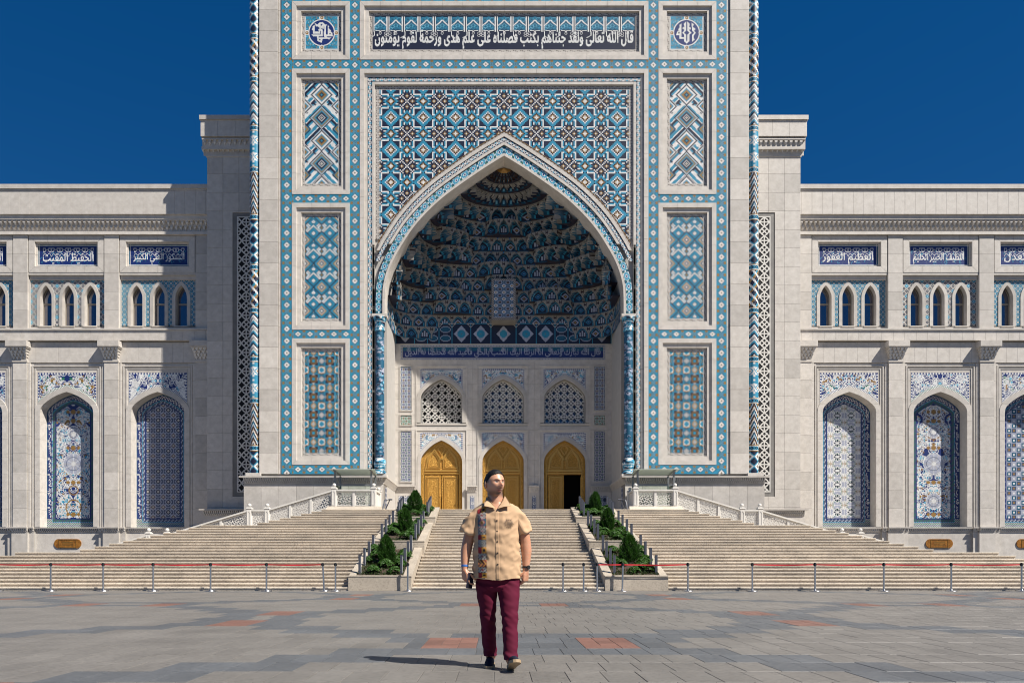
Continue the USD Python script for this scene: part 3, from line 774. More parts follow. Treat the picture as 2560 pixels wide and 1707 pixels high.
def arch_left(offset_px, z_end, n=160):
    """left half of a line parallel to the great arch, from the crown down to z_end; offset outward in units of the photo's plane"""
    s = np.linspace(0, _as[-1], 240); x, z = _fx(s), _fz(s)
    x = np.concatenate([[x[0] + (x[0] - x[1]) * 400], x, [x[-1]]]); z = np.concatenate([[z[0] + (z[0] - z[1]) * 400], z, [2.0]])
    t = np.gradient(np.stack([x, z], 1), axis=0); t[0] = (x[1] - x[0], z[1] - z[0]); t[-1] = (0, -1); t /= np.linalg.norm(t, axis=1, keepdims=True)
    o = offset_px * SP
    px, pz = x + t[:, 1] * o, z - t[:, 0] * o
    line = LineString(np.stack([px, pz], 1)).intersection(sbox(-60, z_end, 0, 60))
    line = max(getattr(line, 'geoms', [line]), key=lambda g: g.length)
    q = np.array([line.interpolate(d, normalized=True).coords[0] for d in np.linspace(0, 1, n)])
    return q if q[0, 1] > q[-1, 1] else q[::-1]

def arch_poly(offset_px, z_end):
    q = arch_left(offset_px, z_end)
    return Polygon(np.vstack([q[::-1], np.stack([-q[:, 0], q[:, 1]], 1)])).buffer(0)

def shift(p): return affinity.translate(p, XA, 0)

# --- portal body
TOPZ = 36.2
HWP = 13.9
z_core = 1.0
core_open = arch_poly(0.5, z_core)
low = sbox(-hx(861.5), z_core, hx(861.5), zp(720))
b = MB()
b.poly(shift(sbox(-HWP, z_core, HWP, TOPZ).difference(core_open.union(low))), DP + 0.26, DP + 0.9)
b.poly(shift(sbox(-14.4, z_core, 14.4, TOPZ).difference(core_open)), DP + 0.9, 46.4)
part(MOSQUE, 'portal_wall', b, 'wall_core')

mir = lambda a, b_: [(XA - a, XA - b_), (XA + b_, XA + a)]        # left and right interval from half-widths a > b_
RY = DP                                                           # face of the stone
yb = DP + 0.26
rows = [zp(v) for v in np.arange(1088, -160, -48.4)]
for x0, x1 in mir(hx(597), hx(640)):
    for a, c in zip(rows[:-1], rows[1:]): block(x0, x1, RY, yb, a + .006, c - .006)
for x0, x1 in mir(hx(641), hx(647.5)):
    for a, c in zip(rows[:-1], rows[1:]): block(x0, x1, RY + .07, yb, a + .006, c - .006)

HB = [(-20, 3), (137, 158), (446, 466), (757, 777), (1067, 1088)]
border_label = 'strip of white and turquoise diamond mosaic'
for u0, u1 in ((648, 672), (805, 828)):
    for k, (x0, x1) in enumerate(mir(hx(u0), hx(u1))):
        n = int((1088 + 140) / 1.62)
        mosaic(MOSQUE, 'mosaic_border', pat_border(n), flat(x0, x1, zp(1088), zp(-140), DP + .02), border_label, seed=k)
for (v0, v1) in HB:
    n = int((805 - 672) / 1.62)
    for x0, x1 in mir(hx(672), hx(805)): mosaic(MOSQUE, 'mosaic_border', pat_border(n, False), flat(x0, x1, zp(v1), zp(v0), DP + .02), border_label)
for (v0, v1) in HB[:2]:
    n = int(2 * (1159.5 - 828) / 1.62)
    mosaic(MOSQUE, 'mosaic_border', pat_border(n, False), flat(XA - hx(828), XA + hx(828), zp(v1), zp(v0), DP + .02), border_label)

PROF = [(0.0, yb), (0.0, RY), (0.25, RY), (0.25, RY + .09), (0.28, RY + .09), (0.50, RY + .09), (0.50, RY + .20)]
def rope(x0, x1, z0, z1, w, y, parent, cols=(12, 6), per=9, seed=0, bottom=True):
    """narrow carved rope border of pale scrolls on dark, all round a panel"""
    cell = 0.045
    for (a, b_, c, d, vert) in ((x0, x1, z1 - w, z1, False), (x0, x1, z0, z0 + w, False), (x0, x0 + w, z0 + w, z1 - w, True), (x1 - w, x1, z0 + w, z1 - w, True)):
        if not bottom and not vert and c == z0: continue
        L = (d - c) if vert else (b_ - a); n = max(4, int(L / cell)); q = max(4, int(round(w / cell)))
        mosaic(parent, 'carved_border', pat_vine(n, q, (cols[0], cols[1], cols[0], 6), per, vert), flat(a, b_, c, d, y))

PANELS = {'zigzag': pat_panel_zigzag, 'diamond': pat_panel_diamond, 'star': pat_panel_star}
side_rows = [(3, 137, None), (158, 446, 'zigzag'), (466, 757, 'diamond'), (777, 1067, 'star')]
for v0, v1, kind in side_rows:
    for side, (x0, x1) in enumerate(mir(hx(672), hx(805))):
        z0, z1 = zp(v1), zp(v0)
        frame_blocks(x0, x1, z0, z1, PROF, 1.15)
        i0, i1, j0, j1 = x0 + .50, x1 - .50, z0 + .50, z1 - .50
        rope(i0, i1, j0, j1, 0.19, RY + .185, MOSQUE)
        i0, i1, j0, j1 = i0 + .19, i1 - .19, j0 + .19, j1 - .19
        if kind is None:
            a = pat_roundel('left' if side == 0 else 'right')
            mosaic(MOSQUE, 'roundel', a, flat(i0, i1, j0, j1, RY + .19), 'square blue tile with a white ring around one Kufic word, upper %s' % ('left' if side == 0 else 'right'))
        else:
            w = 41; h = int(w * (j1 - j0) / (i1 - i0))
            mosaic(MOSQUE, 'mosaic_panel', PANELS[kind](h, w), flat(i0, i1, j0, j1, RY + .19), {'zigzag': 'tall mosaic panel of white and blue zigzags', 'diamond': 'tall mosaic panel of stacked blue diamonds', 'star': 'tall mosaic panel of brown and blue stars'}[kind], seed=side)
# upper inscription
x0, x1, z0, z1 = XA - hx(828), XA + hx(828), zp(137), zp(3)
frame_blocks(x0, x1, z0, z1, PROF, 1.15)
rope(x0 + .5, x1 - .5, z0 + .5, z1 - .5, .19, RY + .185, MOSQUE)
mosaic(MOSQUE, 'inscription', pat_great_band('قال الله تعالى ولقد جئناهم بكتب فصلناه على علم هدى ورحمة لقوم يؤمنون'),
       flat(x0 + .69, x1 - .69, z0 + .69, z1 - .69, RY + .19), 'long white Arabic inscription on navy tile under a turquoise arcade')
# big frame round the arch
x0, x1, z1 = XA - hx(828), XA + hx(828), zp(158)
zbase = zp(1088)
def half_frame(o0, o1, y, step, vtop):
    """three-sided band of stone between two offsets from the outer edge"""
    for sx in (-1, 1):
        xa, xb = XA + sx * (hx(828) - o0), XA + sx * (hx(828) - o1)
        xa, xb = min(xa, xb), max(xa, xb)
        zs = rng_lines(zbase, z1 - o0, 1.18)
        for a, c in zip(zs[:-1], zs[1:]): block(xa, xb, y, yb, a + .006, c - .006)
    xs = rng_lines(XA - hx(828) + o1, XA + hx(828) - o1, 1.25)
    for a, c in zip(xs[:-1], xs[1:]): block(a + .006, c - .006, y, yb, z1 - o1, z1 - o0 - .004)
half_frame(0.0, 0.25, RY, 1.2, 158)
half_frame(0.256, 0.42, RY + .09, 1.2, 168)
half_frame(0.68, 0.83, RY + .10, 1.2, 184)
n = int((1088 - 172) / 1.3)
for x0_, x1_ in mir(hx(845), hx(855.5)):
    mosaic(MOSQUE, 'mosaic_border', pat_vine(n, 9, (2, 0, 1), 14, True), flat(x0_, x1_, zbase, z1 - .42, RY + .11), 'narrow blue and white scroll border')
mosaic(MOSQUE, 'mosaic_border', pat_vine(int(2 * hx(845) / SP / 1.3), 9, (2, 0, 1), 14), flat(XA - hx(845), XA + hx(845), z1 - .68, z1 - .42, RY + .108), 'narrow blue and white scroll border')
# spandrel
sx0, sx1, sz1 = XA - hx(862), XA + hx(862), z1 - .83
SY = RY + .20
rope(sx0, sx1, zp(556), sz1, .24, SY - .006, MOSQUE, cols=(12, 6), per=8, bottom=False)
mx0, mx1, mz1, mz0 = sx0 + .24, sx1 - .24, sz1 - .24, zp(575)
cell = 0.0765; nw, nh = int((mx1 - mx0) / cell), int((mz1 - mz0) / cell)
cut = shift(arch_poly(51.5, 2.0)); shapely.prepare(cut)
cx, cz = np.meshgrid(mx0 + (np.arange(nw) + .5) * (mx1 - mx0) / nw, mz1 - (np.arange(nh) + .5) * (mz1 - mz0) / nh)
mosaic(MOSQUE, 'mosaic_panel', pat_spandrel(nh, nw), flat(mx0, mx1, mz0, mz1, SY), 'great spandrel of turquoise, white and brown star mosaic over the arch', keep=~shapely.contains_xy(cut, cx, cz))
# bands that follow the arch
def arch_band(o0, o1, z_end, y0, y1, idx=None, mat=None, name='arch_band', label=None, n=220):
    for sx in (-1, 1):
        A, B = arch_left(o0, z_end, n + 1), arch_left(o1, z_end, n + 1)
        if idx is not None:
            nt = idx.shape[0]; t = np.linspace(0, 1, nt + 1)
            ia = np.linspace(0, n, idx.shape[1] + 1)
            AX = [np.interp(ia, np.arange(n + 1), A[:, k]) for k in (0, 1)]; BX = [np.interp(ia, np.arange(n + 1), B[:, k]) for k in (0, 1)]
            fn = lambda s, tt: (XA - sx * (AX[0][None] * tt + BX[0][None] * (1 - tt)), y0, AX[1][None] * tt + BX[1][None] * (1 - tt))
            mosaic(MOSQUE, name, idx, fn, label)
        else:
            cuts = np.linspace(0, n, max(3, int(22 * (A[0, 1] - z_end) / 15)) + 1).astype(int)
            for a, c in zip(cuts[:-1], cuts[1:]):
                k = np.unique(np.linspace(a, c, 5).astype(int))
                P = np.vstack([A[k], B[k][::-1]]); g = Polygon(np.stack([XA - sx * P[:, 0], P[:, 1]], 1)).buffer(-.004)
                m = MB(); m.poly(g, y0, y1); CLAD.append((g.area, m))
zc = zp(722)
arch_band(0, 5.5, zc, RY, yb)
arch_band(5.5, 22, zc, RY + .06, 0, pat_rosettes(330, 13, 15.5), label='band of light blue flowers following the great arch')
arch_band(22, 28, zp(560), RY, yb)
arch_band(28, 38.5, zp(600), RY + .03, 0, pat_vine(330, 8, (2, 0, 1), 14), label='narrow blue and white scroll following the great arch')
arch_band(38.5, 45, zp(575), RY + .0, yb)
arch_band(45, 51, zp(560), RY + .12, 0, pat_vine(330, 6, (12, 6, 12), 8), name='carved_border', label='dark carved border following the great arch')
arch_band(51, 52.6, zp(556), RY + .14, 0, np.full((1, 150), 3), name='carved_border', label='thin gilt line following the great arch')
for a, c in mir(hx(856), hx(861.5)):
    for q, w in zip(rng_lines(zbase, zp(560), 1.18)[:-1], rng_lines(zbase, zp(560), 1.18)[1:]): block(a, c, RY + .10, yb, q + .006, w - .006)
# soffit lining of the arch
for sx in (-1, 1):
    A = arch_left(0, zc, 90)
    v = [(XA - sx * x, y, z) for y in (RY, DP + 1.0) for x, z in A]
    f = [(k, k + 1, k + 91, k + 90) for k in range(89)]
    part(MOSQUE, 'arch_soffit', (v, f), 'limestone', smooth=40)
# parapet of the portal, above the frame of the picture
b = MB(); b.box(XA - 14.5, XA + 14.5, DP - .1, 46.5, TOPZ + .002, TOPZ + .5); part(MOSQUE, 'parapet', b, 'limestone')

# round corner shafts and the shafts that carry the arch
for k, sx in enumerate((-1, 1)):
    R = 0.31; xc = XA + sx * 14.19; yc = DP + 0.30
    
    fn = lambda s, t: (xc + R * np.cos(-2 * np.pi * s), yc + R * np.sin(-2 * np.pi * s), TOPZ + (zp(1086) - TOPZ) * t)
    h = TOPZ - zp(1086); idx = pat_column(int(h / 0.040), 48, 3)
    col = thing('corner_column', 'round mosaic corner shaft on the %s edge of the portal' % ('left' if sx < 0 else 'right'), parent=MOSQUE)
    mosaic(col, 'shaft', idx, fn, smooth=False)
    b = MB(); b.box(xc - .42, xc + .42, DP - .14, DP + .9, zp(1096), zp(1086) - .004); part(col, 'base', b, 'limestone')
    R2 = 0.25; x2 = XA + sx * hx(872.5); y2 = DP + .22
    c2 = thing('arch_column', 'slim blue tiled column under the %s springing of the great arch' % ('left' if sx < 0 else 'right'), parent=MOSQUE)
    zt, zb2 = zp(760), zp(1052)
    idx = pat_arabesque(40, 300, 9, 10, 5, leaf=(5, 2, 10), dens=1.3, sym=False, rmin=1.5, rmax=3)
    mosaic(c2, 'shaft', idx, lambda s, t: (x2 + R2 * np.cos(-2 * np.pi * s), y2 + R2 * np.sin(-2 * np.pi * s), zt + (zb2 - zt) * t))
    def lathe_mosaic(prof, z0, z1, seed, name):
        pr = np.array(prof); idx = pat_arabesque(40, 26, 2, 1, seed, leaf=(0, 5, 0), dens=3.0, sym=False, rmin=2, rmax=4)
        idx[::9] = 0
        rr = lambda t: np.interp(1 - t, pr[:, 0], pr[:, 1])
        mosaic(c2, name, idx, lambda s, t: (x2 + rr(t) * np.cos(-2 * np.pi * s), y2 + rr(t) * np.sin(-2 * np.pi * s), z1 + (z0 - z1) * t))
    lathe_mosaic([(0, .27), (.1, .31), (.2, .27), (.6, .29), (.85, .37), (1, .39)], zt, zp(726), 8, 'capital')
    lathe_mosaic([(0, .38), (.15, .36), (.25, .28), (.4, .31), (.75, .36), (.9, .33), (1, .27)], zp(1088), zb2, 9, 'base')
    b = MB(); b.box(x2 - .42, x2 + .42, DP - .02, DP + .6, zp(726), zp(720)); b.box(x2 - .42, x2 + .42, DP - .02, DP + .6, zp(1096), zp(1088)); part(c2, 'block', b, 'limestone')

# plinth of the portal with its dentil cornice, running into the niche
PLX = hx(566); zc1, zc0 = zp(1095), zp(1112)
NI = hx(884)
YPL = DP - .32
b = MB()
for sx in (-1, 1):
    a, c = sorted((XA + sx * NI, XA + sx * PLX)); b.box(a, c, YPL + .05, 46.3, 0.0, zc1 - .01)
part(MOSQUE, 'plinth', b, 'mortar')
for sx in (-1, 1):
    a, c = sorted((XA + sx * (NI + .002), XA + sx * PLX))
    xs = rng_lines(a, c, 0.97)
    for p, q in zip(xs[:-1], xs[1:]): block(p + .005, q - .005, YPL, YPL + .06, ZL - 2.6, zc0)
    # outer flank and inner flank of the plinth
cornice(MOSQUE, [((XA - PLX, YPL), (XA - NI, YPL)), ((XA + NI, YPL), (XA + PLX, YPL))], zc1, zc1 - zc0, .24)
# niche side walls
NW = NI
for k, sx in enumerate((-1, 1)):
    def side(s, t, ya, yc_, za, zc_, off): return (XA + sx * (NW - off), ya + (yc_ - ya) * (s if sx < 0 else 1 - s), zc_ + (za - zc_) * t)
    for za, zc_, lab in ((zp(930), zp(745), 0), (zp(1070), zp(940), 1)):
        mosaic(MOSQUE, 'mosaic_panel', pat_girih(90, 40, 10, 11, 1, 3, 12), lambda s, t, za=za, zc_=zc_: side(s, t, 42.2, 44.2, za, zc_, .012), 'pale star tile panel on the %s cheek of the niche' % ('left' if sx < 0 else 'right'))
    mosaic(MOSQUE, 'dado_panel', pat_girih(40, 90, 10, 11, 0, 4, 9), lambda s, t: side(s, t, DP + .35, 44.9, ZL + .5, zc0 - .12, .012), 'blue and white star dado on the %s cheek of the niche' % ('left' if sx < 0 else 'right'))
cornice(MOSQUE, [((XA - NW, DP - .3), (XA - NW, DB - .26))], zc1, zc1 - zc0, .22)
cornice(MOSQUE, [((XA + NW, DB - .26), (XA + NW, DP - .3))], zc1, zc1 - zc0, .22)

# --- back wall of the niche: band of lettering, three screens, three gilded doors
def pointed(cx, half, z0, zs, za, n=14):
    """pointed arch outline: straight to zs, then a four-centred crown to za"""
    a = np.array([(1, 0), (.985, .16), (.93, .29), (.845, .41), (.72, .545), (.56, .69), (.38, .82), (.19, .92), (0, 1)])
    x, z = half * a[:, 0], zs + (za - zs) * a[:, 1]
    L = np.stack([cx - x, z], 1); Rr = np.stack([cx + x, z], 1)[::-1]
    return Polygon(np.vstack([[(cx - half, z0)], L, Rr[1:], [(cx + half, z0)]]))

BU = 1157.0
bxs = [XA + (u - BU) * SB for u in (1014.5, 1156, 1297.5)]
HALF = 1.30
doors = [pointed(x, HALF, ZL - .05, zb(1062), zb(1011)) for x in bxs]
wins = [pointed(x, HALF, zb(971), zb(918), zb(871)) for x in bxs]
wall = sbox(XA - NW - .02, ZL, XA + NW + .02, zb(776))
bw = wall.difference(unary_union(doors + wins))
tile_rects = [sbox(x - 1.33, zb(1043), x + 1.33, zb(993)) for x in bxs] + [sbox(x - 1.33, zb(898), x + 1.33, zb(847)) for x in bxs]
b = MB(); b.poly(bw, DB + .035, DB + .55); part(MOSQUE, 'niche_back_wall', b, 'wall_core')
ring_d = [d.buffer(.22, join_style='mitre') for d in doors]; ring_w = [d.buffer(.24, join_style='mitre') for d in wins]
holes = unary_union([sbox(XA + (920 - BU) * SB, zb(827), XA + (1391 - BU) * SB, zb(792))] + tile_rects + ring_d + ring_w +
                    [sbox(XA + s * ((u0 - BU) * SB if s > 0 else (u0 - BU) * SB), zb(v1), XA + (u1 - BU) * SB, zb(v0)) for s in (1,) for u0, u1 in ((920.5, 946), (1365, 1390)) for v0, v1 in ((841, 942), (953, 976), (989, 1106))])
clad(bw.difference(holes), rng_lines(XA - NW, XA + NW, 0.98), rng_lines(ZL, zb(776), 0.98), DB, DB + .034, stagger=.0)
for d, ring in list(zip(doors, ring_d)) + list(zip(wins, ring_w)):
    rr = ring.difference(d)
    zlo = d.bounds[1]
    rr = rr.intersection(sbox(-99, zlo, 99, 99))
    m = MB(); m.poly(rr, DB - .05, DB + .5); part(MOSQUE, 'arch_ring', m, 'limestone')
SPAN = {}
for k, (rc, ring) in enumerate(zip(tile_rects, ring_d + ring_w)):
    x0, z0, x1, z1_ = rc.bounds
    w, h = 84, int(84 * (z1_ - z0) / (x1 - x0))
    a = pat_arabesque(w, h, 4, 0, 40 + k, leaf=(5, 3, 1), dens=1.5, rmin=3, rmax=6)
    a[:3] = np.where((np.arange(w)[None] // 2) % 2 == 0, 0, 4); a[:, :3] = np.where((np.arange(h)[:, None] // 2) % 2 == 0, 0, 4); a[:, -3:] = a[:, :3]
    cx, cz = np.meshgrid(x0 + (np.arange(w) + .5) * (x1 - x0) / w, z1_ - (np.arange(h) + .5) * (z1_ - z0) / h)
    rim = ring.buffer(.10)
    a[shapely.contains_xy(rim, cx, cz)] = 0
    a[shapely.contains_xy(rim, cx, cz) & ((np.add.outer(np.arange(h), np.arange(w))) % 3 == 0)] = 4
    mosaic(MOSQUE, 'arch_spandrel', a, flat(x0, x1, z0, z1_, DB - .002), 'blue and white scroll tiles over a %s' % ('door' if k < 3 else 'screen'), keep=~shapely.contains_xy(ring.buffer(-.03), cx, cz))
x0, x1, z0, z1_ = XA + (920 - BU) * SB, XA + (1391 - BU) * SB, zb(827), zb(792)
rope(x0, x1, z0, z1_, .14, DB - .004, MOSQUE, cols=(2, 10), per=8)
mosaic(MOSQUE, 'inscription', pat_inner_band('قال الله تبارك وتعالى انا انزلنا اليك الكتب بالحق فاعبد الله مخلصا له الدين'), flat(x0 + .14, x1 - .14, z0 + .14, z1_ - .14, DB - .002), 'long grey Arabic inscription on cobalt over the three screens')
for u0, u1 in ((921, 945.5), (1365.5, 1389.5)):
    for n_, (v0, v1, sd, kd) in enumerate(((842, 941.5, 1, (4, 0, 1, 3)), (954, 975.5, 2, (7, 0, 2, 3)), (990, 1105, 3, (4, 0, 11, 7)))):
        h = int((v1 - v0) * 1.3); mosaic(MOSQUE, 'mosaic_panel', pat_girih(h, 32, kd[0], kd[1], kd[2], kd[3], 16), flat(XA + (u0 - BU) * SB, XA + (u1 - BU) * SB, zb(v1), zb(v0), DB - .003), 'slim star tile panel beside the doors')
        m = MB(); fx0, fx1, fz0, fz1 = XA + (u0 - BU) * SB - .07, XA + (u1 - BU) * SB + .07, zb(v1) - .07, zb(v0) + .07
        m.poly(sbox(fx0, fz0, fx1, fz1).difference(sbox(fx0 + .06, fz0 + .06, fx1 - .06, fz1 - .06)), DB - .045, DB + .02); part(MOSQUE, 'panel_frame', m, 'limestone')
for x in bxs:                                   # raised rectangles round doors and screens
    for v0, v1 in ((839, 976), (986, 1199)):
        o = sbox(x - 1.62, max(ZL, zb(v1)), x + 1.62, zb(v0))
        m = MB(); m.poly(o.difference(sbox(x - 1.54, max(ZL - .1, zb(v1) + (.08 if v1 < 1100 else -.2)), x + 1.54, zb(v0) - .08)), DB - .035, DB + .02); part(MOSQUE, 'panel_frame', m, 'limestone')
# dado between the doors
edges = [XA - NW] + [v for x in bxs for v in (x - 1.60, x + 1.60)] + [XA + NW]
for k in range(0, len(edges), 2):
    a, c = edges[k], edges[k + 1]
    m = MB(); m.box(a + .02, c - .02, DB - .16, DB - .006, ZL, 5.45); part(MOSQUE, 'dado', m, 'limestone')
    cornice(MOSQUE, [((a + .02, DB - .16), (c - .02, DB - .16))], 5.85, .42, .18)
    w = c - a
    q = min(.42, w / 2 - .2)
    h = int(1.25 / .03); mosaic(MOSQUE, 'dado_panel', pat_girih(h, int(2 * q / .03), 10, 11, 0, 4, 14), flat((a + c) / 2 - q, (a + c) / 2 + q, ZL + .3, 5.2, DB - .165), 'blue and white star dado beside a gilded door')

def star_lines(x0, x1, z0, z1, cell):
    """pierced screen: from the middle of every cell edge two bars lean inward and meet their neighbours"""
    out = []; nx, nz = int(math.ceil((x1 - x0) / cell)), int(math.ceil((z1 - z0) / cell))
    a = cell / 2
    for i in range(nx):
        for j in range(nz):
            cx, cz = x0 + (i + .5) * cell, z0 + (j + .5) * cell
            for k in range(4):
                c, s = math.cos(k * math.pi / 2), math.sin(k * math.pi / 2)
                R = lambda p: (cx + c * p[0] - s * p[1], cz + s * p[0] + c * p[1])
                out.append(LineString([R((a, 0)), R((a * .42, a * .42)), R((0, a))]))
                out.append(LineString([R((a, 0)), R((a, a))]) if (i + j + k) % 2 == 0 else LineString([R((a * .42, a * .42)), R((a, a))]))
    return out

def screen(parent, poly, cell, bar, y0, y1, name, mat, label, origin=None):
    x0, z0, x1, z1_ = poly.bounds
    if origin: x0, z0 = origin
    L = unary_union([l.buffer(bar / 2, cap_style='square', join_style='mitre') for l in star_lines(x0, x1, z0, z1_, cell)])
    L = L.intersection(poly).union(poly.difference(poly.buffer(-bar * .8))).simplify(bar * .08)
    m = MB(); m.poly(L, y0, y1)
    return part(parent, name, m, mat, label)

for k, (x, wp) in enumerate(zip(bxs, wins)):
    t = thing('screen_window', 'arched opening with a pale star lattice, %s of three over the doors' % ('left', 'middle', 'right')[k], parent=MOSQUE)
    screen(t, wp.buffer(-.01), HALF * 2 / 6, .055, DB + .30, DB + .38, 'lattice', 'white_marble', None, (x - HALF, zb(971)))
    m = MB(); m.poly(wp, DB + .56, DB + .60); part(t, 'pane', m, 'window_glass' if k else 'dark_interior')

def make_door(x, k):
    t = thing('door', ('pair of closed gilded doors under a pointed arch at left', 'closed gilded double door behind the man', 'gilded door with its right leaf swung open on a dark hall')[k], parent=MOSQUE)
    z0, zs, za = ZL, zb(1062), zb(1011); full = doors[k]
    y = DB + .22
    fr = full.difference(full.buffer(-.17)).intersection(sbox(-99, z0, 99, 99))
    m = MB(); m.poly(fr, y - .06, y + .25); part(t, 'door_frame', m, 'gilded')
    m = MB(); m.poly(full.buffer(-.17).difference(full.buffer(-.21)), y - .035, y + .1); part(t, 'moulding', m, 'gold_smooth')
    zt = zb(1080)
    inner = full.buffer(-.21)
    m = MB(); m.poly(inner.intersection(sbox(-99, zt, 99, 99)), y, y + .1); tp = part(t, 'tympanum', m, 'gilded')
    mm = MB()
    for sx in (-1, 1):
        p = pointed(x + sx * .52, .44, zt + .12, zt + .55, zt + 1.25).intersection(inner.buffer(-.05))
        for r0, r1, yy in ((0, -.05, -.05), (-.10, -.13, -.035)): mm.poly(p.buffer(r0).difference(p.buffer(r1)), y + yy, y - .002)
        ar = LineString([(x + sx * 1.02, zt + .1), (x + sx * .86, zt + .75), (x + sx * .45, zt + 1.35), (x, zt + 1.0 - .35)]).buffer(.035).intersection(inner)
        mm.poly(ar, y - .06, y - .001)
    dm = Polygon([(x, zt + .95), (x + .26, zt + 1.35), (x, zt + 1.8), (x - .26, zt + 1.35)]).intersection(inner.buffer(-.04))
    mm.poly(dm.difference(dm.buffer(-.05)), y - .05, y - .003)
    mm.box(x - 1.08, x + 1.08, y - .06, y + .05, zt - .05, zt + .06); mm.box(x - 1.08, x + 1.08, y - .045, y + .05, zt - .19, zt - .12)
    part(t, 'moulding', mm, 'gold_smooth')
    m = MB(); m.box(x - 1.08, x + 1.08, y + .002, y + .1, zt - .24, zt - .001); part(t, 'rail', m, 'gilded')
    for sx in (-1, 1):
        op = (k == 2 and sx == 1)
        lf = thing('door_leaf', parent=t) if not op else thing('door_leaf', 'open right leaf turned inward', parent=t)
        w, h = 1.03, zt - .26 - z0
        def place(mb):
            v, f = mb.get()
            if op:
                a = math.radians(97); v = v.copy(); dx, dy = v[:, 0], v[:, 1].copy()
                nx = w - (w - dx) * math.cos(a) + dy * math.sin(a); ny = dy * math.cos(a) + (w - dx) * math.sin(a)
                v[:, 0], v[:, 1] = nx, ny
            else:
                v = v.copy()
                if sx < 0: v[:, 0] = -v[:, 0]; f = f[:, ::-1]
            return v + np.array([x + (0.02 * sx), y, z0]), f
        m = MB(); m.box(0, w, 0, .07, .02, h); part(lf, 'slab', place(m), 'gilded')
        m = MB()
        for (a, c, e, g) in ((.12, w - .1, .62, h - .12), (.12, w - .1, .10, .52)):
            for i0, i1, yy in ((0, .045, -.035), (.09, .12, -.02), (.16, .18, -.02)):
                o = sbox(a + i0, e + i0, c - i0, g - i0); m.poly(o.difference(sbox(a + i1, e + i1, c - i1, g - i1)), yy, .001)
        part(lf, 'moulding', place(m), 'gold_smooth')
        m = MB(); m.box(.20, w - .18, -.012, .001, .70, h - .20); part(lf, 'carved_panel', place(m), 'gilded')
        m = MB(); m.tube([(.055, -.07, .55), (.055, -.07, 1.75)], .018, 8); m.box(.045, .065, -.07, 0, .66, .69); m.box(.045, .065, -.07, 0, 1.62, 1.65); part(lf, 'handle', place(m), 'gold_smooth')
    m = MB(); m.box(x - 1.3, x + 1.3, DB + .58, DB + .6, z0, za) if k < 2 else m.box(x - 1.3, x + 1.3, DB + 3.0, DB + 3.05, z0, za)
    part(t, 'backing', m, 'dark_interior')
    if k == 2:
        m = MB(); m.box(x - 1.35, x - 1.3, DB + .56, DB + 3, z0, za); m.box(x + 1.3, x + 1.35, DB + .56, DB + 3, z0, za); m.box(x - 1.3, x + 1.3, DB + .56, DB + 3, za, za + .05); part(t, 'hall', m, 'dark_interior')
for k, x in enumerate(bxs): make_door(x, k)
# --- the stalactite vault of the niche: tier over tier of little scalloped cells, each reaching further in
VY = DP + 1.0
_q = arch_left(0, 14.5, 300)
def half_w(z): return np.interp(z, _q[::-1, 1], -_q[::-1, 0])
Z_V0, Z_V1 = zb(778), _q[0, 1]
def plan(z, n_pts=400):
    """outline of the vault at height z, from left front round the back to right front, evenly spaced"""
    t = np.clip((z - Z_V0) / (Z_V1 - Z_V0), 0, 0.985)
    w = half_w(Z_V0 + t * (Z_V1 - Z_V0)) * 1.0; d = (DB - VY) * (w / half_w(Z_V0)) ** 0.75
    n = 7 - 5.0 * min(1, t * 1.5)
    a = np.linspace(0, np.pi, 1500); c, s = np.abs(np.cos(a)), np.abs(np.sin(a))
    r = (c ** n + s ** n) ** (-1 / n)
    x, y = -w * r * np.cos(a), d * r * np.sin(a)
    L = np.concatenate([[0], np.cumsum(np.hypot(np.diff(x), np.diff(y)))]); g = np.linspace(0, L[-1], n_pts + 1)
    return np.interp(g, L, x), np.interp(g, L, y), L[-1]

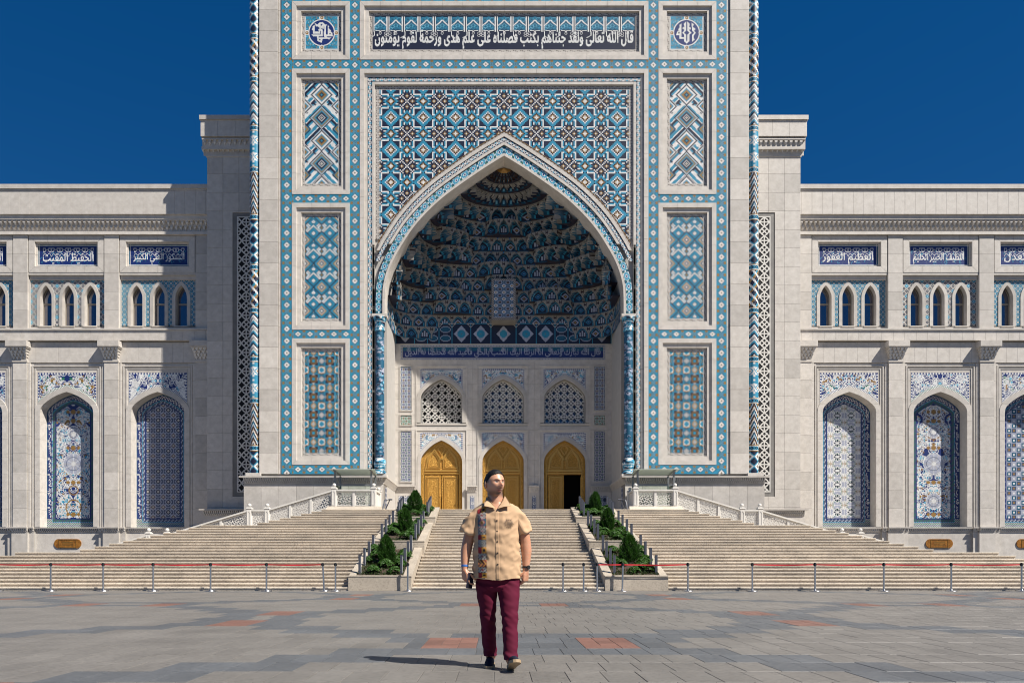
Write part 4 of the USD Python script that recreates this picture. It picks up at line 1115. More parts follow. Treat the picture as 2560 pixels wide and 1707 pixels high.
def build_vault():
    vault = thing('stalactite_vault', 'dark blue half dome of tiled stalactite tiers inside the great arch', parent=MOSQUE)
    r = np.random.default_rng(3)
    zs = list(np.linspace(Z_V0, Z_V0 + 7.35, 11)) + [Z_V0 + 7.95, Z_V0 + 8.35, Z_V0 + 8.6, Z_V0 + 8.75]
    for i, (z0, z1) in enumerate(zip(zs[:-1], zs[1:])):
        dome = i >= 10
        _, _, L = plan((z0 + z1) / 2)
        nc = max(9, int(round(L / (0.84 if not dome else 0.42)))); nc += 1 - nc % 2
        U = 18 if not dome else 8; V = 18 if not dome else 6
        N = nc * U
        xo, yo, _ = plan(z0, N); xi, yi, _ = plan(z1, N)
        s = np.arange(N + 1) / U + (.5 if i % 2 and not dome else 0.0); cell = np.floor(s).astype(int); u = s - cell
        # groups of cells that swell out as little hanging drums, staggered from tier to tier
        dist = np.abs(cell - nc // 2)
        per = 7; ph = (dist + (3 if (i // 2) % 2 else 0)) % per
        drum = (np.minimum(ph, per - ph) <= 1) & (not dome) & (i >= 2) & (i <= 8)
        tx, ty = np.gradient(xi), np.gradient(yi); l = np.hypot(tx, ty) + 1e-9
        nx, ny = ty / l, -tx / l                                # points into the niche
        c0 = np.where(nx * (0 - xi) + ny * (0 - yi) < 0, -1, 1); nx, ny = nx * c0, ny * c0
        pcell = (np.minimum(ph, per - ph) * np.where(ph <= per / 2, 1, -1)) * np.sign(cell - nc // 2 + 1e-3)
        swell = np.where(drum, 0.60 * np.clip(1 - ((pcell + (u - .5)) / 1.62) ** 2, 0, 1) ** .5, 0.0)
        v = np.linspace(0, 1, V + 1)
        uu = np.abs(2 * u - 1)
        ah = np.where(v < .18, .94, .94 * np.clip(1 - (np.clip(v - .18, 0, 1) / .74) ** 2.1, 0, 1))[:, None] + 1e-6
        rec = np.clip(1 - (uu[None] / ah) ** 2, 0, 1) ** .42 * (1.0 if not dome else .6)
        px = xi[None] * (1 - rec) + xo[None] * rec + nx[None] * swell[None] * (1 - .25 * rec)
        py = yi[None] * (1 - rec) + yo[None] * rec + ny[None] * swell[None] * (1 - .25 * rec)
        pz = np.broadcast_to((z0 + (z1 - z0) * v)[:, None], px.shape)
        X = np.vstack([xo[None], px]); Y = np.vstack([yo[None], py]); Z = np.vstack([np.full((1, N + 1), z0), pz])
        vert = np.stack([XA + X, VY + Y, Z], -1).reshape(-1, 3)
        a = np.arange(V + 1)[:, None] * (N + 1) + np.arange(N)[None]
        q = np.stack([a, a + 1, a + N + 2, a + N + 1], -1).reshape(-1, 4)
        # colours
        uc = (np.arange(N) + .5) / U + (.5 if i % 2 and not dome else 0.0); cj = uc.astype(int); uf = uc - cj; vc = (np.arange(V) + .5) / V
        UF, VC = np.meshgrid(uf, vc); CJ = np.broadcast_to(cj, UF.shape); ux = np.abs(2 * UF - 1)
        ahc = np.where(VC < .18, .94, .94 * np.clip(1 - (np.clip(VC - .18, 0, 1) / .74) ** 2.1, 0, 1))
        p = np.full(UF.shape, 2)
        if not dome:
            kind = (CJ + i) % 3
            inside = ux < ahc
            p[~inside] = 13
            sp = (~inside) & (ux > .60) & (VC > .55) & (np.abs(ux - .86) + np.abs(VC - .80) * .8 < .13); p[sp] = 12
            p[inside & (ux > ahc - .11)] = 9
            p[inside & (ux > ahc - .26) & (ux < ahc - .17)] = 1
            dm = ux * .9 + np.abs(VC - .36) * 1.9
            m0 = inside & (kind == 0); p[m0 & (dm < .50)] = 10; p[m0 & (dm < .34)] = 2; p[m0 & (dm < .17)] = 3
            m1 = inside & (kind == 1); p[m1 & (dm < .44)] = 1; p[m1 & (dm < .30)] = 4; p[m1 & (dm < .14)] = 5
            m2 = inside & (kind == 2); p[m2 & (np.abs(ux - .34) < .09) & (VC > .14) & (VC < .48)] = 10; p[m2 & (ux < .11) & (VC > .14) & (VC < .66)] = 10
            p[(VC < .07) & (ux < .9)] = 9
        elif i < 12:
            t = VC - (1 - ux) * .9
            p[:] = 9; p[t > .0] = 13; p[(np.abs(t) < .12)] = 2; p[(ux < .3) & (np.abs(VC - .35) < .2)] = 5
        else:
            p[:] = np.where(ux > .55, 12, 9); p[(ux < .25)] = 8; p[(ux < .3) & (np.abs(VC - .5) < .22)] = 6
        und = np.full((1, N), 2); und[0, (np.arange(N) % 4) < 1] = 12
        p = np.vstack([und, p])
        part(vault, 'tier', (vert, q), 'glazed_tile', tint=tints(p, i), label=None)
    m = MB(); x, y, _ = plan(zs[-1], 60); m.add(np.vstack([np.stack([XA + x, VY + y, np.full(61, zs[-1])], 1), [[XA, VY + .2, Z_V1 - .02]]]), [(k, k + 1, 61) for k in range(60)])
    part(vault, 'crown', m, 'gold_dark')
    # flat tiled frieze under the vault and the tall star panel in its middle
    x0, x1 = XA - NW, XA + NW; z1, z0 = Z_V0 + 1.25, Z_V0 - .02
    w, h = 300, 28
    im, d = canvas(w, h, 2)
    cells = [0, 26, 44, 60, 78, 104, 132, 168, 196, 222, 240, 256, 274, 300]
    for k, (a, c) in enumerate(zip(cells[:-1], cells[1:])):
        d.rectangle((a, 0, c, h), outline=1); m_ = (a + c) / 2; R = min(10, (c - a) / 2 - 2)
        if c - a > 22: d.polygon((m_, 3, m_ + R, 14, m_, 25, m_ - R, 14), fill=10); d.ellipse((m_ - 5, 9, m_ + 5, 19), fill=1); d.point((m_, 14), fill=3)
        else:
            for yy in (8, 20): d.ellipse((m_ - R, yy - 4, m_ + R, yy + 4), outline=10, fill=9)
        d.line((a, 0, a + 5, 0, a, 5), fill=6); d.line((c, 0, c - 5, 0, c, 5), fill=6)
    mosaic(MOSQUE, 'tile_frieze', mirror(np.array(im).astype(int)), flat(x0 + .02, x1 - .02, z0 - .30, z0 + .98, DB - .03), 'dark tiled frieze of medallions under the vault')
    a, c = XA - .72, XA + .72; yy = DB - 1.05
    idx = pat_girih(92, 44, 9, 10, 0, 3, 15); e = np.add.outer(np.arange(92), np.arange(44)) % 4 < 2
    for sl in ((slice(0, 4), slice(None)), (slice(-4, None), slice(None)), (slice(None), slice(0, 4)), (slice(None), slice(-4, None))): idx[sl] = np.where(e[sl], 6, 12)
    mosaic(MOSQUE, 'mosaic_panel', idx, flat(a, c, zat(733, yy), zat(641, yy), yy), 'upright star tile panel in the middle of the vault')
    m = MB(); m.box(a - .03, c + .03, yy + .004, DB - .04, zat(733, yy) - .03, zat(641, yy) + .03); part(MOSQUE, 'panel_pier', m, 'mortar')
build_vault()

# --- corner towers behind the portal
TX = 17.85
for sx in (-1, 1):
    side = 'left' if sx < 0 else 'right'
    def S(a, b_):
        p, q = XA + sx * a, XA + sx * b_
        return min(p, q), max(p, q)
    x0, x1 = S(14.0, TX)
    zt = zat(355, 43.2)
    m = MB(); m.box(x0 + (0.03 if sx < 0 else 0), x1 - (0.03 if sx > 0 else 0), DT + .035, 50, 0, zt); part(MOSQUE, 'tower_wall', m, 'mortar', 'square %s tower wall beside the portal' % side)
    r0, r1 = S(14.0, 16.31); rec = sbox(r0, zat(1140, DT), r1, zat(488, DT))
    l0, l1 = S(14.0, 16.05); lat = sbox(l0, zat(1130, DT), l1, zat(497, DT))
    clad(sbox(x0, 1.0, x1, zt).difference(rec), rng_lines(x0, x1, .94), rng_lines(1.0, zt, 1.12), DT, DT + .034)
    fx0, fx1 = S(16.06, 16.31)
    for a, c in zip(rng_lines(zat(1140, DT), zat(488, DT), 1.12)[:-1], rng_lines(zat(1140, DT), zat(488, DT), 1.12)[1:]): block(fx0, fx1, DT + .06, DT + .2, a + .005, c - .005)
    block(r0, r1, DT + .06, DT + .2, zat(497, DT) + .004, zat(488, DT)); block(r0, r1, DT + .06, DT + .2, zat(1140, DT), zat(1130, DT) - .004)
    # outer flank of the tower, block by block
    fxx = XA + sx * TX
    for a, c in zip(rng_lines(1.0, zt, 1.12)[:-1], rng_lines(1.0, zt, 1.12)[1:]):
        for p, q in zip(rng_lines(DT + .04, 50, 1.0)[:-1], rng_lines(DT + .04, 50, 1.0)[1:]):
            mb = MB(); mb.box(min(fxx, fxx - sx * .03), max(fxx, fxx - sx * .03), p + .005, q - .005, a + .005, c - .005); CLAD.append(((c - a) * (q - p) * .05, mb))
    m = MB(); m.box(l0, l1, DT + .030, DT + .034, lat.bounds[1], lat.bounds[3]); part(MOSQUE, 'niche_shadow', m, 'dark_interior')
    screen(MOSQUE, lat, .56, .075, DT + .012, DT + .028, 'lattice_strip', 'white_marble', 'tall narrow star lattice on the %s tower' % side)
    # crown
    c0, c1 = S(13.9, TX + .30)
    zc_t = [zat(v, 42.9) for v in (265, 275, 312, 319)]
    m = MB(); m.box(c0, c1, 42.87, 50.3, zc_t[1] + .004, zc_t[0]); part(MOSQUE, 'tower_cap', m, 'limestone')
    xs = rng_lines(c0 + .06, c1 - .06, .95)
    for a, c in zip(xs[:-1], xs[1:]): block(a + .005, c - .005, 42.94, 43.32, zc_t[2], zc_t[1])
    m = MB(); m.box(c0 + .1, c1 - .1, 43.1, 50.2, zc_t[3] - .5, zc_t[1] - .01); part(MOSQUE, 'tower_crown', m, 'limestone')
    corbel_frieze(MOSQUE, c0 + .12, c1 - .12, DT + .02, zc_t[3] + .1, zt - .02, per=.30, proj=.34)
    m = MB(); m.box(*S(14.0, TX + .05), DT - .04, DT + .1, zt - .1, zt - .022); part(MOSQUE, 'moulding', m, 'limestone')
    a, c = S(14.0, TX + .16)
    m = MB(); m.box(a, c, DT - .16, DT - .002, .5, zat(1182, DT)); part(MOSQUE, 'tower_base', m, 'limestone')
    cornice(MOSQUE, [((a, DT - .16), (c, DT - .16))], zat(1169, DT), .42, .22)

# --- the two long wings
BAYC = [21.65, 27.35, 33.05, 38.75]
PILX = [18.8, 24.5, 30.2, 35.9, 41.6]
WEND = 42.2
NAMES = {(1, 0): 'العظيم الغفور', (1, 1): 'اللطيف الخبير الحليم', (1, 2): 'الحكم العدل', (1, 3): 'السميع البصير', (-1, 0): 'الشكور العلي الكبير', (-1, 1): 'الحفيظ المقيت', (-1, 2): 'الحسيب الجليل', (-1, 3): 'الكريم الرقيب'}
BAYN = {0: 'nearest the portal', 1: 'second from the portal', 2: 'third from the portal', 3: 'farthest from the portal'}
zW = {v: zw(v) for v in (431, 442, 498, 503, 508, 533, 540, 558, 599, 625, 630, 640, 746, 757, 760, 783, 787, 830, 832, 838, 855, 920, 946, 882, 899, 912, 1210, 1222)}
YR, YF, YN = DW + .28, DW + .12, DW + .78         # upper recess, lower wall face, niche back

def niche_art(kind, w, h, rect, poly, seed):
    x0, z0, x1, z1 = rect
    px, pz = np.meshgrid(x0 + (np.arange(w) + .5) * (x1 - x0) / w, z1 - (np.arange(h) + .5) * (z1 - z0) / h)
    d = shapely.distance(shapely.points(px, pz), poly.exterior)
    keep = shapely.contains_xy(poly, px, pz)
    if kind == 0:
        a = pat_arabesque(w, h, 4, 0, seed, leaf=(3, 5, 1), dens=1.1, rmin=3, rmax=7)
        im = Image.fromarray(a.astype(np.uint8)); dr = ImageDraw.Draw(im); c = w / 2
        for cy, R in ((h * .52, 17), (h * .28, 10), (h * .80, 13) if seed % 2 else (h * .30, 9)):
            dr.ellipse((c - R, cy - R, c + R, cy + R), fill=10, outline=0)
            for k in range(12):
                t = k * math.pi / 6; dr.line((c, cy, c + R * math.cos(t), cy + R * math.sin(t)), fill=0 if k % 2 else 6)
            dr.ellipse((c - R * .65, cy - R * .65, c + R * .65, cy + R * .65), outline=11); dr.ellipse((c - 3, cy - 3, c + 3, cy + 3), fill=0)
        for cy in (h * .13, h * .20, h * .40, h * .66, h * .90):
            for q, ox in ((3.4, 0), (2.2, -9), (2.2, 9)): dr.ellipse((c + ox - q, cy - q, c + ox + q, cy + q), fill=3)
        if seed % 2 == 0:
            for R, cy in ((8, h * .72), (13, h * .85)): dr.ellipse((c - R, cy - R, c + R, cy + R), outline=3, width=2)
        a = np.array(im).astype(int)
    elif kind == 1: a = pat_girih(h, w, 11, 10, 8, 6, 17, 1.5)
    elif kind == 2:
        a = pat_girih(h, w, 10, 0, 6, 3, 23, 1.6)
        y, x = ij(h, w); rr = np.hypot((x - w / 2 + 23) % 23 - 11.5, (y + 11.5) % 23 - 11.5); a[np.abs(rr - 10.5) < .8] = 0; a[(np.abs(rr - 7) < .7) & ((x + y) % 2 == 0)] = 7
    else:
        y, x = ij(h, w); k = ((x - w // 2 + 60) // 8 + (y // 8)) % 3; e = np.minimum((x - w // 2 + 60) % 8, y % 8)
        a = np.where(e == 0, 10, np.where(k == 0, 11, np.where(k == 1, 10, 9))); m = (np.hypot((x - w // 2 + 60) % 8 - 4, y % 8 - 4) < 1.6); a[m] = np.where(k == 0, 3, 0)[m]
    B = .31
    m1 = d < B
    a[m1] = 4
    txt = arabic_mask('الحمد لله رب العلمين الرحمن الرحيم ملك يوم الدين', int(h * .80), 7, 500)
    side = np.rot90(txt, 1); hh, ww = side.shape
    nb = int(B / ((x1 - x0) / w))
    o = max(1, (nb - ww) // 2)
    y0 = int(h * .13)
    sub = a[y0:y0 + hh, o:o + ww]; sub[side[:h - y0]] = 0
    sub = a[y0:y0 + hh, w - o - ww:w - o]; sub[np.rot90(txt, -1)[:h - y0]] = 0
    yy, xx = ij(h, w)
    ang = np.arctan2(pz - (z0 + (z1 - z0) * .84), px - (x0 + x1) / 2)
    top = m1 & (yy < h * .17) & (d > .08) & (d < .28)
    a[top & (np.sin(ang * 34) * np.cos(d * 40) > .15)] = 0
    a[(d < .05)] = 9; a[np.abs(d - .36) < .028] = 1
    m2 = (d >= .39) & (d < .56); vine = ((xx // 2 + yy // 3) % 3 == 0)
    a[m2] = np.where(vine, (7 if kind == 0 else 10), 11)[m2]; a[np.abs(d - .57) < .025] = 4
    foot = (yy > h * .93) & (d < .36); a[foot] = np.where((xx + yy) % 3 == 0, 0, np.where(yy % 5 < 2, 7, 11))[foot]
    return a, keep

def wing(sx):
    side = 'left' if sx < 0 else 'right'
    def S(a, b_):
        p, q = XA + sx * a, XA + sx * b_
        return min(p, q), max(p, q)
    X = lambda a: XA + sx * a
    w0, w1 = S(TX, WEND)
    # wall with its openings
    ups, lows, niches = [], [], []
    for k, c in enumerate(BAYC):
        ups.append(sbox(X(c) - 2.36, zW[757] + .12, X(c) + 2.36, zW[540] - .02))
        lows.append(pointed(X(c), 1.67, zW[1210], zW[946], zW[899]))
    upper = sbox(w0, zW[783], w1, zW[540]).difference(unary_union(ups))
    lower = sbox(w0, 0.3, w1, zW[783] - .004)
    b = MB(); b.poly(sbox(w0, .0, w1, zW[431] - .1).difference(unary_union(ups + [l.buffer(.01) for l in lows] + [sbox(X(c) - 2.02, -1, X(c) + 2.02, zW[1210]) for c in BAYC])), DW + .16, DW + .5)
    b.poly(sbox(w0, .0, w1, zW[431] - .1).difference(unary_union([l.buffer(.01) for l in lows] + [sbox(X(c) + o - .37, zW[746], X(c) + o + .37, zW[640]) for c in BAYC for o in (-1.40, 0, 1.40)])), DW + .5, DW + .76)
    b.box(w0, w1, DW + 1.2, DW + 6, 0, zW[431] - .1)
    part(MOSQUE, 'wing_wall', b, 'wall_core', 'long %s wing wall' % side)
    # parapet, plain band, frieze
    m = MB(); m.box(w0, w1, DW - .42, DW + 6, zW[442] + .03, zW[431]); m.box(w0, w1, DW - .36, DW, zW[442] - .06, zW[442] + .029); part(MOSQUE, 'wing_coping', m, 'limestone')
    xs = rng_lines(w0, w1, .645)
    for a, c in zip(xs[:-1], xs[1:]): block(a + .004, c - .004, DW - .34, DW + .16, zW[498], zW[442] - .065)
    m = MB(); m.box(w0, w1, DW - .24, DW + .15, zW[508] + .02, zW[498] - .004); m.box(w0, w1, DW - .10, DW + .15, zW[540], zW[533] - .01); part(MOSQUE, 'moulding', m, 'limestone')
    corbel_frieze(MOSQUE, w0, w1, DW + .15, zW[508] + .018, zW[533], per=.29, proj=.36)
    # band between the storeys
    m = MB(); m.box(w0, w1, DW - .20, DW + .14, zW[760], zW[757] + .02); part(MOSQUE, 'string_course', m, 'limestone')
    xs = rng_lines(w0, w1, .72)
    for a, c in zip(xs[:-1], xs[1:]): block(a + .004, c - .004, DW - .13, DW + .15, zW[783], zW[760] - .004)
    for a, c in zip(xs[:-1], xs[1:]): block(a + .004, c - .004, DW + .05, DW + .155, zW[832], zW[787] + .02)
    # upper pilaster strips
    for px in PILX:
        a, c = (X(px) - .46, X(px) + .46) if px != 18.8 else S(TX, 19.26)
        if sx < 0 and px == 18.8: a, c = XA - 19.26, XA - TX
        zz = rng_lines(zW[757] + .03, zW[540] - .004, 1.12)
        for p, q in zip(zz[:-1], zz[1:]): block(a + .003, c - .003, DW, DW + .155, p + .005, q - .005)
    for k, c in enumerate(BAYC):
        cx = X(c)
        lab = '%s of the %s wing' % (BAYN[k], side)
        # plaque in its splayed frame
        prof = [(0, DW + .06), (0, DW + .03), (.37, DW + .03), (.37, DW + .16), (.46, DW + .16), (.46, DW + .25)]
        frame_blocks(cx - 2.34, cx + 2.34, zW[625], zW[540] - .03, prof, 1.3)
        mosaic(MOSQUE, 'inscription', pat_plaque(NAMES[(sx, k)]), flat(cx - 1.88, cx + 1.88, zW[625] + .46, zW[540] - .49, DW + .245), 'cobalt tile plaque lettered in white, ' + lab)
        m = MB(); m.box(cx - 2.38, cx + 2.38, DW + .05, YR, zW[625] - .16, zW[625] - .003); m.box(cx - 2.38, cx + 2.38, DW + .16, YR, zW[630] - .28, zW[625] - .163); part(MOSQUE, 'ledge', m, 'limestone')
        # tile field and windows
        f0, f1, g0, g1 = cx - 2.355, cx + 2.355, zW[746] + .02, zW[630] - .285
        ops = [pointed(cx + o, .365, zW[746], zW[746] + 1.75, zW[746] + 2.55) for o in (-1.40, 0, 1.40)]
        rings = [p.buffer(.20, join_style='mitre').intersection(sbox(-99, zW[746], 99, 99)) for p in ops]
        nw, nh = 116, int(116 * (g1 - g0) / 4.71)
        px, pz = np.meshgrid(f0 + (np.arange(nw) + .5) * 4.71 / nw, g1 - (np.arange(nh) + .5) * (g1 - g0) / nh)
        mosaic(MOSQUE, 'tile_field', pat_dots(nh, nw, 1 - k % 2), flat(f0, f1, g0, g1, YR - .02), 'field of small blue diamond tiles round three windows', keep=~shapely.contains_xy(unary_union(rings).buffer(-.03), px, pz))
        for n, (p, rg) in enumerate(zip(ops, rings)):
            wn = thing('window', parent=MOSQUE)
            m = MB(); m.poly(rg.difference(p), YR - .055, DW + .52); part(wn, 'arch_surround', m, 'limestone')
            m = MB(); yy = DW + .60
            m.poly(p.difference(p.buffer(-.045)), yy - .03, yy + .05); ox = (-1.40, 0, 1.40)[n]
            m.box(cx + ox - .34, cx + ox + .34, yy - .035, yy + .04, zW[746] + 1.42, zW[746] + 1.53); part(wn, 'frame', m, 'window_frame_paint')
            m = MB(); m.poly(p.buffer(.01), yy + .006, yy + .02); part(wn, 'pane', m, 'window_glass')
            m = MB(); m.box(cx + ox - .42, cx + ox + .42, YR - .12, DW + .56, zW[746] - .06, zW[746] - .002); part(wn, 'sill', m, 'limestone')
        m = MB(); m.box(cx - 2.36, cx + 2.36, YR - .06, YR + .02, zW[757] + .02, zW[746] - .065); part(MOSQUE, 'sill_band', m, 'limestone')
        # lower bay: stepped frame, arch ring, tiled niche
        op = lows[k]; ring = op.buffer(.32, join_style='mitre').intersection(sbox(-99, zW[1210], 99, 99))
        tr = sbox(cx - 1.82, zW[920] - .1, cx + 1.82, zW[855])
        face = sbox(cx - 2.85, zW[1210], cx + 2.85, zW[832] - .01)
        clad(face.difference(ring).difference(tr), [cx - 2.85, cx - 2.16, cx - 1.84, cx + 1.84, cx + 2.16, cx + 2.85], rng_lines(zW[1210], zW[832] - .01, 1.16), YF, DW + .158)
        m = MB()
        for o, y in ((2.16, .00), (2.02, .04)):
            m.poly(sbox(cx - o, zW[1210], cx + o, zW[838] - (2.16 - o)).difference(sbox(cx - o + .09, zW[1210] - 1, cx + o - .09, zW[838] - (2.16 - o) - .09)), YF - .07 + y, YF - .002)
        part(MOSQUE, 'bay_moulding', m, 'limestone')
        zz = rng_lines(zW[1210], ring.bounds[3] + .01, 1.16)
        for p, q in zip(zz[:-1], zz[1:]):
            for g in getattr(ring.difference(op).intersection(sbox(-99, p + .004, 99, q - .004)), 'geoms', [ring.difference(op).intersection(sbox(-99, p + .004, 99, q - .004))]):
                if g.area > .01: mb = MB(); mb.poly(g, YF - .06, YN + .02); CLAD.append((g.area, mb))
        nw, nh = 80, int(80 * (tr.bounds[3] - tr.bounds[1]) / 3.64)
        a = pat_arabesque(nw, nh, 4, 0, 60 + k + (9 if sx > 0 else 0), leaf=(3, 7, 5) if (k + (sx > 0)) % 2 else (5, 0, 10), dens=1.1, rmin=3, rmax=6)
        a[:2] = np.where(np.arange(nw) // 2 % 2, 0, 4); a[:, :2] = a[:, -2:] = np.where(np.arange(nh) // 2 % 2, 0, 4)[:, None]
        px, pz = np.meshgrid(tr.bounds[0] + (np.arange(nw) + .5) * 3.64 / nw, tr.bounds[3] - (np.arange(nh) + .5) * (tr.bounds[3] - tr.bounds[1]) / nh)
        rb = shapely.contains_xy(ring.buffer(.13), px, pz); a[rb] = np.where((ij(nh, nw)[0] + ij(nh, nw)[1]) % 3 == 0, 7 if k % 2 else 4, 0)[rb]
        mosaic(MOSQUE, 'arch_spandrel', a, flat(tr.bounds[0], tr.bounds[2], tr.bounds[1], tr.bounds[3], YF - .004), 'blue and white scroll tiles over the niche, ' + lab, keep=~shapely.contains_xy(ring.buffer(-.03), px, pz))
        rect = op.bounds; w = 88; h = int(w * (rect[3] - rect[1]) / (rect[2] - rect[0]))
        kind = {(-1, 0): 1, (-1, 1): 0, (-1, 2): 2, (-1, 3): 0, (1, 0): 2, (1, 1): 0, (1, 2): 3, (1, 3): 0}[(sx, k)]
        art, keep = niche_art(kind, w, h, rect, op, (2 if sx < 0 else 1) + 2 * k)
        mosaic(MOSQUE, 'niche_tiles', art, flat(rect[0], rect[2], rect[1], rect[3], YN), 'tall pointed tile panel framed by a blue lettered band, ' + lab, keep=keep)
        m = MB(); m.box(cx - 1.72, cx + 1.72, YN + .01, DW + 1.2, zW[1210] - .1, rect[3]); part(MOSQUE, 'niche_back', m, 'mortar')
        # plinth under the niche, set back, with a brass plaque on some bays
        m = MB(); m.box(cx - 2.02, cx + 2.02, YF + .1, DW + .5, 0, zW[1222]); part(MOSQUE, 'bay_plinth', m, 'limestone')
        cornice(MOSQUE, [((cx - 2.02, YF + .1), (cx + 2.02, YF + .1))], zW[1210] - .003, .32, .17)
        if k in (1, 2):
            pz0, pz1 = zat(1257, DW), zat(1238, DW); oc = pz0 / 2 + pz1 / 2
            pl = thing('brass_plaque', 'dull brass plaque with fretted ends on the %s wing' % side, parent=MOSQUE)
            ends = sbox(cx - .56, pz0, cx + .56, pz1).union(shapely.Point(cx - .56, oc).buffer((pz1 - pz0) / 2)).union(shapely.Point(cx + .56, oc).buffer((pz1 - pz0) / 2)).buffer(.03)
            m = MB(); m.poly(ends, YF + .05, YF + .098); part(pl, 'plate', m, 'brass_plate')
            m = MB(); o = sbox(cx - .55, pz0, cx + .55, pz1); m.poly(o.difference(o.buffer(-.03)), YF + .035, YF + .051)
            for q in (.33, .5, .67): m.box(cx - .35, cx + .35, YF + .045, YF + .0505, pz0 + (pz1 - pz0) * q - .02, pz0 + (pz1 - pz0) * q + .02)
            part(pl, 'raised_lines', m, 'gold_dark')
    # lower pilasters with stalactite capitals
    for n, px in enumerate(PILX):
        cx = X(px)
        pil = thing('pilaster', parent=MOSQUE)
        for half, y, z0, z1 in ((.78, YF - .03, .0, zW[832] - .02), (.62, YF - .09, .0, zW[832] - .02), (.44, YF - .17, .0, zW[830])):
            zz = rng_lines(zW[1210], z1, 1.16)
            for p, q in zip(zz[:-1], zz[1:]):
                if half == .44: block(cx - half, cx + half, y, y + .075, p + .005, q - .005)
                else: block(cx - half, cx - half + .155, y, y + .08, p + .005, q - .005); block(cx + half - .155, cx + half, y, y + .08, p + .005, q - .005)
        m = MB(); m.box(cx - .50, cx + .50, YF - .20, DW + .1, 0, zW[1222]); m.box(cx - .82, cx + .82, YF - .08, DW + .1, 0, zW[1222] - .004); part(pil, 'base', m, 'limestone')
        m = MB(); m.box(cx - .43, cx + .43, YF - .09, DW + .1, zW[1222], zW[830]); part(pil, 'core', m, 'mortar')
        cornice(pil, [((cx - .84, YF - .08), (cx - .515, YF - .08)), ((cx - .52, YF - .20), (cx + .52, YF - .20)), ((cx + .515, YF - .08), (cx + .84, YF - .08))], zW[1210] - .004, .32, .16)
        m = MB(); zt, zb_ = zW[787] + .02, zW[830]; h = zt - zb_
        m.box(cx - .66, cx + .66, YF - .56, DW + .1, zt - h * .30, zt); m.box(cx - .62, cx + .62, YF - .50, DW + .1, zt - h * .36, zt - h * .302)
        for row in range(4):
            ww = .60 - row * .045; o = .44 - row * .075; z1 = zt - h * (.362 + row * .14); z0 = z1 - h * .14
            m.box(cx - ww + .05, cx + ww - .05, YF - o + .05, DW + .1, z0, z1 - .002)
            cnt = 5 - row % 2
            for j in range(cnt):
                xx = cx + (j - (cnt - 1) / 2) * (2 * ww / cnt); m.frustum(xx, 0, z0 + .01, z1 - .003, .06, .03, 2 * ww / cnt * .86, .11, y_back=YF - o + .06)
        m.box(cx - .47, cx + .47, YF - .21, DW + .1, zb_ - .05, zb_ + h * .07)
        part(pil, 'capital', m, 'limestone')
    xs = rng_lines(w0, w1, 1.0)
wing(-1); wing(1)

# --- facing stones: the largest are single stones, the many small ones one mass
CLAD.sort(key=lambda t: -t[0])
for _, m in CLAD[:300]: part(MOSQUE, 'facing_stone', m, 'limestone')
m = MB()
for _, q in CLAD[300:]:
    for v, f in zip(q.v, q.f): pass
    v, f = q.get(); m.add(v, f)
part(MOSQUE, 'facing_stones', m, 'limestone', kind='stuff')
# ------------------------------------------------------------------ stairs: three flights, 28 steps each, up to one landing
Y0, TR = 25.3, 0.354
def sz(k): return 0.1275 * (k + 1) + 0.0102 * ((k >= 10) + (k >= 21)) if k >= 0 else 0.0
def sy(k): return Y0 + TR * k
def tier(k): return 0 if k < 10 else 1 if k < 21 else 2
IN = (3.40, 3.30, 3.20); OUT = (5.62, 5.40, 5.26)       # half-widths of the planters, tier by tier
def end_x(k): return 8.9 + 0.4 * (27 - k) if k >= 21 else 13.72 + 0.4 * (20 - k) if k >= 11 else 19.72 + 0.42 * (10 - k)
def stones(r, a, b_, step):
    n = max(1, int(round((b_ - a) / step))); xs = [a + (b_ - a) * k / n for k in range(n + 1)]
    for k in range(1, n): xs[k] += r.uniform(-.25, .25)
    return list(zip(xs[:-1], xs[1:]))
def tread(mb, x0, x1, y0, y1, z0, z1):
    """slab with a rounded nosing, an inset riser under it and a groove along the tread's edge"""
    c = 0.008
    v = []
    for x in (x0, x1): v += [(x, y0 + c, z1), (x, y0, z1 - c), (x, y0, z1 - .040), (x, y0 + .006, z1 - .046), (x, y0 + .032, z1 - .046), (x, y0 + .032, z0 - .02), (x, y1, z0 - .02), (x, y1, z1)]
    n = 8
    f = [(k, k + 1, n + k + 1, n + k) for k in range(n - 1)] + [(7, 0, 8, 15)]
    mb.add(v, f)
    mb.add(v, [(0, 2, 1), (0, 7, 2), (2, 4, 3), (2, 7, 4), (4, 6, 5), (4, 7, 6)])
    mb.add(v, [(8, 9, 10), (8, 10, 15), (10, 11, 12), (10, 12, 15), (12, 13, 14), (12, 14, 15)])

def flight(name, label, side):
    r = random.Random(name + str(side)); t = thing(name, label, 'stairs', group=None)
    for k in range(28):
        mb = MB(); z0, z1, y = sz(k - 1), sz(k), sy(k)
        if side == 0: a, b_ = XA - IN[tier(k)] + .012, XA + IN[tier(k)] - .012
        else: a, b_ = sorted((XA + side * (OUT[tier(k)] + .012), XA + side * end_x(k)))
        deep = .43 if k < 27 else .50
        for p, q in stones(r, a, b_, 1.55): tread(mb, p + .002, q - .002, y, y + deep, z0, z1)
        if side:
            e = XA + side * end_x(k); w = .47 if k not in (10, 20) else 2.5
            p, q = sorted((e, e - side * w)); mb.box(p, q, y + deep + .004, 38.1, z0 - .02, z1 - .002)
        part(t, 'step', mb, 'step_granite')
    return t
flight('stairs', 'middle flight of granite steps between the two planters', 0)
flight('stairs', 'broad left flight of granite steps narrowing towards its top', -1)
flight('stairs', 'broad right flight of granite steps narrowing towards its top', 1)
m = MB(); m.box(XA - 8.6, XA + 8.6, sy(27) + .505, DB + 3.2, 3.2, ZL)
single('landing', m, 'step_granite', 'granite landing between the stairs and the doors', 'landing', kind='structure')
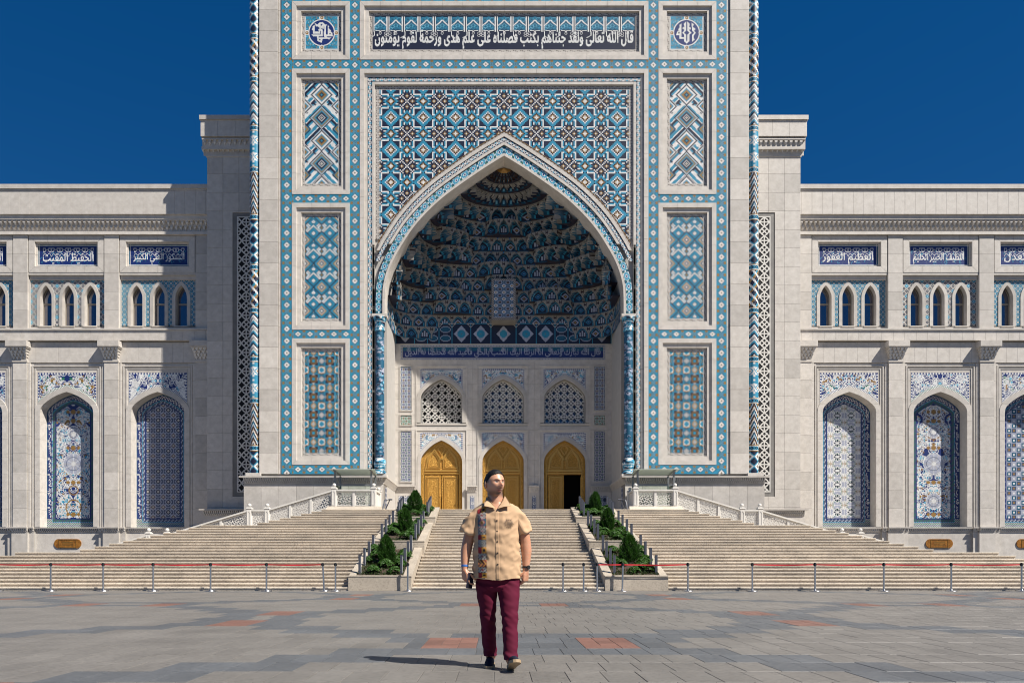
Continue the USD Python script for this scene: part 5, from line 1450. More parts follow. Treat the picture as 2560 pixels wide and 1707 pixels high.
m = MB()
for sx in (-1, 1):
    a, c = sorted((XA + sx * (PLX + .1), XA + sx * 22)); m.box(a, c, 38.2, 45.2, -.02, .9)
single('side_terrace', m, 'step_granite', 'low granite terrace at the foot of the wings', 'terrace', kind='structure')

# ------------------------------------------------------------------ stepped planters
PLF = [(Y0 - .02, .545), (sy(10) - .01, 1.885), (sy(21) - .01, 3.10)]          # front face and coping height of each tier
PLE = [(sy(10) - .014, 1.60), (sy(21) - .014, 2.83), (sy(27) + .25, 3.71)]     # where the sloping side copings end
def planter(sx):
    t = thing('planter', 'three-tier granite planter on the %s of the middle steps' % ('left' if sx < 0 else 'right'), 'planter')
    for n in range(3):
        (yf, zf), (ye, ze) = PLF[n], PLE[n]; i, o = IN[n], OUT[n]; zb_ = 0.0 if n == 0 else PLE[n - 1][1] - .6
        def S(a, b_): return sorted((XA + sx * a, XA + sx * b_))
        a, c = S(i, o)
        m = MB(); m.box(a, c, yf, yf + .16, zb_, zf - .066, c=.006); m.box(a - .008, c + .008, yf - .012, yf + .20, zf - .06, zf, c=.008); part(t, 'front_wall', m, 'planter_granite')
        for w0, w1 in ((i, i + .30), (o - .24, o)):
            a, c = S(w0, w1)
            v = [(x, y, z) for x in (a, c) for y, z in ((yf + .202, zb_), (ye, zb_), (ye, ze - .05), (yf + .202, zf - .05))]
            m = MB(); m.add(v, [(0, 3, 2, 1), (4, 5, 6, 7), (0, 4, 7, 3), (1, 2, 6, 5), (3, 7, 6, 2)])
            v = [(x, y, z) for x in (a - .006, c + .006) for y, z in ((yf + .202, zf - .048), (ye, ze - .048), (ye, ze), (yf + .202, zf))]
            m.add(v, [(0, 3, 2, 1), (4, 5, 6, 7), (0, 4, 7, 3), (1, 2, 6, 5), (3, 7, 6, 2)])
            part(t, 'side_coping', m, 'planter_granite')
        a, c = S(i + .30, o - .24)
        nx_, ny_ = 16, 24; X, Y = np.meshgrid(np.linspace(a - .02, c + .02, nx_ + 1), np.linspace(yf + .16, ye + .05, ny_ + 1))
        Z = zf - .07 + (ze - zf) * (Y - yf) / (ye - yf) + .06 * (meshkit.noise(np.stack([X * 4, Y * 4, X * 0], -1)) - .5)
        k = np.arange(ny_)[:, None] * (nx_ + 1) + np.arange(nx_)[None]
        part(t, 'soil', (np.stack([X, Y, Z], -1).reshape(-1, 3), np.stack([k, k + 1, k + nx_ + 2, k + nx_ + 1], -1).reshape(-1, 4)), 'soil', smooth=True)
planter(-1); planter(1)
def soil_z(n, y):
    (yf, zf), (ye, ze) = PLF[n], PLE[n]
    return zf - .07 + (ze - zf) * (y - yf) / (ye - yf)

# ------------------------------------------------------------------ light posts along the planters
SIDE = {-1: 'left', 1: 'right'}; TIERN = ('lowest', 'middle', 'top')
ORD4 = ('first', 'second', 'third', 'fourth')
proto = None
for sx in (-1, 1):
    for n in range(3):
        (yf, _), (ye, _) = PLF[n], PLE[n]
        for row, hw in (('inner', IN[n] + .40), ('outer', OUT[n] - .33)):
            for k in range(4):
                y = yf + .42 + (ye - yf - .75) * k / 3
                loc = (XA + sx * hw, y, soil_z(n, y) - .05)
                lab = 'dark square light post, %s in the %s row, %s tier, %s planter' % (ORD4[k], row, TIERN[n], SIDE[sx])
                if proto is None:
                    proto = thing('light_post', lab, 'light post', mat4(loc), 'light posts in the planters')
                    m = MB(); m.box(-.045, .045, -.045, .045, 0, .70, c=.004); part(proto, 'post', m, 'light_post_paint')
                    m = MB(); m.box(.0455, .0475, -.03, .03, .06, .66); part(proto, 'lens', m, 'lens_strip')
                    m = MB(); m.box(-.048, .048, -.048, .048, .702, .715); part(proto, 'cap', m, 'light_post_paint')
                else: copy_of(proto, mat4(loc), lab)

# ------------------------------------------------------------------ planting
def thuja(seed, h, w):
    """flame-shaped conifer: upright fans of scale leaves over a short stem"""
    r = np.random.default_rng(seed); n = 3800
    t = r.random(n) ** .85; a = r.random(n) * 2 * np.pi
    prof = np.interp(t, [0, .12, .38, .66, .86, 1], [.60, .92, 1.0, .80, .46, .10]) * w / 2
    lump = 1 + .20 * np.sin(3 * a + seed) + .16 * np.sin(7 * a + 9 * t + seed)
    rad = prof * lump * (0.45 + .55 * r.random(n) ** .5)
    P = np.stack([rad * np.cos(a), rad * np.sin(a), .04 + t * h * .96], 1)
    up = np.stack([np.cos(a) * .38, np.sin(a) * .38, np.ones(n)], 1) + r.normal(0, .22, (n, 3)); up /= np.linalg.norm(up, axis=1, keepdims=True)
    sd = np.cross(up, r.normal(0, 1, (n, 3))); sd /= np.linalg.norm(sd, axis=1, keepdims=True)
    L = (.055 + .075 * r.random(n))[:, None] * h / .85; W_ = (.007 + .008 * r.random(n))[:, None]
    v = np.stack([P - sd * W_ * .4, P + sd * W_ * .4, P + up * L * .55 + sd * W_, P + up * L, P + up * L * .55 - sd * W_], 1).reshape(-1, 3)
    b = np.arange(n)[:, None] * 5
    f = np.vstack([b + [0, 1, 2], b + [0, 2, 4], b + [4, 2, 3]])
    return v, f

def bush(seed, R, n=230, ls=.055):
    """low leafy clump with pointed leaves in whorls"""
    r = np.random.default_rng(seed); V, F = [], []
    for k in range(n // 6):
        a, q = r.random() * 2 * np.pi, R * r.random() ** .6
        c = np.array([q * np.cos(a), q * np.sin(a), R * (.30 + .85 * np.sqrt(max(0, 1 - (q / R) ** 2)) * r.uniform(.6, 1.0))])
        nrm = np.array([np.cos(a) * q / R, np.sin(a) * q / R, 1.0]); nrm /= np.linalg.norm(nrm)
        e1 = np.cross(nrm, [.3, .8, .1]); e1 /= np.linalg.norm(e1); e2 = np.cross(nrm, e1); a0 = r.random() * 6
        for j in range(6):
            t = a0 + j * np.pi / 3 + r.normal(0, .15); d = e1 * np.cos(t) + e2 * np.sin(t) + nrm * r.uniform(.1, .6); d /= np.linalg.norm(d)
            s = np.cross(d, nrm); s /= np.linalg.norm(s) + 1e-9; L = ls * r.uniform(.7, 1.35); w = L * .24
            b = 4 * len(V)
            V.append(np.array([c, c + d * L * .5 + s * w + nrm * .004, c + d * L - nrm * L * .15, c + d * L * .5 - s * w + nrm * .004])); F.append(np.array([[b, b + 1, b + 2], [b, b + 2, b + 3]]))
    return np.vstack(V), np.vstack(F)

TH = [(-1, 0, .50, .46, .98, .60), (-1, 1, .46, .50, .98, .56), (-1, 2, .50, .55, .98, .62), (1, 0, .52, .48, .98, .68), (1, 1, .50, .55, .95, .55), (1, 2, .50, .55, .92, .54)]
BUSH_PROTO, r5 = {}, random.Random(11)
for sx, n, fx, fy, h, w in TH:
    (yf, _), (ye, _) = PLF[n], PLE[n]; i, o = IN[n] + .42, OUT[n] - .36
    y = yf + (ye - yf) * fy; x = XA + sx * (i + (o - i) * fx)
    t = thing('conifer', 'small upright conifer on the %s tier of the %s planter' % (TIERN[n], SIDE[sx]), 'conifer', mat4((x, y, soil_z(n, y))), 'conifers in the planters')
    part(t, 'crown', thuja(n * 7 + sx + 3, h, w), 'thuja_leaf')
    m = MB(); m.tube([(0, 0, -.05), (0.005, 0, .2), (0, .005, .55)], [.022, .018, .008], 7); part(t, 'trunk', m, 'bark')
    spots = []
    tries = 0
    while len(spots) < 12 and tries < 400:
        tries += 1
        bx, by = i + (o - i) * r5.random(), yf + .40 + (ye - yf - .7) * r5.random()
        if math.hypot((bx - (i + (o - i) * fx)), by - y) < w / 2 + .08 or any(math.hypot(bx - p, by - q) < .34 for p, q in spots): continue
        spots.append((bx, by))
    spots.sort(key=lambda p: p[1])
    nth = ('first', 'second', 'third', 'fourth', 'fifth', 'sixth', 'seventh', 'eighth', 'ninth', 'tenth', 'eleventh', 'twelfth')
    for q, (bx, by) in enumerate(spots):
        kind = (q + n) % 3
        lab = 'low leafy green bush, %s from the front, %s tier, %s planter' % (nth[q], TIERN[n], SIDE[sx])
        mm = mat4((XA + sx * bx, by, soil_z(n, by) - .02), r5.uniform(0, 360), r5.uniform(.85, 1.2))
        if kind not in BUSH_PROTO:
            BUSH_PROTO[kind] = thing('bush', lab, 'bush', mm, 'low bushes in the planters')
            part(BUSH_PROTO[kind], 'foliage', bush(20 + kind, .25, 480, .085), 'bush_leaf')
        else: copy_of(BUSH_PROTO[kind], mm, lab)
    rg = np.random.default_rng(50 + n + sx); cnt = 2600
    X = XA + sx * (i - .08 + (o - i + .16) * rg.random(cnt)); Y = yf + .18 + (ye - yf - .25) * rg.random(cnt)
    patch = meshkit.noise(np.stack([X * 2.2, Y * 2.2, X * 0], -1), 4) + np.where(Y < yf + .55, .35, 0) + np.where(np.abs(np.abs(X - XA) - (i + o) / 2) > (o - i) * .36, .2, 0)
    keep = patch > .50; X, Y = X[keep], Y[keep]; cnt = len(X)
    P = np.stack([X, Y, soil_z(n, Y) + .03 * rg.random(cnt)], 1)
    d = rg.normal(0, 1, (cnt, 3)); d[:, 2] = np.abs(d[:, 2]) + .5; d /= np.linalg.norm(d, axis=1, keepdims=True); s = np.cross(d, rg.normal(0, 1, (cnt, 3))); s /= np.linalg.norm(s, axis=1, keepdims=True)
    L = (.05 + .06 * rg.random(cnt))[:, None]
    v = np.stack([P, P + d * L * .5 + s * .016, P + d * L, P + d * L * .5 - s * .016], 1).reshape(-1, 3); b = np.arange(cnt)[:, None] * 4
    single('ground_cover', (v, np.vstack([b + [0, 1, 2], b + [0, 2, 3]])), 'cover_leaf', 'short green ground cover on the %s tier of the %s planter' % (TIERN[n], SIDE[sx]), 'ground cover', kind='stuff')

# ------------------------------------------------------------------ belt barriers along the foot of the stairs
SD = 25.07
def sxp(u): return (u - HX) * SD / FPX
POSTS = [(-6, 'partly out of the picture at far left', 0), (127, 'first from the left edge', 0), (258, 'second from the left edge', 0), (383, 'third from the left edge', 0), (526.5, 'fourth from the left edge', 0), (666.3, 'fifth from the left edge, before the one that leans', 0),
         (810.5, 'leaning at the left end of the belt', -3.3), (838.8, 'without a belt beside the leaning post', 0), (1019.6, 'alone in front of the left planter', 0), (1407.6, 'alone at the right of the man', 0), (1459, 'second to the right of the man, without a belt', 0),
         (1493, 'at the left end of the right-hand belts', 0), (1555.6, 'in front of the right planter, leaning slightly', 1.6), (1719.8, 'at the end of the belt right of the right planter', 0), (1880.6, 'starting the long belt on the right', 0), (2037.5, 'second of the long right belt', 0), (2209.5, 'third of the long right belt', 0), (2377.8, 'fourth of the long right belt', 0), (2553.8, 'at the right edge of the picture', 0)]
HT = .985
sproto = None; tops = {}
for u, lab, lean in POSTS:
    x = sxp(u); L = 'slim steel belt post ' + lab
    mm = Gf.Matrix4d().SetRotate(Gf.Rotation(Gf.Vec3d(0, 1, 0), lean)) * Gf.Matrix4d().SetTranslate(Gf.Vec3d(x, SD, 0))
    tops[u] = x + math.sin(math.radians(lean)) * (HT - .06)
    if sproto is None:
        sproto = thing('barrier_post', L, 'barrier post', mm, 'belt posts along the stairs')
        m = MB(); m.lathe([(.0, .0), (.185, .0), (.19, .008), (.185, .018), (.15, .028), (.06, .040), (.042, .060), (.0, .060)], n=36); part(sproto, 'base', m, 'steel', smooth=40)
        m = MB(); m.lathe([(.0315, .05), (.0315, HT - .115)], n=20); part(sproto, 'pole', m, 'steel', smooth=True)
        m = MB(); m.lathe([(.0, HT - .116), (.036, HT - .115), (.036, HT - .012), (.030, HT), (.0, HT)], n=20); m.box(-.050, .050, -.014, .014, HT - .10, HT - .025); part(sproto, 'head', m, 'black_plastic', smooth=40)
    else: copy_of(sproto, mm, L)
def belt(a, b_, lab):
    x0, x1 = tops[a] + .05, tops[b_] - .05; n = 14; s = np.linspace(0, 1, n + 1)
    x = x0 + (x1 - x0) * s; sag = -.018 * (x1 - x0) / 2 * 4 * s * (1 - s); tw = .004 * np.sin(s * 9 + a)
    v = np.concatenate([np.stack([x, SD - .001 + tw, HT - .088 + sag], 1), np.stack([x, SD - .001 - tw, HT - .040 + sag], 1), np.stack([x, SD + .001 - tw, HT - .040 + sag], 1), np.stack([x, SD + .001 + tw, HT - .088 + sag], 1)])
    k = np.arange(n); N = n + 1; f = np.vstack([np.stack([k + o * N, k + 1 + o * N, k + 1 + ((o + 1) % 4) * N, k + ((o + 1) % 4) * N], 1) for o in range(4)])
    single('barrier_belt', (v, f), 'belt_fabric', lab, 'barrier belt', 'red belts between the posts')
U = [p[0] for p in POSTS]
for a, b_, lab in ((0, 1, 'red belt running out of the picture at left'), (1, 2, 'red belt between the first and second posts from the left edge'), (2, 3, 'red belt between the second and third posts from the left edge'), (3, 4, 'red belt between the third and fourth posts from the left edge'),
                   (4, 5, 'red belt between the fourth and fifth posts from the left edge'), (5, 6, 'red belt ending at the leaning post'), (11, 12, 'short red belt crossing in front of the right planter'), (12, 13, 'red belt from the right planter to the post beside it'),
                   (14, 15, 'first stretch of the long red belt on the right'), (15, 16, 'second stretch of the long red belt on the right'), (16, 17, 'third stretch of the long red belt on the right'), (17, 18, 'last stretch of the long red belt, at the right edge')):
    belt(U[a], U[b_], lab)

# ------------------------------------------------------------------ white marble balustrades beside the stairs
BY = 38.25
def key_pattern(x0, x1, z0, z1, cell):
    """interlaced key pattern of slanting and straight bars"""
    L = []; nx, nz = int((x1 - x0) / cell) + 2, int((z1 - z0) / cell) + 2
    for i in range(-1, nx):
        for j in range(-1, nz):
            x, z = x0 + i * cell, z0 + j * cell; c = cell
            L.append(LineString([(x, z + .35 * c), (x + .35 * c, z + .35 * c), (x + .65 * c, z + .65 * c), (x + c, z + .65 * c)]))
            L.append(LineString([(x + .35 * c, z), (x + .35 * c, z + .15 * c), (x + .8 * c, z + .15 * c), (x + .8 * c, z + .45 * c)]))
            L.append(LineString([(x + .65 * c, z + c), (x + .65 * c, z + .85 * c), (x + .2 * c, z + .85 * c), (x + .2 * c, z + .55 * c)]))
            L.append(LineString([(x, z + c), (x + .2 * c, z + .8 * c)])); L.append(LineString([(x + .8 * c, z + .2 * c), (x + c, z)]))
    return unary_union([l.buffer(.019, cap_style='flat', join_style='mitre') for l in L])

def balustrade(sx):
    t = thing('balustrade', 'white marble balustrade with pierced panels, %s of the portal steps' % SIDE[sx], 'balustrade')
    H = .83
    seq = [(6.95, 4.0, 1), (9.05, 4.0, 1), (12.60, 2.93, 1), (13.55, 2.93, 1), (17.92, 1.62, 1), (18.9, 1.62, 1), (22.6, .55, 0)]     # x', foot height, has a post
    def X(a): return XA + sx * a
    for a, z, p in seq:
        if not p: continue
        ps = thing('post', parent=t)
        m = MB(); m.box(X(a) - .13, X(a) + .13, BY - .13, BY + .13, z - .75, z + H + .10, c=.012); m.box(X(a) - .155, X(a) + .155, BY - .155, BY + .155, z + H + .102, z + H + .16, c=.012); m.box(X(a) - .11, X(a) + .11, BY - .11, BY + .11, z + H + .162, z + H + .20)
        o = sbox(X(a) - .085, z + .05, X(a) + .085, z + H); m.poly(o.difference(pointed(X(a), .06, z + .08, z + H - .16, z + H - .03)), BY - .145, BY - .1305); part(ps, 'shaft', m, 'white_marble')
        m = MB(); m.lathe([(0, z + H + .20), (.045, z + H + .205), (.05, z + H + .225), (.09, z + H + .25), (.105, z + H + .30), (.09, z + H + .355), (.05, z + H + .39), (0, z + H + .40)], (X(a), BY, 0), 18); part(ps, 'ball', m, 'white_marble', smooth=60)
    for (a, z, _), (b_, w, _) in zip(seq[:-1], seq[1:]):
        n = 1 if b_ - a < 1.2 else 2 if b_ - a < 2.5 else 3
        a0, b0 = a + .13, b_ - .13
        def zz(q): return z + (w - z) * (q - a) / (b_ - a)
        def bar(m, p, q, lo, hi, y0, y1):
            v = [(X(s), y, zz(s) + o) for s in (p, q) for y, o in ((y0, lo), (y1, lo), (y1, hi), (y0, hi))]; m.add(v, [(0, 1, 2, 3), (4, 7, 6, 5), (0, 4, 5, 1), (1, 5, 6, 2), (2, 6, 7, 3), (3, 7, 4, 0)])
        m = MB(); bar(m, a0, b0, H - .02, H + .06, BY - .13, BY + .13); part(t, 'rail', m, 'white_marble')
        m = MB(); bar(m, a0, b0, -.35, .0, BY - .11, BY + .11); part(t, 'kerb', m, 'white_marble')
        cuts = [a0 + (b0 - a0) * k / n for k in range(n + 1)]
        for k, (p, q) in enumerate(zip(cuts[:-1], cuts[1:])):
            e0, e1 = p + (.06 if k else 0), q - (.06 if k < n - 1 else 0)
            par = Polygon([(X(e0), zz(e0) + .03), (X(e1), zz(e1) + .03), (X(e1), zz(e1) + H - .05), (X(e0), zz(e0) + H - .05)])
            bb = par.bounds; L = key_pattern(bb[0], bb[2], bb[1], bb[3], .30).intersection(par).union(par.difference(par.buffer(-.05)))
            m = MB(); m.poly(L, BY - .03, BY + .03); part(t, 'pierced_panel', m, 'white_marble')
            if k: m = MB(); bar(m, p - .06, p + .06, 0, H - .021, BY - .085, BY + .085); part(t, 'baluster', m, 'white_marble')
    # return towards the portal, by the landing
    for q in (BY + 1.6,):
        ps = thing('post', parent=t); a, z = 6.95, 4.0
        m = MB(); m.box(X(a) - .13, X(a) + .13, q - .13, q + .13, z - .75, z + H + .10, c=.012); m.box(X(a) - .155, X(a) + .155, q - .155, q + .155, z + H + .102, z + H + .16); part(ps, 'shaft', m, 'white_marble')
        m = MB(); m.lathe([(0, z + H + .16), (.05, z + H + .17), (.105, z + H + .25), (.09, z + H + .31), (0, z + H + .36)], (X(a), q, 0), 18); part(ps, 'ball', m, 'white_marble', smooth=60)
    m = MB(); m.box(X(6.95) - .12, X(6.95) + .12, BY + .135, BY + 1.465, 4.0 + H - .02, 4.0 + H + .06); part(t, 'rail', m, 'white_marble')
    m = MB(); m.box(X(6.95) - .05, X(6.95) + .05, BY + .135, BY + 1.465, 4.0 + .0, 4.0 + H - .025); part(t, 'side_panel', m, 'white_marble')
    # sloping granite footing of the front part
    a, c = sorted((X(6.6), X(9.35)))
    v = [(a - .1, 37.3, ZL), (c + .1, 37.3, ZL), (c, BY - .16, 4.0), (a, BY - .16, 4.0), (a, BY + 1.8, ZL), (c, BY + 1.8, ZL), (c, BY + 1.8, 4.0), (a, BY + 1.8, 4.0)]
    m = MB(); m.add(v, [(0, 1, 2, 3), (3, 2, 6, 7), (0, 3, 7, 4), (1, 5, 6, 2)]); part(t, 'footing', m, 'step_granite')
balustrade(-1); balustrade(1)

# ------------------------------------------------------------------ glass shelters behind the balustrades, handrails, floodlight
for sx in (-1, 1):
    t = thing('glass_shelter', 'small glass shelter in a grey frame, behind the %s balustrade' % SIDE[sx], 'shelter')
    a, c = sorted((XA + sx * 7.15, XA + sx * 9.1)); y0, y1, z0, z1 = BY + .42, BY + 1.75, 3.6, 5.95
    for x in (a, c):
        for y in (y0, y1):
            m = MB(); m.box(x - .05, x + .05, y - .05, y + .05, z0, z1 - .03 - (.12 if y == y1 else 0)); part(t, 'frame_post', m, 'steel_frame')
        m = MB(); v = [(x + o, y, z) for o in (-.03, .03) for y, z in ((y0 - .35, z1 - .02), (y1, z1 - .14), (y1, z1 - .09), (y0 - .35, z1 + .03))]; m.add(v, [(0, 1, 2, 3), (4, 7, 6, 5), (0, 4, 5, 1), (1, 5, 6, 2), (2, 6, 7, 3), (3, 7, 4, 0)]); part(t, 'roof_beam', m, 'steel_frame')
        m = MB(); m.box(x - .006, x + .006, y0 + .05, y1 - .05, z0 + .05, z1 - .75); part(t, 'side_pane', m, 'clear_glass')
    v = [(x, y, z + o) for o in (0, .012) for x, y, z in ((a - .25, y0 - .4, z1 + .035), (c + .25, y0 - .4, z1 + .035), (c + .1, y1, z1 - .085), (a - .1, y1, z1 - .085))]
    m = MB(); m.add(v, [(0, 3, 2, 1), (4, 5, 6, 7), (0, 1, 5, 4), (1, 2, 6, 5), (2, 3, 7, 6), (3, 0, 4, 7)]); part(t, 'glass_roof', m, 'frosted_glass')
    m = MB(); m.box(a - .05, c + .05, y0 - .03, y0 + .03, z1 - .80, z1 - .72); part(t, 'rail', m, 'steel_frame')
    m = MB(); m.box(a + .06, c - .06, y0 - .006, y0 + .006, z0 + .05, z1 - .81); part(t, 'front_pane', m, 'clear_glass')
    h = thing('handrail', 'grey metal handrail at the head of the steps, %s of the doors' % SIDE[sx], 'handrail')
    x = XA + sx * 6.0
    m = MB(); m.tube([(x, 35.0, ZL - .35), (x - sx * .0, 35.3, ZL + .05), (x - sx * .06, 35.5, ZL + .50), (x - sx * .22, 35.6, ZL + .54), (x - sx * .42, 35.6, ZL + .54)], .035, 8); part(h, 'rail', m, 'light_post_paint')
    m = MB(); m.tube([(x, 35.9, ZL - .02), (x - sx * .30, 35.62, ZL + .53)], .025, 8); part(h, 'stay', m, 'light_post_paint')
# ------------------------------------------------------------------ the man walking across the plaza
MF = manifold3d.Manifold
PX0, PY0 = 0.016, 6.50
def man(v, f):
    v, f = np.asarray(v, np.float32), np.asarray(f)
    m = MF(manifold3d.Mesh(np.ascontiguousarray(v), np.ascontiguousarray(f, np.uint32)))
    return m if m.volume() >= 0 else MF(manifold3d.Mesh(np.ascontiguousarray(v), np.ascontiguousarray(f[:, ::-1], np.uint32)))
def ball(p, r, n=20): return MF.sphere(r, n).translate(tuple(map(float, p)))
def chain(js, n=20):
    """limb through joints (point, radius): hulls of neighbouring spheres joined"""
    out = None
    for (p, r), (q, s) in zip(js[:-1], js[1:]):
        h = MF.batch_hull([ball(p, r, n), ball(q, s, n)]); out = h if out is None else out + h
    return out
def arr(m):
    q = m.to_mesh(); return np.array(q.vert_properties[:, :3], float), np.array(q.tri_verts, int)
def smoothed(m, edge, it=12, lam=.5):
    v, f = arr(m.refine_to_length(edge)); t = trimesh.Trimesh(v, f, process=True)
    trimesh.smoothing.filter_taubin(t, lamb=lam, nu=lam + .03, iterations=it)
    return t
def loft(rings, n=40, expo=2.3):
    """closed body through ellipse-like rings (centre, half-width, half-depth); rings lie level"""
    a = np.arange(n) * 2 * np.pi / n; V = []
    for (x, y, z), w, d in rings:
        c, s = np.cos(a), np.sin(a)
        V.append(np.stack([x + w * np.sign(c) * np.abs(c) ** (2 / expo), y + d * np.sign(s) * np.abs(s) ** (2 / expo), np.full(n, z)], 1))
    k = len(V); V = np.vstack(V + [[rings[0][0]], [rings[-1][0]]])
    i, j = np.meshgrid(np.arange(k - 1), np.arange(n), indexing='ij')
    q = np.stack([i * n + j, i * n + (j + 1) % n, (i + 1) * n + (j + 1) % n, (i + 1) * n + j], -1).reshape(-1, 4)
    f = np.vstack([q[:, [0, 1, 2]], q[:, [0, 2, 3]]]); g = np.arange(n)
    f = np.vstack([f, np.stack([np.full(n, k * n), (g + 1) % n, g], 1), np.stack([np.full(n, k * n + 1), (k - 1) * n + g, (k - 1) * n + (g + 1) % n], 1)])
    return man(V, f)
def dense(rings, m=6):
    """more rings by smooth interpolation"""
    R = np.array([[*c, w, d] for c, w, d in rings]); t = np.linspace(0, 1, len(R)); q = np.linspace(0, 1, (len(R) - 1) * m + 1)
    I = PchipInterpolator(t, R)(q)
    return [((r[0], r[1], r[2]), r[3], r[4]) for r in I]

M('skin', {'t': ('attribute', {'attribute': 'tint'}), 'p': ('principled_bsdf', {'roughness': 0.42, 'subsurface_weight': 0.12, 'subsurface_scale': 0.006})}, [('t.color', 'p.base_color')])
def cloth(name, col, sc=420.0, rough=.85, bump=.15):
    M(name, {'g': ('geometry', {}), 'n': ('noise_texture', {'scale': sc, 'detail': 2.0}), 'n2': ('noise_texture', {'scale': 6.0, 'detail': 4.0}), 'mr': ('map_range', {'from_min': .3, 'from_max': .7, 'to_min': .9, 'to_max': 1.08}),
             'c': ('color', {'value': col}), 'mx': ('mix', {'mix_type': 'multiply', 'fac': 1.0}), 'b': ('bump', {'strength': bump, 'distance': .002}), 'p': ('principled_bsdf', {'roughness': rough, 'specular_ior_level': .25})},
      [('g.position', 'n.vector'), ('g.position', 'n2.vector'), ('n2.fac', 'mr.value'), ('c.color', 'mx.color1'), ('mr.result', 'mx.color2'), ('mx.color', 'p.base_color'), ('n.fac', 'b.height'), ('b.normal', 'p.normal')])
cloth('shirt_cotton', (0.47, 0.31, 0.185))
cloth('trouser_cotton', (0.085, 0.0030, 0.019))
cloth('shoe_suede', (0.010, 0.012, 0.024), 300)
plain('shoe_sole', (0.30, 0.215, 0.125), .7)
cloth('hair_black', (0.008, 0.007, 0.007), 700, .55, .6)
plain('button_dark', (0.02, 0.014, 0.012), .35)
plain('bracelet_blue', (0.05, 0.15, 0.42), .5)
M('embroidery', {'t': ('attribute', {'attribute': 'tint'}), 'p': ('principled_bsdf', {'roughness': .8})}, [('t.color', 'p.base_color')])
plain('phone_glass', (0.012, 0.013, 0.02), .12)
plain('phone_case', (0.05, 0.04, 0.06), .4)

MAN = thing('person', 'man in tan short-sleeved shirt and burgundy trousers walking over the plaza', 'person', mat4((PX0, PY0, 0)))

# --- head, sculpted in its own frame (face towards -y), then turned and set on the neck
def build_head():
    s = trimesh.creation.icosphere(subdivisions=6); v = np.array(s.vertices)
    x, y, z = v.T.copy()
    X, Y, Z = .083 * x, .106 * y, .122 * z
    low = np.clip((-Z - .005) / .117, 0, 1)                      # jaw
    X *= 1 - .26 * low ** 1.6; back = np.clip(Y / .106, 0, 1); Y -= low * back * .050
    X *= 1 + .05 * np.clip(Z / .12, 0, 1)
    Y = np.where(Y < 0, Y * (1 - .05 * low), Y)
    def bump(cx, cz, sx, sz, amt, front=True):
        nonlocal Y
        w = np.exp(-((X - cx) / sx) ** 2 - ((Z - cz) / sz) ** 2) * (Y < .01)
        Y = Y - amt * w
    bump(0, -.052, .030, .030, .004); bump(0, -.106, .024, .016, .010)     # mouth mound, chin
    bump(0, .030, .050, .011, .006)                                        # brow
    for sx in (-1, 1):
        bump(sx * .032, .008, .018, .012, -.011); bump(sx * .044, -.026, .018, .018, .004); bump(sx * .031, .006, .012, .006, .004)
    for cz, amt, w in ((.012, .006, .009), (-.004, .014, .010), (-.018, .022, .012), (-.030, .024, .014)): bump(0, cz, w, .013, amt)
    for sx in (-1, 1): bump(sx * .013, -.033, .008, .008, .007)
    bump(0, -.046, .006, .006, -.003); bump(0, -.060, .024, .0045, .0045); bump(0, -.066, .022, .0022, -.0035); bump(0, -.073, .022, .0055, .005); bump(0, -.088, .02, .006, -.004)
    P = np.stack([X, Y, Z], 1)
    m = man(P, np.array(s.faces))
    for sx in (-1, 1):
        e = MF.sphere(1.0, 28).scale((.012, .020, .033)).rotate((8, 0, sx * 24)).translate((sx * .085, .012, -.012))
        e = e - MF.sphere(1.0, 20).scale((.008, .012, .020)).translate((sx * .097, .004, -.010))
        m = m + e
    return m
YAW, TILT = 32.0, 1.0                                            # turned to the viewer's right, chin slightly lifted
HC = np.array([-.046, -.022, 1.655])
def head_to_body(v):
    a, b_ = math.radians(YAW), math.radians(TILT)
    Rx = np.array([[1, 0, 0], [0, math.cos(b_), -math.sin(b_)], [0, math.sin(b_), math.cos(b_)]])
    Rz = np.array([[math.cos(a), -math.sin(a), 0], [math.sin(a), math.cos(a), 0], [0, 0, 1]])
    return v @ (Rz @ Rx).T + HC
hv, hf = arr(build_head())
head = man(head_to_body(hv), hf)
neck = smoothed(chain([((-.030, .022, 1.40), .080), ((-.034, .018, 1.49), .070), ((-.042, .014, 1.60), .066)], 36), .012, 4)
chest = loft(dense([((-.024, .0, 1.18), .15, .105), ((-.024, 0, 1.30), .155, .106), ((-.026, .0, 1.38), .140, .094), ((-.028, .008, 1.44), .095, .072), ((-.030, .012, 1.485), .068, .062)]))

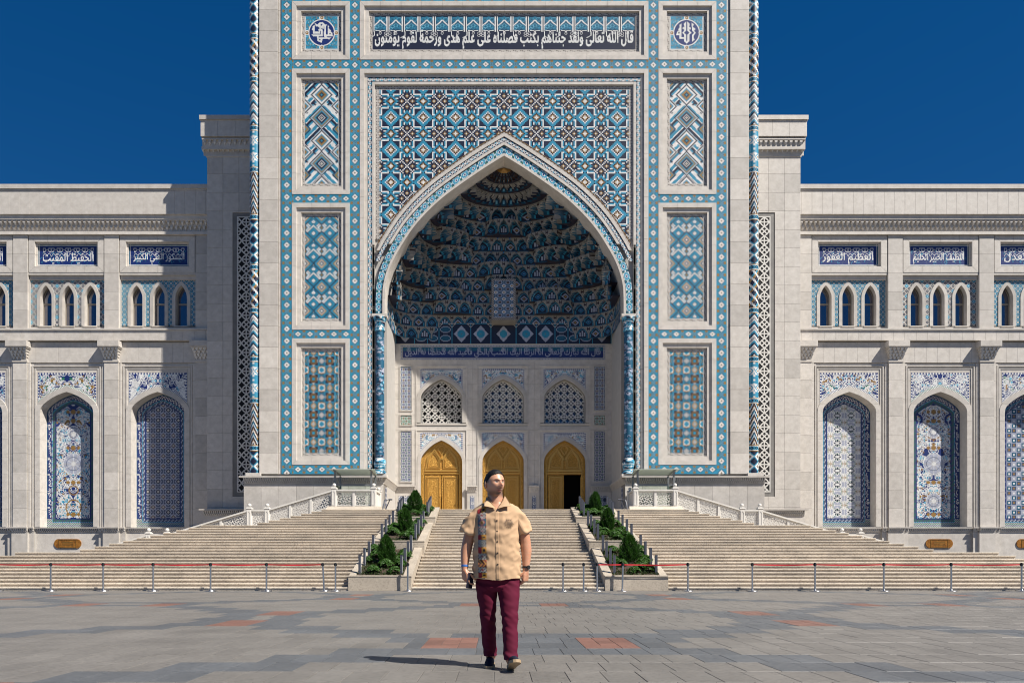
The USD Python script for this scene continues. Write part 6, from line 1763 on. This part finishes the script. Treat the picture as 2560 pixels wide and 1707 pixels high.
def hand(wrist, down, palm, side, curl, spread=.0, thumb=(.5, .35)):
    """down: along the fingers; palm: the way the palm faces; side: towards the thumb; curl in degrees per joint for four fingers"""
    d, p = np.array(down, float), np.array(palm, float); d /= np.linalg.norm(d); p -= d * (p @ d); p /= np.linalg.norm(p); s = np.cross(d, p); s = s if s @ np.array(side) > 0 else -s
    w = np.array(wrist, float)
    out = MF.batch_hull([ball(w, .026), ball(w + d * .045 + s * .026, .016), ball(w + d * .045 - s * .026, .015), ball(w + d * .088 + s * .030, .0125), ball(w + d * .082 - s * .030, .0115), ball(w + d * .04 + p * .012, .016)])
    for k, (o, L, r0) in enumerate(((.031, (.042, .026, .021), .0098), (.0105, (.046, .029, .022), .0100), (-.0105, (.043, .027, .021), .0095), (-.030, (.034, .021, .019), .0084))):
        q = w + d * (.088 - .004 * k) + s * o; dirv = d + s * (o * spread); js = [(q - d * .02, r0 + .001)]; a = 0
        js.append((q, r0))
        for j in range(3):
            a += math.radians(curl[k][j]); u = dirv * math.cos(a) + p * math.sin(a); q = q + u * L[j]; js.append((q, r0 - .0008 * (j + 1)))
        out = out + chain(js, 14)
    b0 = w + d * .022 + s * .022 + p * .006; t1 = b0 + (d * .75 + s * thumb[0] + p * thumb[1]) * .040; t2 = t1 + (d * .85 + s * (thumb[0] - .35) + p * (thumb[1] + .15)) * .032; t3 = t2 + (d * .85 - s * .10 + p * (thumb[1] + .3)) * .026
    return out + chain([(b0, .015), (t1, .0125), (t2, .0112), (t3, .0095)], 14)

WL, WR = np.array([-.312, -.035, .905]), np.array([.238, -.020, .893])
armL = chain([((-.170, .01, 1.365), .056), ((-.245, .012, 1.27), .056), ((-.288, .012, 1.12), .050), ((-.300, .004, 1.05), .049), ((-.308, -.018, .975), .039), (WL, .0295), (WL + (-.002, -.004, -.03), .027)], 28)
armR = chain([((.130, .01, 1.365), .056), ((.205, .014, 1.27), .056), ((.236, .016, 1.12), .050), ((.244, .010, 1.05), .048), ((.243, -.004, .965), .038), (WR, .0285), (WR + (-.002, -.004, -.03), .026)], 28)
hL = hand(WL + (0, -.004, -.02), (.10, -.10, -1), (.75, .60, 0), (.65, -.75, 0), ((22, 45, 25), (26, 48, 30), (30, 50, 32), (34, 50, 34)), thumb=(.55, .55))
hR = hand(WR + (0, -.004, -.02), (-.06, -.06, -1), (-.85, .55, 0), (-.55, -.8, 0), ((38, 60, 40), (42, 62, 42), (46, 62, 42), (50, 60, 40)), thumb=(.35, .6))
limbs = smoothed(armL + hL, .006, 5), smoothed(armR + hR, .006, 5)
legskin = chain([((-.078, .10, .20), .05), ((-.078, .115, .09), .045)]), chain([((.098, -.16, .22), .05), ((.098, -.20, .10), .045)])
hip = chain([((-.024, 0, 1.2), .10), ((-.024, 0, .95), .11)]); thighs = chain([((-.05, 0, .95), .07), ((-.10, .02, .6), .05), ((-.078, .10, .2), .045)]), chain([((.02, 0, .95), .07), ((.085, -.06, .6), .05), ((.098, -.16, .22), .045)])
body = head + man(np.array(neck.vertices), np.array(neck.faces)) + chest + hip + thighs[0] + thighs[1] + legskin[0] + legskin[1]
for l in limbs: body = body + man(np.array(l.vertices), np.array(l.faces))
bv, bf = arr(body)
# colours of the skin by place: stubble, lips, brows, eyes
a, b_ = math.radians(YAW), math.radians(TILT)
Rx = np.array([[1, 0, 0], [0, math.cos(b_), -math.sin(b_)], [0, math.sin(b_), math.cos(b_)]]); Rz = np.array([[math.cos(a), -math.sin(a), 0], [math.sin(a), math.cos(a), 0], [0, 0, 1]])
fc = bv[bf].mean(1); hl = (fc - HC) @ (Rz @ Rx)
x, y, z = hl.T
skin = np.tile([.50, .265, .165], (len(fc), 1)) * (1 + .05 * (meshkit.fbm(fc * 60)[:, None] - .5) * 2)
arm = fc[:, 2] < 1.35; skin[arm] *= np.array([.92, .86, .82])
onhead = (np.abs(x) < .1) & (z > -.135) & (fc[:, 2] > 1.50)
def blend(mask, col, k):
    mask = np.clip(mask, 0, 1)[:, None] * k; skin[:] = skin * (1 - mask) + np.array(col) * mask
front = onhead & (y < .03)
beard = np.exp(-((z + .088) / .030) ** 2) * (y < .045) * np.clip((np.abs(x) - .0) / .02 + .6, 0, 1); beard = np.where(front | (onhead & (z < -.03)), beard, 0)
blend(beard, (.050, .030, .026), .75)
blend(np.where(front, np.exp(-((z + .047) / .008) ** 2 - (x / .030) ** 2), 0), (.05, .032, .028), .75)
blend(np.where(front, np.exp(-((z + .092) / .012) ** 2 - (x / .016) ** 2), 0), (.045, .03, .028), .75)
blend(np.where(front, np.exp(-((z + .067) / .0085) ** 2 - (x / .022) ** 2), 0), (.36, .13, .11), .9)
blend(np.where(front, np.exp(-((z + .066) / .0018) ** 2 - (x / .022) ** 2), 0), (.08, .03, .03), .9)
for sx in (-1, 1):
    bx = (x - sx * .034) / .020; bz = (z - (.028 - .006 * bx ** 2)) / .0050
    blend(np.where(front, np.exp(-np.abs(bx) ** 4 - bz ** 2), 0), (.018, .012, .010), .97)
    ex = (x - sx * .032) / .0145; ez = (z - .0085) / (.0048 * np.sqrt(np.clip(1 - ex ** 2, .01, 1)))
    eye = np.where(front & (np.abs(ex) < 1) & (np.abs(ez) < 1), 1.0, 0)
    blend(eye, (.45, .43, .40), 1); blend(eye * (np.hypot((x - sx * .032 - .003) / .0055, (z - .0085) / .0055) < 1), (.03, .02, .015), 1)
    blend(np.where(front & (np.abs(ex) < 1.1), np.exp(-((np.abs(ez) - 1.15) / .3) ** 2), 0), (.06, .035, .03), .85)
    blend(np.where(front, np.exp(-((x - sx * .009) / .004) ** 2 - ((z + .040) / .003) ** 2), 0), (.06, .03, .025), .8)
blend(np.where(onhead & (z > .0) & (z < .06) & (y > -.035) & (np.abs(x) > .05), 1.0, 0) * .8, (.07, .05, .042), .75)   # cropped temples
part(MAN, 'body', (bv, bf), 'skin', smooth=True)
bm = stage.GetPrimAtPath(MAN + '/body')
UsdGeom.PrimvarsAPI(bm).CreatePrimvar('tint', Sdf.ValueTypeNames.Color3fArray, 'uniform').Set(Vt.Vec3fArray.FromNumpy(np.clip(skin, 0, 1).astype(np.float32)))

# --- hair: short on top, cut close at the sides
hs = trimesh.creation.icosphere(subdivisions=5); q = np.array(hs.vertices); 
P = q * np.array([.0885, .1120, .1235]) * (1 + .020 * (meshkit.noise(q * 16, 3)[:, None] - .5) + .014 * (meshkit.noise(q * 40, 5)[:, None] - .5))
P[:, 2] += np.where(q[:, 2] > .5, .012 * np.clip((-q[:, 1] + .35), 0, 1), 0)
line = np.interp(q[:, 1], [-1, -.78, -.55, -.32, -.05, .4, 1], [.094, .088, .070, .034, .000, -.030, -.055])
above = P[:, 2] - line + .004 * (meshkit.noise(q * 30, 9) - .5)
shrink = np.where(above < 0, .86, np.where(above < .028, .957 + .043 * np.clip(above / .028, 0, 1) ** .7, 1.0))
P *= shrink[:, None]
part(MAN, 'hair', (head_to_body(P), np.array(hs.faces)), 'hair_black', smooth=True)

# --- shirt
sh = loft(dense([((-.022, .005, .800), .219, .156), ((-.022, .004, .86), .217, .155), ((-.026, .002, 1.00), .211, .154), ((-.026, .002, 1.14), .204, .148), ((-.022, .002, 1.28), .205, .140), ((-.019, .004, 1.36), .210, .126), ((-.017, .006, 1.405), .207, .114), ((-.018, .010, 1.440), .190, .098), ((-.022, .013, 1.468), .150, .088), ((-.027, .014, 1.490), .106, .082), ((-.030, .015, 1.505), .086, .080)]), 64)
slL = chain([((-.155, .008, 1.385), .074), ((-.222, .008, 1.325), .080), ((-.275, .006, 1.235), .080)], 32)
slR = chain([((.122, .010, 1.385), .074), ((.178, .010, 1.325), .077), ((.222, .008, 1.235), .075)], 32)
def half(m, p, n):
    n = np.array(n, float); n /= np.linalg.norm(n); return m.trim_by_plane(tuple(n), float(n @ np.array(p)))
slL = half(slL, (-.288, 0, 1.208), (.42, 0, 1)); slR = half(slR, (.236, 0, 1.210), (-.38, 0, 1))
cutV = man(*[np.array(t) for t in (lambda p: (np.vstack([np.array([[x_, -.4, z_] for x_, z_ in p]), np.array([[x_, .000, z_] for x_, z_ in p])]), [[0, 1, 2], [3, 5, 4], [0, 3, 4], [0, 4, 1], [1, 4, 5], [1, 5, 2], [2, 5, 3], [2, 3, 0]]))([(-.023, 1.415), (.062, 1.54), (-.108, 1.54)])])
shm = smoothed(sh + slL + slR, .012, 6)
SV = np.array(shm.vertices); SN = np.array(shm.vertex_normals)
def folds(P):
    x_, y_, z_ = P.T
    d = .012 * (meshkit.noise(np.stack([x_ * 9 + z_ * 5, y_ * 7, z_ * 11 - x_ * 7], 1), 2) - .5) + .006 * (meshkit.noise(np.stack([x_ * 22 - z_ * 14, y_ * 16, z_ * 24 + x_ * 12], 1), 3) - .5)
    d += .0045 * (np.abs(meshkit.noise(np.stack([x_ * 15 + z_ * 9, y_ * 9, z_ * 17 - x_ * 13], 1), 12) - .5) * -4 + 1)
    belly = np.exp(-((z_ - .98) / .12) ** 2)
    d += .009 * belly * np.sin(34 * (z_ + .35 * np.abs(x_ + .02)) + 5 * meshkit.noise(np.stack([x_ * 5, z_ * 5, 0 * x_], 1), 8)) * .6
    arm_ = np.clip((np.abs(x_ + .022) - .17) / .05, 0, 1)
    d += .007 * arm_ * np.sin(60 * (z_ + .8 * np.abs(x_)) + 7 * meshkit.noise(np.stack([x_ * 9, y_ * 9, z_ * 9], 1), 6))
    return d
SV = SV + SN * folds(SV)[:, None] * np.clip((1.50 - SV[:, 2]) / .06, 0.1, 1)[:, None]
SV[:, 2] += np.where(SV[:, 2] < .83, -.018 * np.cos((SV[:, 0] + .022) / .215 * 1.6) ** 2 + .006, 0)
shirt = man(SV, np.array(shm.faces))
shirt2 = shirt - cutV
if shirt2.num_tri() < 100: shirt2 = shirt
part(MAN, 'shirt', arr(shirt2), 'shirt_cotton', smooth=50)
from scipy.interpolate import LinearNDInterpolator
fr_ = SN[:, 1] < -.15
YF_ = LinearNDInterpolator(SV[fr_][:, [0, 2]], SV[fr_][:, 1])
def on_shirt(x_, z_, off=.0035):
    y_ = YF_(np.stack([x_, z_], -1)); y_ = np.where(np.isnan(y_), -.1, y_)
    return np.stack([x_, y_ - off, z_], -1)
SHIRT = MAN
# embroidered strip of geometric blocks down the viewer's left of the shirt
E_ = np.array([[.50, .36, .20], [.012, .010, .012], [.40, .38, .35], [.22, .012, .015], [.42, .20, .03], [.02, .10, .14]])
hS, wS = 116, 14
em = np.zeros((hS, wS), int); yy, xx = ij(hS, wS); yb_ = 0; blocks = [('r', 10), ('x', 9), ('c', 16), ('x', 12), ('r', 8), ('w', 12), ('r', 10), ('x', 10), ('z', 12), ('x', 9), ('r', 8)]
for kd, L in blocks:
    y_, x_ = np.mgrid[0:L, 0:wS]; dd = np.abs(x_ - wS / 2 + .5) + np.abs(y_ - L / 2 + .5)
    if kd == 'r': b = np.where(x_ < 6, 3, 4); b = np.where((x_ > 7) & (x_ < 12) & (y_ > 2) & (y_ < L - 3), 1, b)
    elif kd == 'x': b = np.where((x_ + y_) % 5 < 2, 2, 1); b = np.where((x_ - y_) % 5 == 0, 2, b); b = np.where(dd < 2, 3, b)
    elif kd == 'c': b = np.select([dd < 2, dd < 4, dd < 5, dd < 7], [1, 4, 2, 3], 5); b = np.where((y_ < 2) | (y_ > L - 3), np.where(x_ % 4 < 2, 3, 2), b)
    elif kd == 'w': b = np.where(dd % 4 < 2, 2, 1)
    else: b = np.where((x_ + np.abs(y_ - L // 2)) % 6 < 2, 4, np.where((x_ - y_) % 5 < 2, 3, 1))
    n_ = min(L, hS - yb_); em[yb_:yb_ + n_] = b[:n_]; yb_ += n_
S_, T_ = np.meshgrid(np.linspace(0, 1, wS + 1), np.linspace(0, 1, hS + 1))
zz_ = 1.452 - T_ * (1.452 - .812); xx_ = -.196 + S_ * .074 + .016 * T_ * 1.0 - .006 * T_ ** 2
zz_ = zz_ - .035 * (1 - T_) ** 6 * (1 - S_)
PV = on_shirt(xx_.ravel(), zz_.ravel()); k_ = np.arange(hS)[:, None] * (wS + 1) + np.arange(wS)[None]
part(MAN, 'embroidered_strip', (PV, np.stack([k_, k_ + wS + 1, k_ + wS + 2, k_ + 1], -1).reshape(-1, 4)), 'embroidery', tint=E_[em].reshape(-1, 3))
# placket with buttons, and the black sun on the chest
n_ = 60; t_ = np.linspace(0, 1, n_ + 1); zc_ = 1.405 - t_ * (1.405 - .800); xc_ = -.024 + .012 * t_
PV = np.concatenate([on_shirt(xc_ - .013, zc_, .004), on_shirt(xc_ + .013, zc_, .004), on_shirt(xc_ + .015, zc_, .000)]); k_ = np.arange(n_); N_ = n_ + 1
part(MAN, 'placket', (PV, np.vstack([np.stack([k_, k_ + 1, k_ + 1 + N_, k_ + N_], 1), np.stack([k_ + N_, k_ + 1 + N_, k_ + 1 + 2 * N_, k_ + 2 * N_], 1)])), 'shirt_cotton', smooth=40)
for zb_ in (1.405, 1.316, 1.222, 1.130, 1.030, .930):
    xq = -.024 + .012 * (1.405 - zb_) / .605; c_ = on_shirt(np.array([xq]), np.array([zb_]), .006)[0]
    m = MB(); g = np.arange(10) * 2 * np.pi / 10; v = np.vstack([np.stack([c_[0] + .0065 * np.cos(g), np.full(10, c_[1] - .002), c_[2] + .0065 * np.sin(g)], 1), np.stack([c_[0] + .0075 * np.cos(g), np.full(10, c_[1] + .003), c_[2] + .0075 * np.sin(g)], 1)])
    m.add(v, np.vstack([[[0, k, k + 1] for k in range(1, 9)]])); m.add(v, [[k, (k + 1) % 10, 10 + (k + 1) % 10, 10 + k] for k in range(10)]); part(MAN, 'button', m, 'button_dark')
cx_, cz_ = .083, 1.290; ms = MB()
def ribbon(pts, w):
    pts = np.array(pts, float); t = np.gradient(pts, axis=0); t /= np.linalg.norm(t, axis=1, keepdims=True) + 1e-9; w = np.broadcast_to(w, len(pts))[:, None]
    A, B = pts + np.stack([-t[:, 1], t[:, 0]], 1) * w, pts - np.stack([-t[:, 1], t[:, 0]], 1) * w
    V = np.vstack([on_shirt(A[:, 0], A[:, 1], .005), on_shirt(B[:, 0], B[:, 1], .005)]); n = len(pts); ms.add(V, [[k, k + 1, n + k + 1, n + k] for k in range(n - 1)])
th = np.linspace(0, 2 * np.pi * 2.1, 50); ribbon(np.stack([cx_ + (.003 + .0014 * th) * np.cos(th), cz_ + (.003 + .0014 * th) * np.sin(th)], 1), .0022)
for k in range(12):
    t = k * np.pi / 6; s_ = np.linspace(0, 1, 8); rr = .026 + s_ * (.018 if k % 2 else .022); wob = .06 * np.sin(s_ * 6)
    ribbon(np.stack([cx_ + rr * np.cos(t + wob), cz_ + rr * np.sin(t + wob)], 1), .0034 * (1 - s_) + .0006)
part(MAN, 'sun_emblem', ms, 'button_dark')
# collar: two pointed flaps and the band round the neck
def flap(pts, off):
    P_ = np.array(pts); n = np.array([0, -1, .25]); V = np.vstack([P_, P_ + np.array([0, .004, -.002])]); k = len(P_)
    f = [[0, i, i + 1] for i in range(1, k - 1)] + [[k, k + i + 1, k + i] for i in range(1, k - 1)] + [[i, (i + 1) % k, k + (i + 1) % k] for i in range(k)] + [[i, k + (i + 1) % k, k + i] for i in range(k)]
    return V, f
m = MB()
m.add(*flap([(-.104, -.020, 1.537), (-.086, -.074, 1.500), (-.030, -.118, 1.424), (-.062, -.128, 1.432), (-.134, -.118, 1.448), (-.138, -.070, 1.478), (-.116, -.030, 1.515)], 0))
m.add(*flap([(.050, -.020, 1.545), (.066, -.052, 1.516), (.084, -.080, 1.492), (.100, -.120, 1.446), (.040, -.134, 1.440), (-.016, -.120, 1.424), (.036, -.078, 1.500)], 0))
g = np.linspace(math.radians(-28), math.radians(208), 40); V = []
for r_, z_ in ((.070, 1.490), (.074, 1.538), (.082, 1.535), (.100, 1.478)): V.append(np.stack([-.030 + (r_ + .004) * np.cos(g), .012 + r_ * np.sin(g), z_ + 0 * g], 1))
V = np.vstack(V); q_ = np.concatenate([np.stack([np.arange(39) + o * 40, np.arange(39) + 1 + o * 40, np.arange(39) + 41 + o * 40, np.arange(39) + 40 + o * 40], 1) for o in range(3)]); m.add(V, q_)
part(MAN, 'collar', m, 'shirt_cotton', smooth=35)

# --- trousers
tl = loft(dense([((-.022, .0, .96), .168, .110), ((-.018, .0, .88), .180, .118), ((-.016, .0, .80), .196, .128), ((-.014, .0, .74), .198, .128), ((-.012, .0, .685), .160, .095)]), 48)
legL = loft(dense([((-.085, .0, .85), .095, .108), ((-.110, .0, .74), .101, .110), ((-.112, .005, .64), .091, .098), ((-.103, .010, .50), .073, .082), ((-.101, .030, .40), .070, .078), ((-.096, .070, .27), .066, .076), ((-.086, .105, .15), .063, .078), ((-.080, .120, .095), .062, .082)]), 40, 2.1)
legR = loft(dense([((.050, .0, .85), .110, .108), ((.082, -.012, .74), .104, .112), ((.086, -.045, .64), .094, .100), ((.090, -.090, .50), .076, .084), ((.092, -.105, .42), .071, .078), ((.096, -.125, .30), .068, .076), ((.098, -.155, .18), .064, .076), ((.098, -.175, .095), .060, .084)]), 40, 2.1)
def cloth_tidy(m, edge, amt, seed):
    t = smoothed(m, edge, 8); V = np.array(t.vertices); N = np.array(t.vertex_normals); x_, y_, z_ = V.T
    kn = np.exp(-((z_ - .44) / .10) ** 2) + .9 * np.exp(-((z_ - .14) / .06) ** 2) + .8 * np.exp(-((z_ - .76) / .06) ** 2) + .35
    d = amt * kn * (np.sin(52 * z_ + 9 * x_ + 8 * meshkit.noise(np.stack([x_ * 8, y_ * 8, z_ * 6], 1), seed)) * .5 + 1.2 * (meshkit.noise(np.stack([x_ * 14, y_ * 14, z_ * 34 + x_ * 18], 1), seed + 1) - .5))
    return V + N * d[:, None], np.array(t.faces)
part(MAN, 'trousers', cloth_tidy(tl + legL + legR, .011, .0062, 3), 'trouser_cotton', smooth=True)

# --- shoes
def shoe(loc, yaw, pitch):
    ln, w = .285, .050
    o = [(-.030, .0), (-.037, .04), (-.034, .09), (-.040, .15), (-.048, .20), (-.044, .25), (-.024, .280), (.0, .287), (.026, .278), (.045, .245), (.047, .20), (.038, .14), (.033, .08), (.036, .035), (.028, .0), (.0, -.008)]
    sole = MF.extrude(manifold3d.CrossSection([np.array(o)[::-1] if Polygon(o).exterior.is_ccw is False else np.array(o)]).offset(.004, manifold3d.JoinType.Round), .026)
    up = MF.batch_hull([ball((0, .04, .045), .036), ball((0, .08, .060), .036), ball((0, .12, .045), .040), ball((-.002, .20, .034), .042), ball((0, .245, .028), .030)]) + MF.batch_hull([ball((0, .045, .06), .037), ball((0, .055, .105), .040), ball((0, .09, .06), .036)])
    up = up.trim_by_plane((0, 0, 1), .022)
    t = thing('shoe', parent=MAN)
    R = lambda v: (lambda p, q: np.stack([p[:, 0] * math.cos(yaw) + q[:, 0] * math.sin(yaw), -(p[:, 0] * -math.sin(yaw) + q[:, 0] * math.cos(yaw)), q[:, 1]], 1))(v, np.stack([v[:, 1] * math.cos(pitch) - v[:, 2] * math.sin(pitch), v[:, 1] * math.sin(pitch) + v[:, 2] * math.cos(pitch)], 1)) + np.array(loc)
    v, f = arr(sole); part(t, 'sole', (R(v), f[:, ::-1]), 'shoe_sole', smooth=35)
    s = smoothed(up, .010, 6); part(t, 'upper', (R(np.array(s.vertices)), np.array(s.faces)[:, ::-1]), 'shoe_suede', smooth=True)
    m = MB()
    for k in range(4):
        v = np.array([(-.022, .105 + .022 * k, .092 - .013 * k), (0, .108 + .022 * k, .098 - .013 * k), (.022, .105 + .022 * k, .092 - .013 * k)]); m.tube(R(v), .0028, 6)
    part(t, 'lace', m, 'light_post_paint')
shoe((-.080, .190, .0), -.05, 0.0)
shoe((.100, -.130, .004), .16, math.radians(20))

# --- watch, bracelet, and the phone he holds
def band(c, ax, r, w, th, mat, name, sq=1.0):
    ax = np.array(ax, float); ax /= np.linalg.norm(ax); e1 = np.cross(ax, [0, 1, 0]); e1 /= np.linalg.norm(e1); e2 = np.cross(ax, e1); g = np.arange(28) * 2 * np.pi / 28
    V = []
    for rr, o in ((r, -w), (r + th, -w), (r + th, w), (r, w)): V.append(np.array(c) + ax * o + rr * (np.cos(g)[:, None] * e1 * sq + np.sin(g)[:, None] * e2))
    V = np.vstack(V); k = np.arange(28); q = np.concatenate([np.stack([k + o * 28, (k + 1) % 28 + o * 28, (k + 1) % 28 + (o + 1) % 4 * 28, k + (o + 1) % 4 * 28], 1) for o in range(4)])
    return part(MAN, name, (V, q), mat, smooth=40)
band(WL + (.0015, .003, .012), (.02, .12, 1), .0305, .0085, .003, 'bracelet_blue', 'bracelet')
wp = band(WR + (0, .003, .010), (.01, .1, 1), .0300, .009, .003, 'black_plastic', 'watch_strap')
m = MB(); c = WR + (.022, -.028, .010); g = np.arange(24) * 2 * np.pi / 24; e1 = np.array([.64, .77, 0]); nrm = np.array([.77, -.64, 0])
V = np.vstack([c + np.outer(np.cos(g), e1) * .019 + np.outer(np.sin(g), [0, 0, 1]) * .019 + nrm * o for o in (-.004, .006)] + [[c + nrm * .006]])
k = np.arange(24); m.add(V, np.stack([k, (k + 1) % 24, 24 + (k + 1) % 24, 24 + k], 1)); m.add(V, np.stack([24 + k, 24 + (k + 1) % 24, np.full(24, 48)], 1)); part(MAN, 'watch_case', m, 'black_plastic', smooth=35)
ph = thing('phone', "dark mobile phone held in the walking man's hand", 'phone', Gf.Matrix4d().SetRotate(Gf.Rotation(Gf.Vec3d(0, 0, 1), 42)) * Gf.Matrix4d().SetRotate(Gf.Rotation(Gf.Vec3d(0, 1, 0), 10)) * Gf.Matrix4d().SetTranslate(Gf.Vec3d(PX0 - .262, PY0 - .060, .785)))
rb = MF.batch_hull([ball((sx * .031, 0, sz_ * .066), .0045, 12) for sx in (-1, 1) for sz_ in (-1, 1)])
part(ph, 'case', arr(rb), 'phone_case', smooth=40)
m = MB(); m.box(-.031, .031, -.0052, -.0046, -.066, .066); part(ph, 'screen', m, 'phone_glass')
